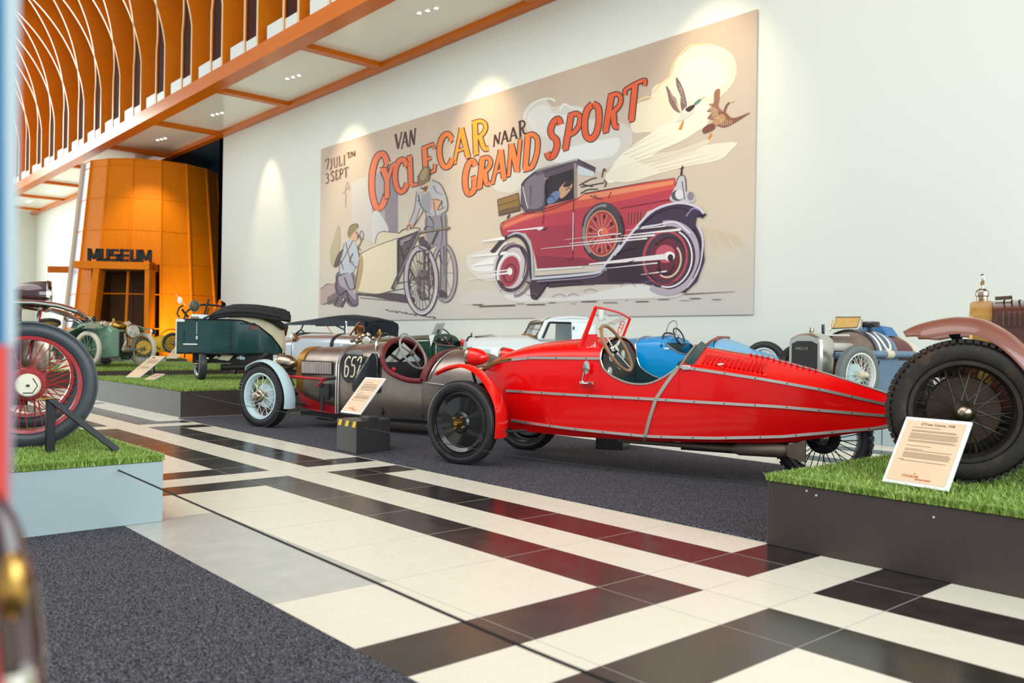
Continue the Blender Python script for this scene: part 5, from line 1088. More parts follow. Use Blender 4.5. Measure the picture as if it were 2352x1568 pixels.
    def fl(x, a, o=.003): return Vector((x, -(W_(x)+o)*math.cos(a), .50+(Z_(x)+o-.50)*math.sin(a)**.8))
    pt = MB(); pt.rings([[fl(.715+.30*i/6, a) for i in range(7)] for a in [A0+1.10*k/8 for k in range(9)]], 0, False); pp = pt.build('number_patch', rb2, t, smooth=60)
    nb = MB(); nb.rings([[fl(.755, a, .006), fl(.795, a, .006)] for a in [A0+.08+.88*k/10 for k in range(11)]], 0, False)
    O_ = []; I_ = []
    for i in range(28):
        q = 2*PI*i/28; O_.append(fl(.915+.085*math.cos(q), A0+.53+.46*math.sin(q), .006)); I_.append(fl(.915+.042*math.cos(q), A0+.53+.36*math.sin(q), .006))
    nb.rings([O_, I_], 0, True); nb.build('race_number', M_WHITE, pp, smooth=60)
    M_MS = mat('maroon_side', (.14, .035, .04), .45)
    R = []
    for x, w_, z in [(1.08, .42, .84), (1.25, .42, .83), (1.46, .40, .80)]:
        R.append([(x, -w_, .12), (x, -w_, .50)]+[(x, -w_*math.cos(a), .50+(z-.50)*math.sin(a)**.8) for a in [PI*i/18 for i in range(1, 9)]])
    s = MB(); s.rings(R, 0, False); s.rings([[(p[0], -p[1], p[2]) for p in r] for r in R], 0, False); s.build('cockpit_side', M_MS, t, smooth=50)
    eb = MB(); eb.tube([(p[0]+.0, p[1]-.004, p[2]) for p in R[2][1:]], .022, 8); eb.tube([R[0][-1], R[1][-1], R[2][-1]], .014, 6); eb.build('cockpit_edging', M_CREAM, t)
    closed_body(t, 'tail', M_WHITE, [(1.47, .40, .12, .50, .80), (1.75, .36, .12, .5, .76), (2.05, .24, .15, .48, .64), (2.25, .08, .25, .4, .45)])
    lo = MB(); lo.add([(.62, -.425, .13), (1.46, -.43, .13), (1.46, -.43, .50), (.72, -.425, .50)], [(0, 1, 2, 3)]); lo.box((.45, -.45, .08), (1.5, -.40, .28)); lo.build('lower_panel', rb, t, smooth=0)
    st = MB(); st.add([(.52, -.44, .28), (.56, -.44, .28), (.66, -.43, .52), (.62, -.43, .52)], [(0, 1, 2, 3)]); st.build('side_strut', rb, t, smooth=0)
    cp = MB(); cp.rings([[(1.10, -.25, .80), (1.4, -.2, .80), (1.4, .25, .80), (1.10, .25, .80)], [(1.12, -.15, .93), (1.38, -.12, .915), (1.38, .15, .915), (1.12, .15, .93)]], 0, True, False, True); cp.build('blue_cowl', mat('royal_blue', (.03, .16, .42), .35), t, smooth=30)
    q = [(.74, .28, .89), (.80, .28, 1.035), (.78, -.10, 1.03), (.72, -.10, .90)]
    w = MB(); w.tube(q, .009, 6, closed=True); w.tube([(.72, .30, .86), (.76, .31, 1.0)], .012, 6); w.tube([(.74, -.14, .88), (.76, -.14, 1.0)], .012, 6); wo = w.build('screen_frame', M_NICKEL, t)
    g = MB(); g.rings([q, [(x+.006, y, z) for x, y, z in q]], 0, True, True, True); g.build('amber_screen', mat('amber_glass', (.62, .28, .04), .25, col2=(.78, .58, .22), scale=14, stretch=(1, 6, 1)), wo, smooth=0)
    m_ = MB(); m_.bbox((.76, -.30, .90), (.90, -.12, .975), .02); m_.tube([(.83, -.2, .85), (.83, -.2, .92)], .03, 8); m_.build('bonnet_fitting', M_BLACK, t)
    kn = MB(); kn.tube([(.66, .36, .80), (.66, .36, .94)], .02, 8); kn.build('side_knob', M_BLACK, t)
    ax = MB(); ax.tube([(.17, -.5, .30), (.17, .5, .30)], .02, 8); ax.tube([(.0, -.25, .24), (1.9, -.25, .2)], .03, 8); ax.tube([(.0, .25, .24), (1.9, .25, .2)], .03, 8); ax.build('chassis', M_UNDER, t)
    for y in (-.5, .5): wheel(t, (1.85, y, .335), 0, .34, .105, .245, 'wire', -1 if y < 0 else 1, m_rim=M_WHITE, m_spoke=M_WHITE, nsp=28)
M_CHROME_B = mat('brushed_nickel', (.62, .60, .55), .25, .9)
build_racer()
# ------------------------------------------------------------------ orange timber tower with the museum door
M_TOWER = mat('tower_panel', (0.80, 0.205, 0.001), 0.55, col2=(0.88, 0.25, 0.002), scale=5, stretch=(2, 2, .3), spec=.2)
M_BATTEN = mat('tower_batten', (0.82, 0.23, 0.002), 0.5, spec=.25)
M_DOORDARK = mat('door_interior', (0.10, 0.035, 0.008), 0.6, col2=(.13, .05, .012), scale=3)
M_LILAC = mat('frosted_panel', (0.52, 0.50, 0.60), 0.4)
def build_tower():
    C = Vector((-34.77, 11.58, 0)); H = 7.45; va = math.atan2(-C.y, -C.x)      # va: direction from the tower to the visitor's side
    R0, R1 = 3.08, 2.40
    t = thing('museum_tower', C, 0, 'tapering orange timber tower with a dark doorway at the end of the hall', 'tower')
    # polygon corners, measured clockwise from the viewing direction
    offs = [math.radians(6.5+22.5*k) for k in range(16)]
    def pt(a, z): r = lerp(R0, R1, z/H); return Vector((r*math.cos(va+a), r*math.sin(va+a), z))
    levels = [0, 1.27, 2.51, 3.62, 4.85, 6.02, 7.2, H]
    drum = MB(); bt = MB(); lil = MB()
    door = (14, 15)                                                        # the facet that holds the doorway
    for k in range(16):
        a0, a1 = offs[k], offs[(k+1) % 16]
        for z0, z1 in zip(levels, levels[1:]):
            q = [pt(a0, z0), pt(a1, z0), pt(a1, z1), pt(a0, z1)]
            if k in door and z1 <= 3.7: continue
            (lil if k == 12 and z0 > .5 else drum).poly(q)
        bt.tube([pt(a0, 0), pt(a0, H)], .05, 6)
        for z in levels[1:]: bt.tube([pt(a0, z), pt(a1, z)], .022, 5)
    drum.poly([pt(a, H) for a in offs])
    drum.build('panels', M_TOWER, t, smooth=0); bo = bt.build('battens', M_BATTEN, t, smooth=40); lil.build('frosted_panels', M_LILAC, t, smooth=0)
    # doorway: projecting portal on its facet
    am = math.radians(-17)
    n = Vector((math.cos(va+am), math.sin(va+am), 0)); s = Vector((-n.y, n.x, 0))
    if s.dot(CR) < 0: s = -s
    M = Matrix(((s.x, n.x, 0, n.x*2.95), (s.y, n.y, 0, n.y*2.95), (0, 0, 1, 0), (0, 0, 0, 1)))   # x right, y outwards
    p = MB(); xl, xr = -.98, .80
    p.box((xr, -.3, 0), (xr+.16, .42, 3.65), 0, M)
    p.rings([[M @ Vector(v) for v in ((xl-.30, -.2, 0), (xl-.06, -.2, 0), (xl-.06, .42, 0), (xl-.30, .42, 0))], [M @ Vector(v) for v in ((xl+.02, -.2, 3.35), (xl+.24, -.2, 3.35), (xl+.24, .42, 3.35), (xl+.02, .42, 3.35))]], 0, True, True, True)
    p.box((xl-.62, -.6, 3.35), (xr+.16, .46, 3.60), 0, M)
    p.build('portal', M_BATTEN, t, smooth=0, bevel=.012)
    d = MB(); d.box((xl-.05, -1.6, 0.01), (xr, -1.55, 3.34), 0, M); d.box((xl-.07, -1.6, 0.01), (xl-.05, .3, 3.34), 0, M); d.box((xr-.02, -1.6, .01), (xr, .3, 3.34), 0, M); d.box((xl-.05, -1.6, 3.32), (xr, .3, 3.34), 0, M)
    dd = d.build('doorway', M_DOORDARK, t, smooth=0)
    g = MB()
    for x in (-.25, .42): g.box((x-.03, -1.55, 0), (x+.03, -1.5, 3.3), 0, M)
    for z in (1.25, 3.0): g.box((xl, -1.55, z-.03), (xr, -1.5, z+.03), 0, M)
    g.build('inner_battens', mat('inner_batten', (.14, .05, .012), .5), dd, smooth=0)
    lt = MB(); h_, w_, bar = .44, .32, .105
    def seg(x, *q): lt.rings([[M @ Vector((x+a, y, 3.62+c)) for a, c in q] for y in (.30, .40)], 0, True, True, True)
    def glyph(ch, x):
        W, H_, b = w_, h_, bar
        if ch == 'M':
            W = .40; seg(x, (0, 0), (b, 0), (b, H_), (0, H_)); seg(x, (W-b, 0), (W, 0), (W, H_), (W-b, H_)); seg(x, (0, H_), (b*1.05, H_), (W/2+.03, .06), (W/2-.03, .06)); seg(x, (W-b*1.05, H_), (W, H_), (W/2+.03, .06), (W/2-.03, .06)); return W
        if ch == 'U': seg(x, (0, .05), (b, .05), (b, H_), (0, H_)); seg(x, (W-b, .05), (W, .05), (W, H_), (W-b, H_)); seg(x, (.04, 0), (W-.04, 0), (W, .05), (W, b), (0, b), (0, .05))
        if ch == 'E': seg(x, (0, 0), (b, 0), (b, H_), (0, H_)); [seg(x, (0, z), (W-.03, z), (W-.03, z+.09), (0, z+.09)) for z in (0, .175, H_-.09)]
        if ch == 'S': seg(x, (.03, H_-.09), (W-.02, H_-.09), (W-.05, H_), (.05, H_)); seg(x, (0, .2), (b, .2), (b, H_-.02), (.02, H_-.03)); seg(x, (0, .175), (W, .175), (W, .265), (0, .265)); seg(x, (W-b, .03), (W-.01, .03), (W, .24), (W-b, .24)); seg(x, (.02, 0), (W-.05, 0), (W, .09), (0, .09))
        return W
    xx = -1.16
    for ch in 'MUSEUM': xx += glyph(ch, xx)+.018
    lt.build('museum_lettering', M_BLACKMATT, t, smooth=0)
    f = MB(); e = pt(offs[12], 0); f.tube([pt(offs[12], 0)*1.015, Vector((pt(offs[12], H).x*1.02, pt(offs[12], H).y*1.02, H))], .085, 6); f.build('edge_post', mat('pale_edge_post', (.80, .66, .48), .35), t)
    f = MB(); q = pt(offs[12], 3.45); f.box((-.05, -.5, -.12), (.05, .9, .12), 0, Matrix.Translation(q) @ Matrix.Rotation(math.atan2(-CR.y, -CR.x)-PI/2, 4, 'Z')); f.build('bracket', M_ORANGE, t, smooth=0)
    return t
build_tower()
spot('tower_uplight', (-30.0, 10.6, .5), (-32.9, 12.6, 2.2), 500, 80, (1.0, .80, .38), .8, .1)
spot('tower_downlight', (-30.5, 9.9, 7.6), (-33.6, 11.2, 2.0), 420, 70, (1.0, .84, .5), .8, .1)
# ------------------------------------------------------------------ exhibition poster: a flat printed board on the wall
PY = 11.975
def hx(s): 
    c = [int(s[i:i+2], 16)/255 for i in (0, 2, 4)]
    return tuple(x/12.92 if x <= .04045 else ((x+.055)/1.055)**2.4 for x in c)
PMATS = []; PIDX = {}
def pm(s):
    if s not in PIDX: PIDX[s] = len(PMATS); PMATS.append(mat('print_'+s, hx(s), 0.6, spec=0.3))
    return PIDX[s]
VW = {'a': (720, 220, .34437), 'b': (1040, 330, .29762), 'c': (1100, 20, .28061)}      # sketch sheets the drawing was measured on
LAYER = [0]
def P2(v, p): o = VW[v]; return (o[0]+p[0]*o[2], o[1]+p[1]*o[2])
def plane(q): return at_y(q[0], q[1], PY-0.012-LAYER[0]*0.0001)
def smooth2(pts, closed=True, n=4): return [(p.x, p.y) for p in spline([(x, y, 0) for x, y in pts], n, closed)]
def fill(mb, v, col, pts, sm=True):
    q = [P2(v, p) for p in pts]
    if sm: q = smooth2(q)
    LAYER[0] += 1; mb.poly([plane(p) for p in q], pm(col))
def ribbon(mb, q, w0, w1, col, raw=False):
    K = len(q); L = []; R = []; LAYER[0] += .3 if raw else 1
    for i in range(K):
        a, b = q[max(i-1, 0)], q[min(i+1, K-1)]; dx, dy = b[0]-a[0], b[1]-a[1]; d = math.hypot(dx, dy) or 1; u = i/(K-1)
        w = lerp(w0, w1, u)/2
        if 0 < i < K-1:
            e = math.hypot(q[i][0]-a[0], q[i][1]-a[1]) or 1; w /= max(.62, abs(((q[i][0]-a[0])*dx+(q[i][1]-a[1])*dy)/(e*d)))
        L.append(plane((q[i][0]-dy/d*w, q[i][1]+dx/d*w))); R.append(plane((q[i][0]+dy/d*w, q[i][1]-dx/d*w)))
    mb.add(L+R, [(i, i+1, K+i+1, K+i) for i in range(K-1)], pm(col))
def st(mb, v, col, w, pts, sm=True, w1=None):
    q = [P2(v, p) for p in pts]; s = VW[v][2]
    if sm and len(q) > 2: q = smooth2(q, False)
    ribbon(mb, q, w*s, (w if w1 is None else w1)*s, col)
def ell(mb, v, col, c, rx, ry, w=None, tilt=0.0, a0=0, a1=2*PI, n=40):
    pts = []
    for i in range(n+1 if w else n):
        a = a0+(a1-a0)*i/n; x, y = rx*math.cos(a), ry*math.sin(a); pts.append((c[0]+x*math.cos(tilt)-y*math.sin(tilt), c[1]+x*math.sin(tilt)+y*math.cos(tilt)))
    if w: st(mb, v, col, w, pts, False)
    else: fill(mb, v, col, pts, False)
# stroke alphabet: (points, weight); weight 1 = stem, 0.45 = hairline
GL = {'C': [([(.95, .80), (.72, .98), (.38, .95), (.14, .70), (.12, .35), (.35, .05), (.70, .04), (.95, .22)], 1), ([(.95, .80), (.80, .72)], .6)],
 'Y': [([(.05, 1), (.30, .95), (.50, .52)], .9), ([(.95, 1), (.78, .95), (.50, .52)], .6), ([(.50, .55), (.50, .03)], 1), ([(.30, .02), (.70, .02)], .4)],
 'L': [([(.25, .98), (.25, .03)], 1), ([(.05, .98), (.45, .98)], .4), ([(.25, .05), (.90, .05), (.95, .28)], .6)],
 'E': [([(.22, .97), (.22, .03)], 1), ([(.05, .97), (.88, .97), (.92, .78)], .6), ([(.22, .53), (.70, .53)], .55), ([(.05, .04), (.90, .04), (.97, .26)], .6)],
 'A': [([(.08, .03), (.50, .97)], .6), ([(.50, .97), (.90, .03)], 1), ([(.24, .33), (.76, .33)], .5), ([(-.04, .02), (.22, .02)], .35), ([(.76, .02), (1.04, .02)], .35)],
 'R': [([(.22, .97), (.22, .03)], 1), ([(.05, .97), (.55, .97), (.84, .84), (.84, .66), (.58, .53), (.22, .50)], .75), ([(.50, .52), (.72, .12), (1.0, .05)], .9), ([(.05, .02), (.40, .02)], .35)],
 'V': [([(.08, .97), (.46, .03)], 1), ([(.46, .03), (.90, .97)], .55), ([(-.04, .98), (.24, .98)], .35), ([(.78, .98), (1.02, .98)], .35)],
 'N': [([(.14, .03), (.14, .97)], .6), ([(.14, .97), (.84, .05)], 1), ([(.84, .03), (.84, .97)], .6), ([(0, .02), (.28, .02)], .35), ([(.70, .98), (1, .98)], .35)],
 'G': [([(.92, .80), (.70, .98), (.36, .94), (.14, .68), (.12, .34), (.34, .05), (.66, .03), (.86, .14), (.86, .44)], 1), ([(.56, .46), (.98, .46)], .5)],
 'D': [([(.22, .97), (.22, .03)], 1), ([(.05, .97), (.50, .97), (.86, .78), (.90, .42), (.68, .08), (.40, .03), (.05, .03)], .85)],
 'S': [([(.88, .80), (.66, .98), (.34, .95), (.20, .76), (.36, .58), (.66, .45), (.80, .25), (.64, .05), (.32, .02), (.10, .18)], 1)],
 'P': [([(.22, .97), (.22, .03)], 1), ([(.05, .97), (.58, .97), (.88, .82), (.86, .58), (.60, .44), (.22, .42)], .8), ([(.05, .02), (.42, .02)], .35)],
 'O': [([(.50, .98), (.20, .84), (.10, .50), (.20, .16), (.50, .02), (.80, .16), (.90, .50), (.80, .84), (.50, .98)], 1)],
 'T': [([(.50, .97), (.50, .03)], 1), ([(.02, .80), (.06, .96), (.94, .96), (1.02, .80)], .6), ([(.32, .02), (.68, .02)], .35)],
 'J': [([(.60, .97), (.60, .22), (.40, .02), (.12, .10)], .9), ([(.36, .98), (.84, .98)], .35)], 'U': [([(.15, .97), (.15, .28), (.40, .02), (.68, .06), (.84, .30), (.84, .97)], .8), ([(.0, .98), (.32, .98)], .3), ([(.70, .98), (1, .98)], .3)],
 'I': [([(.5, .97), (.5, .03)], 1), ([(.15, .98), (.85, .98)], .35), ([(.15, .02), (.85, .02)], .35)], 'M': [([(.08, .03), (.14, .97)], .5), ([(.14, .97), (.50, .15)], .9), ([(.50, .15), (.86, .97)], .5), ([(.86, .97), (.92, .03)], .9)],
 '/': [([(.05, .0), (.95, 1.0)], .5)], '7': [([(.05, .82), (.08, .96), (.92, .96), (.45, .02)], .8)], '3': [([(.12, .86), (.45, .98), (.80, .84), (.72, .60), (.40, .54)], .8), ([(.40, .54), (.78, .46), (.84, .20), (.50, .01), (.08, .12)], .8)]}
def letter(mb, v, ch, TL, TR, BR, BL, weight, col, edge=None, col2=None):
    q = [P2(v, p) for p in (TL, TR, BR, BL)]
    def mp(x, y): 
        t = (lerp(q[0][0], q[1][0], x), lerp(q[0][1], q[1][1], x)); b = (lerp(q[3][0], q[2][0], x), lerp(q[3][1], q[2][1], x)); return (lerp(b[0], t[0], y), lerp(b[1], t[1], y))
    for k, (c, ex) in enumerate(([(edge, 4.2)] if edge else [])+[(col, 0)]):
        LAYER[0] += 1
        for pts, w in GL[ch]:
            s = [(p.x, p.y) for p in spline([(x, y, 0) for x, y in pts], 5)] if len(pts) > 2 and not (ch in 'NVMY/E') else pts
            ribbon(mb, [mp(*p) for p in s], weight*w+ex, weight*w+ex, c, True)
def poster_ground():
    m = mat('poster_ground', hx('CDB9A6'), .6, spec=.3); nt = m.node_tree; b = nt.nodes['Principled BSDF']; g = nt.nodes.new('ShaderNodeNewGeometry'); sx = nt.nodes.new('ShaderNodeSeparateXYZ')
    n = nt.nodes.new('ShaderNodeTexNoise'); n.inputs['Scale'].default_value = .7; n.inputs['Detail'].default_value = 3; ad = nt.nodes.new('ShaderNodeMath'); ad.operation = 'MULTIPLY_ADD'; ad.inputs[1].default_value = 2.2
    r = nt.nodes.new('ShaderNodeValToRGB'); mr = nt.nodes.new('ShaderNodeMapRange'); mr.inputs[1].default_value = 2.6; mr.inputs[2].default_value = 8.0
    for k, (p, c) in enumerate(((0.0, 'CBC5BF'), (.3, 'D6C6B2'), (.65, 'C9B7A6'), (1.0, 'BBA491'))):
        e = r.color_ramp.elements[k] if k < 2 else r.color_ramp.elements.new(p); e.position = p; e.color = (*hx(c), 1)
    nt.links.new(g.outputs['Position'], sx.inputs[0]); nt.links.new(g.outputs['Position'], n.inputs['Vector']); nt.links.new(n.outputs['Fac'], ad.inputs[0]); nt.links.new(sx.outputs['Z'], ad.inputs[2])
    nt.links.new(ad.outputs[0], mr.inputs[0]); nt.links.new(mr.outputs[0], r.inputs[0]); nt.links.new(r.outputs[0], b.inputs['Base Color']); return m
def poster():
    c = Vector((-16.2, PY, 4.1)); t = thing('exhibition_poster', (0, 0, 0), 0, 'huge printed mural of two vintage cars and red lettering on the white wall', 'poster')
    b = MB(); TL, TR, BR, BL = (-23.95-1.6+1.6, 0, 0), 0, 0, 0
    q = [at_y(737, 343, PY-.01), at_y(1740, 20, PY-.01), at_y(1727.5, 725.5, PY-.01), at_y(732, 735.5, PY-.01)]
    x0, x1 = (q[0].x+q[3].x)/2, (q[1].x+q[2].x)/2; z1, z0 = (q[0].z+q[1].z)/2, (q[2].z+q[3].z)/2
    b.box((x0, PY-.01, z0), (x1, 11.992, z1)); b.build('board', poster_ground(), t, smooth=0)
    m = MB(); A = lambda col, pts, sm=True: fill(m, 'a', col, pts, sm); B = lambda col, pts, sm=True: fill(m, 'b', col, pts, sm); C_ = lambda col, pts, sm=True: fill(m, 'c', col, pts, sm)
    # clouds and light rays
    C_('D3CBC3', [(360, 880), (430, 770), (540, 740), (600, 800), (700, 790), (860, 810), (900, 900), (1060, 900), (1240, 980), (1230, 1150), (1000, 1330), (800, 1270), (500, 1300), (330, 1480), (180, 1500), (100, 1420), (250, 1250), (420, 1100)])
    C_('DDD8D2', [(400, 880), (470, 800), (560, 790), (620, 860), (760, 880), (740, 1000), (600, 1060), (450, 1000)]); C_('E2E0DB', [(560, 1180), (760, 1130), (960, 1080), (1150, 1060), (1100, 1200), (860, 1240), (640, 1260)])
    C_('E9DDC2', [(1250, 900), (1290, 780), (1400, 740), (1430, 640), (1560, 560), (1620, 420), (1760, 300), (1900, 290), (2060, 360), (2110, 500), (2060, 640), (1900, 800), (1860, 960), (1600, 1050), (1400, 1010), (1260, 1010)])
    C_('F3EAD2', [(1620, 560), (1700, 430), (1850, 400), (2000, 480), (2020, 600), (1860, 740), (1700, 760), (1600, 680)]); C_('EEE6D2', [(1180, 1180), (1600, 900), (1850, 760), (1900, 900), (1700, 1060), (1450, 1180), (1150, 1400), (1040, 1400)])
    C_('E8DFCC', [(1040, 1350), (1500, 1180), (2080, 1090), (2060, 1160), (1960, 1240), (1700, 1290), (1500, 1340), (1200, 1420)]); C_('DCD0BC', [(1300, 1250), (1700, 1130), (1920, 1050), (1800, 1150), (1500, 1250)])
    for p in ([(1560, 560), (1600, 440), (1720, 310), (1880, 290)], [(1430, 690), (1480, 620), (1560, 560)], [(1290, 760), (1380, 720), (1420, 740)]): st(m, 'c', 'E9C896', 14, p)
    for p in ([(620, 760), (600, 740), (520, 740), (430, 790), (360, 900)], [(660, 830), (700, 780), (760, 810), (860, 830)], [(560, 960), (600, 880), (660, 860)]): st(m, 'c', 'E4E2DE', 18, p, w1=6)
    for i in range(9): st(m, 'c', 'D9C9AE', 7, [(1150+i*40, 1180+i*18), (1500+i*55, 1010+i*26)], False, 2)
    for i in range(12): st(m, 'b', 'D9C6A6', 8, [(1930+i*24, 640+i*6), (1980+i*24, 780+(i % 4)*14)], False, 2)
    LAYER[0] = 46
    # left scene: doorway, tree, box, kneeling mechanic, cyclecar, standing man
    A('A99BA0', [(395, 560), (460, 480), (560, 470), (562, 910), (400, 990)], False); A('8F8089', [(470, 500), (560, 470), (560, 905), (480, 925)], False); A('C9C2BC', [(250, 580), (390, 520), (395, 985), (255, 900)], False)
    LAYER[0] = 58
    A('CDCAC8', [(390, 960), (390, 800), (420, 765), (455, 800), (500, 905), (400, 985)]); A('BBA98A', [(120, 1130), (110, 1040), (135, 950), (160, 870), (175, 880), (175, 1000), (150, 1120)])
    for p in ([(205, 650), (225, 575), (240, 630)], [(195, 650), (240, 600)], [(215, 650), (212, 740)]): st(m, 'a', 'B7A08B', 6, p)
    A('B79D97', [(45, 1280), (140, 1245), (148, 1380), (45, 1390)], False); A('7E6266', [(90, 1345), (148, 1310), (148, 1385), (95, 1392)], False); st(m, 'a', '7A5E60', 5, [(50, 1290), (90, 1255), (125, 1260)])
    A('4E3A44', [(60, 1395), (300, 1330), (640, 1385), (640, 1330), (360, 1300), (300, 1310), (160, 1350)]); 
    for i in range(16): st(m, 'a', '5A434C', 7-(i % 3)*2, [(480+i*21, 1425+i*3.2+(i % 2)*6), (500+i*21+(i % 3)*10, 1430+i*3.2+(i % 2)*6)], False)
    for i in range(10): st(m, 'a', '5A434C', 5, [(310+i*32, 1345+i*3), (345+i*32, 1350+i*3)], False)
    A('6F5F6E', [(150, 1190), (200, 1160), (260, 1170), (285, 1260), (296, 1390), (240, 1400), (190, 1330), (190, 1400), (140, 1395), (150, 1290)]); A('A59CA8', [(170, 1190), (240, 1175), (268, 1260), (280, 1360), (215, 1290), (175, 1260)]); st(m, 'a', '3E2F3A', 12, [(160, 1200), (150, 1280), (180, 1330), (220, 1300), (235, 1380)]); st(m, 'a', '3E2F3A', 14, [(140, 1400), (165, 1340)], False); st(m, 'a', '4E3A44', 16, [(185, 1410), (215, 1350)], False)
    A('B9BFC9', [(205, 985), (250, 955), (290, 1000), (300, 1060), (305, 1110), (280, 1145), (255, 1180), (180, 1185), (175, 1100)]); st(m, 'a', '5C4A4E', 5, [(205, 985), (178, 1090), (170, 1180)]); st(m, 'a', '5C4A4E', 5, [(290, 1000), (308, 1105), (282, 1145), (255, 1100)])
    st(m, 'a', '7C5B3E', 7, [(215, 975), (235, 1060), (255, 1110)]); st(m, 'a', '7C5B3E', 7, [(262, 965), (215, 1060), (180, 1120)]); A('5B463E', [(135, 1140), (160, 1060), (200, 1020), (185, 1080), (165, 1130)])
    A('D9A98A', [(245, 935), (285, 890), (298, 930), (290, 960), (255, 962)]); A('8E7A50', [(228, 920), (245, 870), (285, 855), (298, 875), (285, 890), (250, 935), (238, 948)]); st(m, 'a', '4A3A34', 4, [(228, 925), (245, 868), (290, 853), (298, 880)]); ell(m, 'a', '7A6A66', (320, 930), 12, 30, 6); st(m, 'a', '4A3A34', 5, [(300, 930), (318, 965), (300, 1010), (315, 1030)])
    A('E4D6B6', [(272, 1290), (305, 1080), (375, 1020), (440, 965), (562, 955), (562, 1240), (520, 1300), (420, 1322), (300, 1312)]); A('B79B72', [(272, 1290), (300, 1110), (325, 1060), (332, 1150), (300, 1290)]); A('D8CBAE', [(405, 980), (430, 920), (470, 902), (570, 915), (640, 890), (700, 895), (560, 955), (430, 1000)])
    for p in ([(300, 1060), (420, 1000), (560, 950)], [(285, 1305), (420, 1322), (520, 1300), (640, 1280)], [(410, 985), (430, 920), (475, 900)], [(470, 905), (575, 915)], [(570, 920), (600, 890), (700, 880), (705, 900)]): st(m, 'a', '5A4650', 5, p)
    A('5B4A55', [(560, 960), (690, 905), (640, 1040), (560, 1180)], False); A('8F8A86', [(580, 965), (660, 930), (640, 960), (580, 1000)], False); A('4E3F4A', [(700, 950), (760, 930), (830, 900), (830, 960), (780, 1020), (720, 1010)]); A('D0A07C', [(740, 900), (790, 890), (780, 960), (745, 960)])
    ell(m, 'a', 'A59AA0', (872, 1180), 74, 186, 24, -.04); ell(m, 'a', '4E3A44', (872, 1180), 86, 198, 5, -.04); ell(m, 'a', '4E3A44', (872, 1180), 62, 172, 5, -.04)
    for i in range(8): a = 2*PI*i/8; st(m, 'a', '8A7C82', 3, [(872, 1180), (872+60*math.cos(a), 1180+170*math.sin(a))], False)
    # standing man
    A('8E8890', [(755, 800), (880, 780), (885, 1000), (882, 1330), (842, 1330), (840, 1010), (780, 1010), (745, 900)]); A('B5B0B2', [(690, 620), (740, 590), (800, 570), (850, 600), (888, 690), (895, 760), (850, 790), (775, 800), (735, 770), (690, 720)]); A('9A979E', [(700, 650), (770, 640), (790, 700), (770, 780), (720, 740)])
    st(m, 'a', 'B5B0B2', 44, [(705, 650), (690, 740), (655, 850), (640, 880)], True, 30); st(m, 'a', '4E4048', 5, [(688, 640), (672, 760), (635, 850)]); st(m, 'a', '4E4048', 5, [(735, 760), (700, 820), (665, 870)]); A('D2A080', [(618, 880), (635, 845), (665, 850), (655, 885), (630, 895)])
    st(m, 'a', '4E4048', 5, [(790, 560), (850, 595), (890, 690), (890, 760), (850, 790)]); st(m, 'a', '4E4048', 5, [(745, 770), (755, 840), (745, 900)]); st(m, 'a', '4E4048', 5, [(880, 790), (886, 1000), (884, 1330)]); st(m, 'a', '4E4048', 6, [(845, 1010), (850, 1200), (842, 1330)]); A('D2A080', [(790, 700), (830, 680), (850, 730), (820, 770), (790, 750)]); st(m, 'a', '4E4048', 5, [(800, 700), (815, 800)], False); st(m, 'a', '4E4048', 5, [(790, 690), (850, 700), (860, 750)])
    A('4A3A40', [(835, 1330), (845, 1290), (880, 1310), (890, 1340), (840, 1345)]); A('D9B094', [(712, 600), (765, 570), (770, 620), (742, 655), (715, 635)]); A('7A5A40', [(730, 610), (765, 600), (750, 640), (735, 625)])
    LET = []
    ell(m, 'a', 'BDB3B8', (718, 1230), 100, 216, 30, -.03); ell(m, 'a', '3F303A', (718, 1230), 116, 232, 7, -.03); ell(m, 'a', '3F303A', (718, 1230), 86, 198, 8, -.03); ell(m, 'a', 'E4DFDC', (718, 1230), 104, 222, 6, -.03, .3, 2.6)
    for i in range(22): a = 2*PI*i/22; st(m, 'a', '5E4D55', 3.5, [(706, 1230), (718+84*math.cos(a), 1230+194*math.sin(a))], False)
    for p in ([(660, 1220), (780, 1210)], [(740, 1030), (735, 1340)], [(765, 1040), (770, 1360)], [(720, 1160), (780, 1270)], [(640, 1150), (700, 1260)], [(690, 1290), (760, 1360)]): st(m, 'a', '4A3842', 13, p, False, 7)
    for x, y in ((690, 1225), (745, 1180), (765, 1250), (730, 1330)): ell(m, 'a', '6B525A', (x, y), 16, 22)
    st(m, 'a', '4A3842', 24, [(525, 1290), (700, 905)], False); st(m, 'a', '8F7F78', 8, [(535, 1275), (705, 910)], False); st(m, 'a', '4A3842', 16, [(690, 915), (910, 880)], False); st(m, 'a', 'A89070', 6, [(695, 912), (905, 878)], False); st(m, 'a', '4A3842', 14, [(790, 990), (830, 900)], False); st(m, 'a', '4A3842', 12, [(562, 960), (562, 1240)], False)
    LAYER[0] = 46
    # right scene: the speeding red car
    B('D2C9C4', [(100, 1240), (60, 1190), (180, 1120), (330, 1130), (560, 1130), (700, 1100), (1000, 1150), (1300, 1090), (1500, 1060), (1750, 1140), (1700, 1190), (1300, 1200), (900, 1220), (500, 1240)]); B('DEDAD8', [(400, 1170), (560, 1130), (700, 1190), (1000, 1170), (1400, 1090), (1600, 1130), (1700, 1170), (1200, 1200), (800, 1210), (500, 1215)])
    B('DAD3CC', [(120, 860), (300, 800), (420, 760), (420, 1010), (260, 1060), (130, 980)]); B('E9E7E6', [(150, 940), (330, 870), (330, 970), (180, 980)])
    B('4A3545', [(590, 1060), (640, 1020), (1440, 960), (1460, 1080), (1100, 1085), (740, 1108), (700, 1090), (650, 1200), (600, 1180)], False)
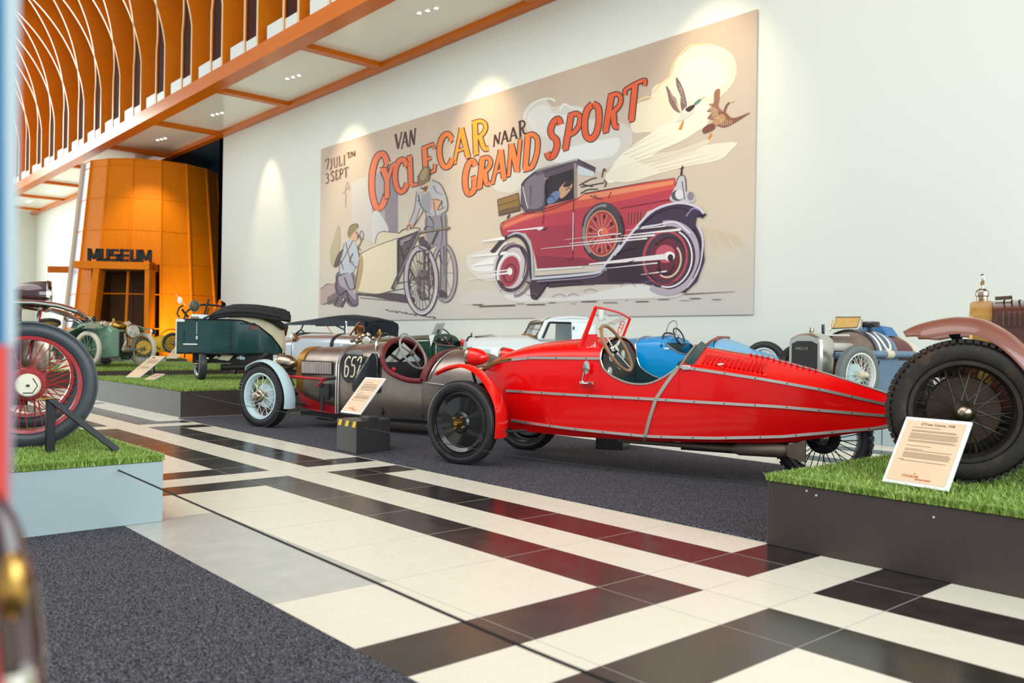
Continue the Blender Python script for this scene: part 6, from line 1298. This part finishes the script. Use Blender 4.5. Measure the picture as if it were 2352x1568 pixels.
    B('B83E50', [(368, 660), (380, 610), (530, 540), (720, 480), (960, 420), (1010, 385), (1200, 352), (1480, 300), (1715, 265), (1728, 400), (1690, 450), (1500, 520), (1420, 640), (1240, 860), (1180, 930), (650, 960), (640, 900), (600, 740), (560, 690), (470, 680), (390, 715)], False)
    B('8E2E44', [(640, 860), (1000, 880), (1180, 930), (650, 962)], False); B('A4354A', [(560, 690), (700, 640), (930, 620), (930, 860), (640, 870), (610, 760)], False); B('D2564C', [(380, 612), (530, 542), (720, 482), (960, 424), (1010, 388), (1200, 356), (1480, 304), (1710, 270), (1716, 345), (1300, 440), (960, 500), (700, 555), (540, 600), (372, 670)], False); B('E58A66', [(1010, 392), (1200, 362), (1700, 282), (1705, 312), (1210, 402), (1000, 432), (960, 440)], False)
    B('E07A5E', [(400, 622), (560, 560), (700, 508), (690, 540), (540, 590), (390, 650)], False); B('C8D0D2', [(965, 150), (1090, 212), (1092, 255), (965, 240)], False)
    B('5D525C', [(528, 320), (560, 275), (640, 212), (700, 190), (960, 118), (1100, 185), (1092, 218), (965, 165), (950, 200), (700, 215), (720, 480), (700, 522), (560, 522), (522, 470)], False); B('7A707A', [(560, 290), (700, 215), (705, 300), (690, 480), (590, 500), (560, 420)]); B('332830', [(716, 285), (750, 250), (936, 190), (936, 425), (716, 475)], False)
    B('5D525C', [(700, 200), (945, 135), (945, 190), (712, 262)], False); B('CE9A78', [(820, 350), (870, 295), (915, 290), (918, 340), (870, 400), (830, 420)]); B('3E2C30', [(850, 330), (880, 290), (925, 290), (900, 330)]); B('6C7FA6', [(730, 420), (790, 365), (830, 380), (800, 440), (735, 465)]); st(m, 'b', '4A3A40', 7, [(870, 360), (900, 340), (915, 352)])
    st(m, 'b', 'A08A7C', 20, [(945, 150), (945, 420)], False); st(m, 'b', 'E9E6E4', 6, [(560, 268), (650, 208), (960, 122)]); st(m, 'b', 'E9E6E4', 5, [(540, 330), (560, 430), (580, 500)]); st(m, 'b', '2E222A', 6, [(962, 118), (1100, 185), (1092, 220)], False); st(m, 'b', 'E9E6E4', 8, [(950, 128), (962, 120)], False)
    for p in ([(975, 320), (1060, 275), (1110, 262)], [(985, 335), (1170, 300)], [(1000, 315), (1080, 330)], [(1150, 260), (1165, 195), (1180, 215)], [(1165, 280), (1185, 300), (1170, 335)], [(985, 385), (1040, 355), (1120, 350)]): st(m, 'b', '4A3A40', 9, p)
    B('8F6E3C', [(345, 432), (505, 380), (512, 470), (352, 520)], False); B('6E5238', [(350, 520), (515, 475), (520, 515), (356, 555)], False); st(m, 'b', '40302E', 6, [(345, 432), (505, 380), (520, 515), (356, 555), (345, 432)], False); st(m, 'b', '40302E', 5, [(350, 478), (510, 430)], False); st(m, 'b', '40302E', 14, [(420, 575), (440, 545)], False)
    B('C4C0C6', [(1716, 330), (1745, 255), (1790, 255), (1802, 360), (1862, 400), (1852, 452), (1682, 440), (1690, 385)]); ell(m, 'b', '5C5260', (1735, 400), 48, 42); ell(m, 'b', 'D9D7DB', (1750, 392), 34, 38); ell(m, 'b', '8C8490', (1835, 405), 26, 34); st(m, 'b', '4A3A44', 7, [(1716, 330), (1745, 255), (1790, 255), (1802, 370)]); st(m, 'b', '4A3A44', 7, [(1770, 290), (1790, 430)], False); st(m, 'b', '2E2424', 16, [(1762, 240), (1772, 170)], False, 8); st(m, 'b', '2E2424', 7, [(1752, 195), (1785, 180)], False)
    for p in ([(705, 540), (692, 620)], [(932, 440), (928, 860), (880, 890)], [(1200, 420), (1222, 370)], [(1290, 500), (1680, 430)], [(540, 545), (700, 505), (935, 432)]): st(m, 'b', '5E1E2C', 6, p)
    for i in range(5): st(m, 'b', '6E2636', 9, [(1360+i*24, 535-i*4), (1355+i*24, 630-i*8)], False); st(m, 'b', 'D87A6C', 4, [(1367+i*24, 535-i*4), (1362+i*24, 625-i*8)], False)
    B('E4E2E4', [(655, 655), (700, 640), (690, 660), (660, 668)]); st(m, 'b', '2E222A', 9, [(690, 668), (730, 650)], False); st(m, 'b', 'E4DCDC', 6, [(930, 530), (926, 820)], False)
    # spare wheel
    ell(m, 'b', '4A424A', (1158, 680), 165, 228, None, .05); ell(m, 'b', '8E888C', (1150, 680), 140, 205, 22, .05, 2.2, 4.9); ell(m, 'b', '2E2228', (1150, 692), 128, 180, None, .05); ell(m, 'b', 'B04048', (1150, 692), 112, 164, None, .05); ell(m, 'b', 'DE8A68', (1150, 692), 120, 174, 11, .05)
    for i in range(16): a = 2*PI*i/16; st(m, 'b', 'E0957C', 5, [(1150+20*math.cos(a), 692+26*math.sin(a)), (1150+108*math.cos(a), 692+156*math.sin(a))], False)
    for i in range(8): a = 2*PI*i/8+.2; ell(m, 'b', '54202C', (1150+88*math.cos(a), 692+132*math.sin(a)), 12, 18)
    ell(m, 'b', 'E0705C', (1170, 680), 30, 34); st(m, 'b', 'EDE6E4', 7, [(1160, 662), (1130, 670), (1125, 700), (1145, 715)]); 
    # rear wheel and wing
    ell(m, 'b', 'C9C0C4', (455, 960), 140, 200, None, .2); ell(m, 'b', '57404E', (462, 960), 118, 176, 26, .2); ell(m, 'b', 'A83A50', (440, 985), 75, 120, None, .2); ell(m, 'b', 'E9E6E6', (440, 985), 92, 140, 16, .2, 2.5, 5.5); ell(m, 'b', '6A2838', (440, 1000), 44, 70, 14, .2); ell(m, 'b', 'F0EEEE', (440, 985), 20, 28); ell(m, 'b', '8E7C80', (500, 1000), 110, 175, 20, .2, -.6, 1.5)
    st(m, 'b', '3E2E3C', 34, [(300, 840), (390, 740), (470, 705), (540, 735), (585, 830), (605, 1040)], True, 20); st(m, 'b', 'B9BCCB', 14, [(420, 712), (500, 688), (570, 730), (605, 820), (618, 1040)]); B('4A3545', [(560, 1060), (640, 1080), (730, 1080), (650, 1200), (600, 1180), (640, 1130)])
    # front wing and wheel
    B('43324A', [(1400, 650), (1560, 505), (1740, 452), (1880, 482), (1952, 545), (1930, 575), (1882, 560), (1872, 625), (1935, 760), (1942, 900), (1885, 1060), (1790, 1150), (1560, 1100), (1440, 1070), (1240, 870)], False); B('3A2834', [(1250, 870), (1420, 720), (1700, 640), (1700, 1000), (1430, 1060), (1200, 1060), (1180, 930)], False)
    ell(m, 'b', 'B3A6B4', (1660, 880), 235, 268, 46, .15, -1.9, 2.0); ell(m, 'b', '4A3848', (1650, 880), 195, 235, None, .15); ell(m, 'b', 'B84A58', (1640, 880), 165, 205, 18, .15); ell(m, 'b', 'E9E4E4', (1665, 885), 180, 222, 12, .15, -1.3, 1.7); ell(m, 'b', '6A2C3C', (1640, 890), 130, 165, None, .15); ell(m, 'b', 'C0566A', (1640, 850), 75, 70); ell(m, 'b', 'D9BFA4', (1660, 900), 100, 130, 14, .15, -1, 2); ell(m, 'b', '3A2430', (1650, 920), 60, 80, 16, .15, 0, 3.6); ell(m, 'b', 'EDEAEA', (1672, 868), 42, 36); ell(m, 'b', '3A2430', (1680, 880), 22, 28)
    st(m, 'b', 'D0CCDC', 18, [(1250, 860), (1420, 640), (1560, 508), (1740, 456), (1880, 486), (1940, 540)]); st(m, 'b', '8C82A8', 12, [(1800, 560), (1850, 500), (1900, 510)]); st(m, 'b', 'CFC9D8', 20, [(1900, 640), (1930, 760), (1900, 960), (1810, 1110)], True, 8); st(m, 'b', 'E2E0E6', 10, [(1420, 650), (1580, 625), (1720, 605), (1830, 690)]); st(m, 'b', '2A1E2A', 12, [(1880, 560), (1955, 545)], False)
    st(m, 'b', 'C6C8D6', 20, [(612, 1042), (1080, 1000), (1150, 960), (1240, 850), (1290, 780)]); st(m, 'b', '9A94B0', 8, [(650, 1062), (1090, 1025), (1180, 950)]); st(m, 'b', 'E4E2E8', 12, [(640, 975), (1000, 950)], False)
    # speed lines and dust
    for y, x0_, x1_, w in ((860, 140, 420, 26), (990, 200, 440, 10), (1015, 190, 430, 14), (930, 150, 320, 30), (745, 220, 400, 26), (665, 420, 690, 14), (1040, 110, 330, 12)): st(m, 'b', 'EFECEA', w*.3, [(x0_, y+10), (x1_, y-18)], False, w)
    for y0, x0_, x1_, w in ((920, 1050, 1650, 44), (700, 1300, 1760, 20), (760, 900, 1560, 16), (800, 680, 1500, 12), (660, 1330, 1640, 10), (960, 1100, 1580, 10), (1000, 1450, 1650, 12), (730, 860, 1300, 8)): st(m, 'b', 'E6DEE0', w*.25, [(x0_, y0+10), (x1_, y0-(x1_-x0_)*.085)], False, w)
    for i in range(14): st(m, 'b', '5E4B50', 7-(i % 3)*2, [(150+i*140+(i % 3)*30, 1242-i*4+(i % 2)*12), (230+i*140+(i % 4)*20, 1240-i*4+(i % 2)*12)], False)
    st(m, 'b', '5E4B50', 7, [(1780, 1160), (2175, 1140)], False, 3); st(m, 'b', '5E4B50', 9, [(200, 1255), (480, 1246)], False)
    for k, (x, y, r_) in enumerate([(420, 1150, 60), (520, 1170, 50), (620, 1180, 40), (820, 1190, 50), (930, 1180, 40), (1060, 1150, 50), (1350, 1110, 60), (1540, 1100, 70)]): ell(m, 'b', '8F8184', (x, y), r_, r_*.6, 3.5, 0, 3.3, 6.2, 14)
    INK = '33222C'
    for p, w in (([(368, 660), (380, 608), (530, 538), (700, 486)], 5), ([(370, 660), (390, 716), (470, 682)], 5), ([(1010, 384), (1200, 350), (1480, 298), (1716, 262)], 5), ([(522, 470), (560, 524), (700, 524), (960, 424)], 6), ([(528, 320), (562, 272), (640, 210), (700, 188), (960, 116)], 6), ([(716, 478), (716, 285), (752, 250)], 8), ([(600, 320), (596, 480)], 4), ([(640, 240), (700, 220), (900, 150)], 4), ([(1000, 150), (1085, 200)], 5), ([(720, 420), (760, 400), (790, 440)], 6), ([(1430, 660), (1560, 540), (1720, 490), (1830, 520)], 8), ([(1850, 650), (1900, 760), (1905, 900), (1850, 1040)], 12), ([(1500, 1000), (1600, 1080), (1720, 1060)], 9), ([(1560, 780), (1660, 720), (1760, 760), (1800, 880)], 8), ([(1580, 960), (1620, 1010), (1700, 1000)], 10), ([(350, 860), (400, 790), (480, 760)], 9), ([(520, 800), (560, 900), (540, 1040)], 10), ([(360, 1060), (420, 1120), (500, 1110)], 9), ([(1000, 640), (1020, 560), (1080, 490), (1160, 455)], 8), ([(1290, 560), (1320, 660), (1300, 760)], 9), ([(1010, 800), (1060, 870), (1120, 905)], 8), ([(660, 1080), (820, 1065), (1000, 1062)], 8), ([(740, 1108), (900, 1090), (1100, 1088)], 6), ([(1180, 940), (1300, 930), (1400, 900)], 12), ([(1260, 860), (1300, 830), (1420, 800)], 10), ([(1060, 400), (1110, 420), (1160, 425)], 6), ([(1090, 395), (1130, 430)], 5), ([(640, 1200), (690, 1140), (720, 1090)], 14)): st(m, 'b', INK, w*1.15, p, True, w*.4)
    LAYER[0] = 160
    for p, w in (([(700, 660), (710, 720), (740, 765), (790, 790)], 7), ([(690, 700), (720, 690)], 5), ([(800, 600), (820, 640), (860, 660)], 5), ([(860, 700), (830, 760), (880, 740)], 6), ([(770, 800), (800, 850), (790, 920)], 6), ([(850, 800), (860, 900), (850, 1000)], 6), ([(840, 1060), (860, 1120)], 8), ([(870, 1000), (872, 1200)], 5), ([(650, 890), (640, 860), (620, 880), (630, 900)], 6), ([(715, 610), (735, 625), (760, 615)], 8), ([(728, 640), (745, 640)], 5), ([(560, 955), (690, 905)], 7), ([(575, 1000), (600, 1100), (570, 1180)], 9), ([(600, 980), (650, 960)], 6), ([(620, 1020), (660, 1000)], 8), ([(580, 1060), (620, 1060)], 7), ([(700, 1010), (760, 1030), (780, 980)], 9), ([(735, 890), (760, 870), (800, 880)], 7), ([(272, 1290), (290, 1180), (306, 1085)], 5), ([(560, 1250), (620, 1240), (680, 1250)], 6), ([(165, 1200), (190, 1190), (230, 1180)], 7), ([(205, 1210), (240, 1290), (285, 1270)], 6), ([(225, 1350), (260, 1395), (296, 1390)], 6), ([(180, 1100), (200, 1160)], 5), ([(262, 1050), (240, 1100), (262, 1130)], 5), ([(280, 905), (296, 930), (286, 950)], 5), ([(690, 1100), (730, 1120), (780, 1090)], 7), ([(660, 1180), (640, 1260), (670, 1330)], 7), ([(700, 1300), (720, 1360), (770, 1340)], 8), ([(780, 1150), (800, 1230), (770, 1300)], 6)): st(m, 'a', INK, w*1.1, p, True, w*.4)
    LAYER[0] = 46
    # ducks
    C_('8A6B66', [(1530, 640), (1545, 640), (1580, 700), (1615, 740), (1620, 800), (1650, 850), (1600, 830), (1560, 770), (1545, 700)]); C_('7E6663', [(1612, 570), (1628, 570), (1670, 650), (1695, 740), (1700, 800), (1670, 850), (1650, 790), (1650, 720), (1620, 640)]); C_('DAD2C8', [(1655, 850), (1700, 800), (1760, 785), (1750, 850), (1690, 900), (1600, 935), (1640, 890)]); C_('4A383C', [(1690, 820), (1755, 785), (1765, 805), (1720, 845)]); C_('5E8A84', [(1760, 775), (1800, 740), (1820, 742), (1805, 765), (1770, 790)]); st(m, 'c', 'C9B26A', 8, [(1818, 738), (1855, 718)], False, 3); st(m, 'c', 'D88A34', 12, [(1672, 915), (1650, 990)], False, 18); st(m, 'c', 'D8A060', 6, [(1660, 930), (1635, 990)], False)
    for i in range(5): st(m, 'c', 'C9B4A6', 4, [(1560+i*12, 690+i*22), (1610+i*8, 730+i*20)], False); st(m, 'c', 'C9B4A6', 4, [(1630+i*8, 610+i*36), (1668+i*6, 670+i*28)], False)
    C_('9A6E56', [(1925, 690), (1945, 660), (1972, 660), (1968, 730), (1960, 800), (2000, 850), (1950, 900), (1870, 900), (1900, 850), (1865, 840), (1905, 800), (1880, 780), (1920, 770)]); C_('8A5C48', [(1960, 850), (2020, 850), (2080, 895), (2218, 848), (2160, 890), (2080, 940), (2010, 970), (1960, 960), (1920, 940)]); C_('B98C66', [(1930, 900), (1990, 860), (2020, 900), (1960, 950), (1900, 960)]); C_('7A4E40', [(1830, 990), (1870, 950), (1920, 940), (1930, 980), (1880, 1010), (1840, 1020)]); st(m, 'c', '7A5A48', 18, [(2008, 845), (2025, 795), (2050, 765)], True, 12); st(m, 'c', 'D8A94A', 8, [(2060, 768), (2090, 752)], False, 4); st(m, 'c', 'D88A34', 14, [(1900, 1020), (1880, 1070)], False, 20)
    for i in range(6): st(m, 'c', 'D9BFA0', 5, [(1880+i*6, 790+i*20), (1950+i*4, 830+i*14)], False); st(m, 'c', 'D9BFA0', 4, [(1980+i*18, 900+i*2), (1985+i*16, 960-i*3)], False)
    m.build('illustration', PMATS, t, smooth=0)
    n0 = len(PMATS)
    # lettering
    L = MB(); ORG = ['E5734A', 'E5734A', 'E4693F', 'E4693F', 'E6743A', 'E87C36', 'EE9430', 'EE9A2E']
    Q = [('C', (375, 405), (500, 372), (492, 735), (378, 772)), ('Y', (437, 497), (548, 447), (532, 670), (448, 692)), ('C', (528, 445), (624, 412), (632, 628), (540, 658)), ('L', (620, 408), (704, 380), (716, 588), (628, 616)), ('E', (718, 347), (810, 312), (815, 502), (732, 540)), ('C', (822, 278), (926, 240), (934, 466), (838, 492)), ('A', (935, 222), (1034, 192), (1042, 408), (930, 458)), ('R', (1052, 178), (1160, 148), (1168, 362), (1060, 402))]
    LAYER[0] = 50
    for k, (ch, *q_) in enumerate(Q): LAYER[0] = 50+2*(k % 3); letter(L, 'a', ch, *q_, 10.5 if k else 12.5, ORG[k], '3A2226')
    LAYER[0] = 46
    for ch, *q_ in [('G', (1005, 452), (1088, 422), (1085, 638), (1000, 672)), ('R', (1108, 420), (1196, 393), (1176, 594), (1086, 626)), ('A', (1210, 366), (1286, 340), (1280, 556), (1186, 590)), ('N', (1306, 316), (1392, 285), (1372, 512), (1290, 540)), ('D', (1408, 268), (1512, 232), (1492, 478), (1390, 502))]: letter(L, 'a', ch, *q_, 11.5, 'EC7C40', '3A2226')
    LAYER[0] = 46
    for ch, *q_ in [('S', (570, 932), (692, 880), (652, 1196), (540, 1232)), ('P', (728, 872), (852, 834), (806, 1126), (678, 1166)), ('O', (855, 794), (1008, 752), (988, 1056), (845, 1088)), ('R', (1056, 712), (1188, 670), (1146, 982), (1004, 1022)), ('T', (1196, 652), (1362, 566), (1306, 906), (1190, 936))]: letter(L, 'c', ch, *q_, 12.5, 'E2603A', '3A2226')
    LAYER[0] = 46
    for ch, *q_ in [('V', (542, 256), (592, 240), (586, 346), (546, 364)), ('A', (588, 244), (634, 228), (632, 336), (584, 354)), ('N', (640, 228), (686, 213), (676, 328), (634, 342)), ('N', (1202, 260), (1250, 240), (1240, 320), (1196, 340)), ('A', (1254, 236), (1296, 221), (1300, 304), (1250, 324)), ('A', (1308, 214), (1352, 200), (1360, 282), (1306, 304)), ('R', (1364, 173), (1414, 156), (1420, 256), (1368, 280))]: letter(L, 'a', ch, *q_, 4.6, '402026')
    LAYER[0] = 46
    for ch, *q_ in [('7', (78, 428), (103, 420), (101, 488), (80, 496)), ('J', (104, 424), (130, 417), (130, 486), (104, 495)), ('U', (133, 413), (162, 405), (162, 474), (135, 482)), ('L', (168, 404), (190, 397), (192, 466), (168, 474)), ('I', (196, 396), (214, 391), (214, 460), (198, 466)), ('T', (225, 381), (243, 375), (243, 414), (225, 420)), ('/', (243, 375), (253, 372), (250, 412), (243, 415)), ('M', (254, 371), (278, 363), (278, 404), (254, 412)), ('3', (78, 520), (103, 512), (103, 580), (78, 588)), ('S', (114, 506), (139, 498), (139, 564), (114, 572)), ('E', (145, 498), (166, 491), (166, 557), (145, 565)), ('P', (172, 490), (197, 481), (195, 547), (172, 555)), ('T', (202, 482), (231, 472), (229, 539), (202, 548))]: letter(L, 'a', ch, *q_, 2.6, '6A4438')
    lo = L.build('lettering', PMATS, t, smooth=0)
    # the standing man's cap overlaps the lettering
    LAYER[0] = 190
    K = MB(); fill(K, 'a', '7E6A48', [(695, 590), (698, 540), (730, 480), (765, 475), (776, 500), (770, 560), (740, 590), (705, 602)]); fill(K, 'a', 'A08A60', [(710, 540), (735, 490), (760, 485), (755, 530), (730, 565)]); st(K, 'a', '4A3A30', 4, [(695, 592), (698, 540), (732, 480), (768, 475), (776, 510), (770, 560)]); K.build('cap_print', PMATS, t, smooth=0)
poster()
# ------------------------------------------------------------------ sign boards, ropes, stands
M_SIGN = mat('sign_print', (.80, .56, .36), .5, col2=(.84, .62, .42), scale=3)
M_SIGNW = mat('sign_white', (.80, .80, .76), .4)
M_INK = mat('brown_ink', (.20, .10, .06), .6); M_INKO = mat('orange_ink', (.62, .16, .04), .6)
M_BOXDK = mat('sign_box_dark', (.035, .033, .032), .4); M_YEL = mat('hazard_yellow', (.85, .55, .02), .45)
def board(t, P00, ex, ey, w, h, th=.014, text=None, print_=True, name='panel', logo=False):
    # P00: lower left corner of the face; ex right, ey up along the board
    M = frame(P00, ex, ey)
    b = MB(); b.bbox((0, 0, -th), (w, h, 0), .003, 0, M); o = b.build(name, M_SIGNW, t, smooth=0)
    if print_:
        p = MB(); m = w*.055; p.add([M @ Vector(v) for v in ((m, m, .0012), (w-m, m, .0012), (w-m, h-m, .0012), (m, h-m, .0012))], [(0, 1, 2, 3)]); po = p.build('print', M_SIGN, o, smooth=0)
        ln = MB(); z = .0024
        def line(u0, u1, v, hh=.0026): ln.add([M @ Vector(q) for q in ((w*u0, h*v, z), (w*u1, h*v, z), (w*u1, h*v+hh, z), (w*u0, h*v+hh, z))], [(0, 1, 2, 3)])
        rows = [(.845, .17, .60)]+[(.80-.0*i, .17, .84) for i in range(1)]+[(.785, .17, .86), (.752, .17, .90), (.735, .17, .88), (.716, .17, .90), (.698, .17, .9), (.68, .17, .89), (.65, .17, .86), (.633, .17, .90), (.57, .17, .55), (.52, .17, .45), (.50, .17, .88), (.465, .17, .86), (.448, .17, .88), (.431, .17, .89), (.413, .17, .87), (.396, .17, .88), (.36, .12, .22), (.345, .17, .86)]
        for v, u0, u1 in rows: line(u0, u1, v, h*.0055)
        ln.build('text_lines', M_INK, po, smooth=0)
        if text:
            x = text_mb(text, h*.05, 0, 'CENTER', .0003); x.xf(M @ Matrix.Translation((w*.54, h*.885, z))); x.build('title', M_INK, po, smooth=0)
        if text or logo:
            x = text_mb('CYCLECAR', h*.045, 0, 'CENTER', .0006); x.xf(M @ Matrix.Translation((w*.40, h*.115, z))); x.build('logo', M_INKO, po, smooth=0)
            x = text_mb('GRAND SPORT', h*.030, 0, 'CENTER', .0006, .2); x.xf(M @ Matrix.Translation((w*.60, h*.085, z))); x.build('logo', M_INKO, po, smooth=0)
            x = text_mb('VAN', h*.018, 0, 'CENTER', .0003); x.xf(M @ Matrix.Translation((w*.46, h*.165, z))); x.build('logo', M_INKO, po, smooth=0)
    return o
def tilt_sign(name, p_lo, p_lo2, p_hi, lbl, text=None, leg=None, zt=.34, print_=True):
    # a sloping board given by its lower edge and one upper corner, on a thin black post
    a, b, c = Vector(p_lo), Vector(p_lo2), Vector(p_hi); o = Vector((a.x, a.y, zt))
    t = thing(name, o, 0, lbl, 'sign')
    ex = (b-a); ey = (c-a); w = ex.length; ex.normalize(); eyp = ey-ex*ey.dot(ex); h = eyp.length
    board(t, a-o, ex, eyp, w, h, .014, text, print_)
    if leg:
        l = MB(); q = Vector(leg); l.box((q.x-.025, q.y-.012, zt), (q.x+.025, q.y+.012, q.z), 0, Matrix.Translation(-o)); l.build('post', M_BLACKMATT, t, smooth=0)
    return t
# right: large readable board standing on the turf
tilt_sign('info_sign', at_plane(2020, 1105, (-1.98, 4.10, .36), (-.25, -.97, 0)) if False else (-1.965, 4.115, .352), (-1.640, 4.075, .352), (-1.975, 4.32, .66), 'white framed peach information board standing on the right podium', "D'Yrsan Course, 1928")
# middle: box with hazard tape and tilted board
def mid_sign():
    t = thing('sign_stand', (-6.53, 4.08, .009), 0, 'dark box stand with yellow hazard tape and tilted peach board before the bare metal car', 'sign stand')
    A, B, C = Vector((-6.813, 3.899, 0)), Vector((-6.464, 3.891, 0)), Vector((-6.548, 4.291, 0)); D = A+C-B; o = Vector((-6.53, 4.08, 0)); H = .285
    b = MB(); q = [A-o, B-o, C-o, D-o]; b.rings([q, [p+Vector((0, 0, H)) for p in q]], 0, True, True, True); b.build('box', M_BOXDK, t, smooth=0, bevel=.004)
    ey = (A-B).normalized(); h = MB(); L = (A-B).length
    for k in range(3):
        u0 = .02+k*.125; base = A-o-Vector((0, .003, 0)); dx = (B-A).normalized()
        h.add([base+dx*(u0)+Vector((0, 0, H-.055)), base+dx*min(L, u0+.062)+Vector((0, 0, H-.055)), base+dx*min(L, u0+.085)+Vector((0, 0, H-.004)), base+dx*(u0+.025)+Vector((0, 0, H-.004))], [(0, 1, 2, 3)])
    h.build('hazard_tape', M_YEL, t, smooth=0)
    p = MB(); p.bbox((-.10, -.05, H), (.03, .06, H+.03), .004); p.build('foot', M_BOXDK, t, smooth=0)
    a, b2, c = at_plane(782, 946, (-6.6, 4.05, .3), (-.75, .66, 0)), at_plane(824, 951, (-6.6, 4.05, .3), (-.75, .66, 0)), None
    lo1 = at_z(781, 946, .315); lo2 = at_y(826, 951.5, lo1.y); up = at_plane(840, 865.5, lo1, (1, 0, 0))
    ex = lo2-lo1; ey = up-lo1; ey = ey-ex*(ey.dot(ex)/ex.length_squared)
    board(t, lo1-Vector((-6.53, 4.08, .009)), ex, ey, ex.length, ey.length, .014, logo=True)
    return t
mid_sign()
# left podium: black angled stand seen from behind
def left_stand():
    o = Vector((-5.19, 1.30, .35)); t = thing('sign_stand', o, 0, 'black angled metal sign stand on the turf of the near left podium', 'sign stand')
    P = Vector((-5.23, 1.215, .35)); Q = Vector((-5.10, 1.53, .355)); T = Vector((-5.23, 1.215, .645))
    b = MB(); b.bbox((-.018, -.022, 0), (.018, .022, .295), .003, 0, Matrix.Translation(P-o)); b.build('post', M_BLACKMATT2, t, smooth=0)
    s = MB(); a, c = T-o, Q-o; n = (c-a).cross(Vector((1, .0, 0))).normalized()
    s.strip([a, c], .06, .03, n); s.build('sloping_bar', M_BLACKMATT2, t, smooth=0)
    p = MB(); p.strip([a+Vector((-.02, -.06, .0)), a+Vector((.0, .02, .01))], .07, .006, (0, 0, 1)); p.build('top_plate', M_BRASS, t, smooth=0)
M_BLACKMATT2 = mat('satin_black', (.012, .013, .016), .4, spec=.35)
left_stand()
# white boards on the far podiums
tilt_sign('info_sign', (-14.21, 4.36, .352), (-13.98, 4.50, .352), (-14.62, 4.80, .68), 'white tilted board on a black post left on the teal car podium', leg=(-14.42, 4.86, .66))
tilt_sign('info_sign', (-13.36, 4.36, .352), (-13.22, 4.46, .352), (-13.50, 4.60, .43), 'tiny white card lying on the turf in front of the teal car')
tilt_sign('info_sign', (-18.0, 4.28, .345), (-17.78, 4.50, .345), (-18.25, 4.80, .66), 'white tilted board behind the spokes of the big red wheel')
tilt_sign('info_sign', (-26.55, 9.32, .345), (-26.2, 9.5, .345), (-26.75, 9.72, .75), 'white tilted board far back by the small yellow car')
tilt_sign('info_sign', (-25.75, 9.02, .0), (-25.4, 9.2, .0), (-25.7, 9.4, .40), 'small white board on the floor left of the teal car') if False else None
# barrier ropes
M_ROPE = mat('black_rope', (.008, .008, .009), .6)
def rope(pts, r, lbl, sag=0.0):
    P = [Vector(p) for p in pts]; m = MB(); m.tube(spline(P, 10) if len(P) > 2 else [P[0].lerp(P[1], i/24)-Vector((0, 0, sag*4*(i/24)*(1-i/24))) for i in range(25)], r, 8)
    tag(m.build('barrier_rope', M_ROPE), lbl, 'rope')
rope([(-4.742, 1.46, .265), (-2.42, 1.18, .24), (-.9, 1.0, .22)], .0042, 'black cord running from the near left podium across the floor tiles to the lower edge') if False else None
rope([(-4.745, 1.43, .296), (-3.4, 1.435, .272), (-2.45, 1.44, .256), (-1.3, 1.44, .245), (.4, 1.44, .29)], .0042, 'thick black cord from the near left podium across the pale tiles to the bottom edge')
rope([(-6.464, 3.915, .245), (-4.4, 3.93, .218), (-2.416, 3.9, .285)], .0032, 'thin black cord from the sign box past the red front wheel to the right podium')
rope([(-10.73, 4.03, .302), (-9.0, 4.0, .26), (-6.80, 3.96, .27)], .0032, 'thin black cord from the teal car podium to the hazard striped sign box')
rope([(-4.4, 8.60, .16), (-2.0, 8.6, .16)], .004, 'thin cord before the grey back podium seen under the red tail') if False else None

# ------------------------------------------------------------------ out-of-focus car right beside the camera on the left
def build_near():
    M_NB = mat('near_blue_paint', (.02, .17, .36), .25, coat=.4); M_NG = mat('near_grey_trim', (.50, .60, .64), .35); M_NR = mat('near_red_paint', (.72, .07, .06), .3, coat=.3); M_NM = mat('near_mauve_trim', (.36, .30, .36), .35); M_NW = mat('near_wing', (.045, .016, .014), .12, coat=1.0)
    D = .72
    def p(x, y, d=D): return Vector((0, 0, 1)) + ray(x, y)*(d/F_PX)
    o = Vector((p(0, 800).x-.1, p(0, 800).y-.1, 0)); t = thing('vintage_car', (o.x, o.y, .009), 0, 'out of focus red and blue car body cut off at the extreme left edge', 'vintage car')
    base = Vector((o.x, o.y, .009)); back = (Vector((-CF.x, -CF.y, 0))*-1).normalized()*0.0
    def slab(name, m, q, th=.03):
        n = ray(14, 800).normalized()*th; b = MB(); b.rings([[v-base for v in q], [v-base+n for v in q]], 0, True, True, True); return b.build(name, m, t, smooth=0)
    slab('pillar', M_NB, [p(-260, -200), p(10, -200), p(12, 792), p(-260, 792)]); slab('pillar_trim', M_NG, [p(10, -200), p(48, -200), p(38, 792), p(12, 792)], .02)
    slab('door', M_NR, [p(-260, 792), p(18, 792), p(18, 1600), p(-260, 2350)], .06); slab('door_edge', M_NM, [p(18, 792), p(38, 792), p(26, 1180), p(16, 1180)], .02)
    w = MB(); w.tube([q-base for q in spline([p(-30, 1120), p(8, 1200), p(26, 1300), p(42, 1420), p(54, 1560), p(58, 1800), p(30, 2300)], 6)], [.006+.0008*min(i, 14) for i in range(37)], 12); w.build('wing', M_NW, t)
    l = MB(); l.ball(p(30, 1345, D-.015)-base, .012, 14, 0, (1, 1, 2.4)); l.build('gold_highlight', M_BRASS, t)  # brass ball added as a gold highlight on the wing
    s = MB(); s.tube([p(40, 1540, D-.02)-base, p(56, 1640, D-.02)-base], .012, 10); s.build('chrome_trim', M_CHROME, t)
    f = MB(); f.tube([p(-120, 2200)-base, Vector((p(-120, 2200).x-base.x, p(-120, 2200).y-base.y, 0))], .2, 16); f.build('wheel', M_TYRE, t)
build_near()
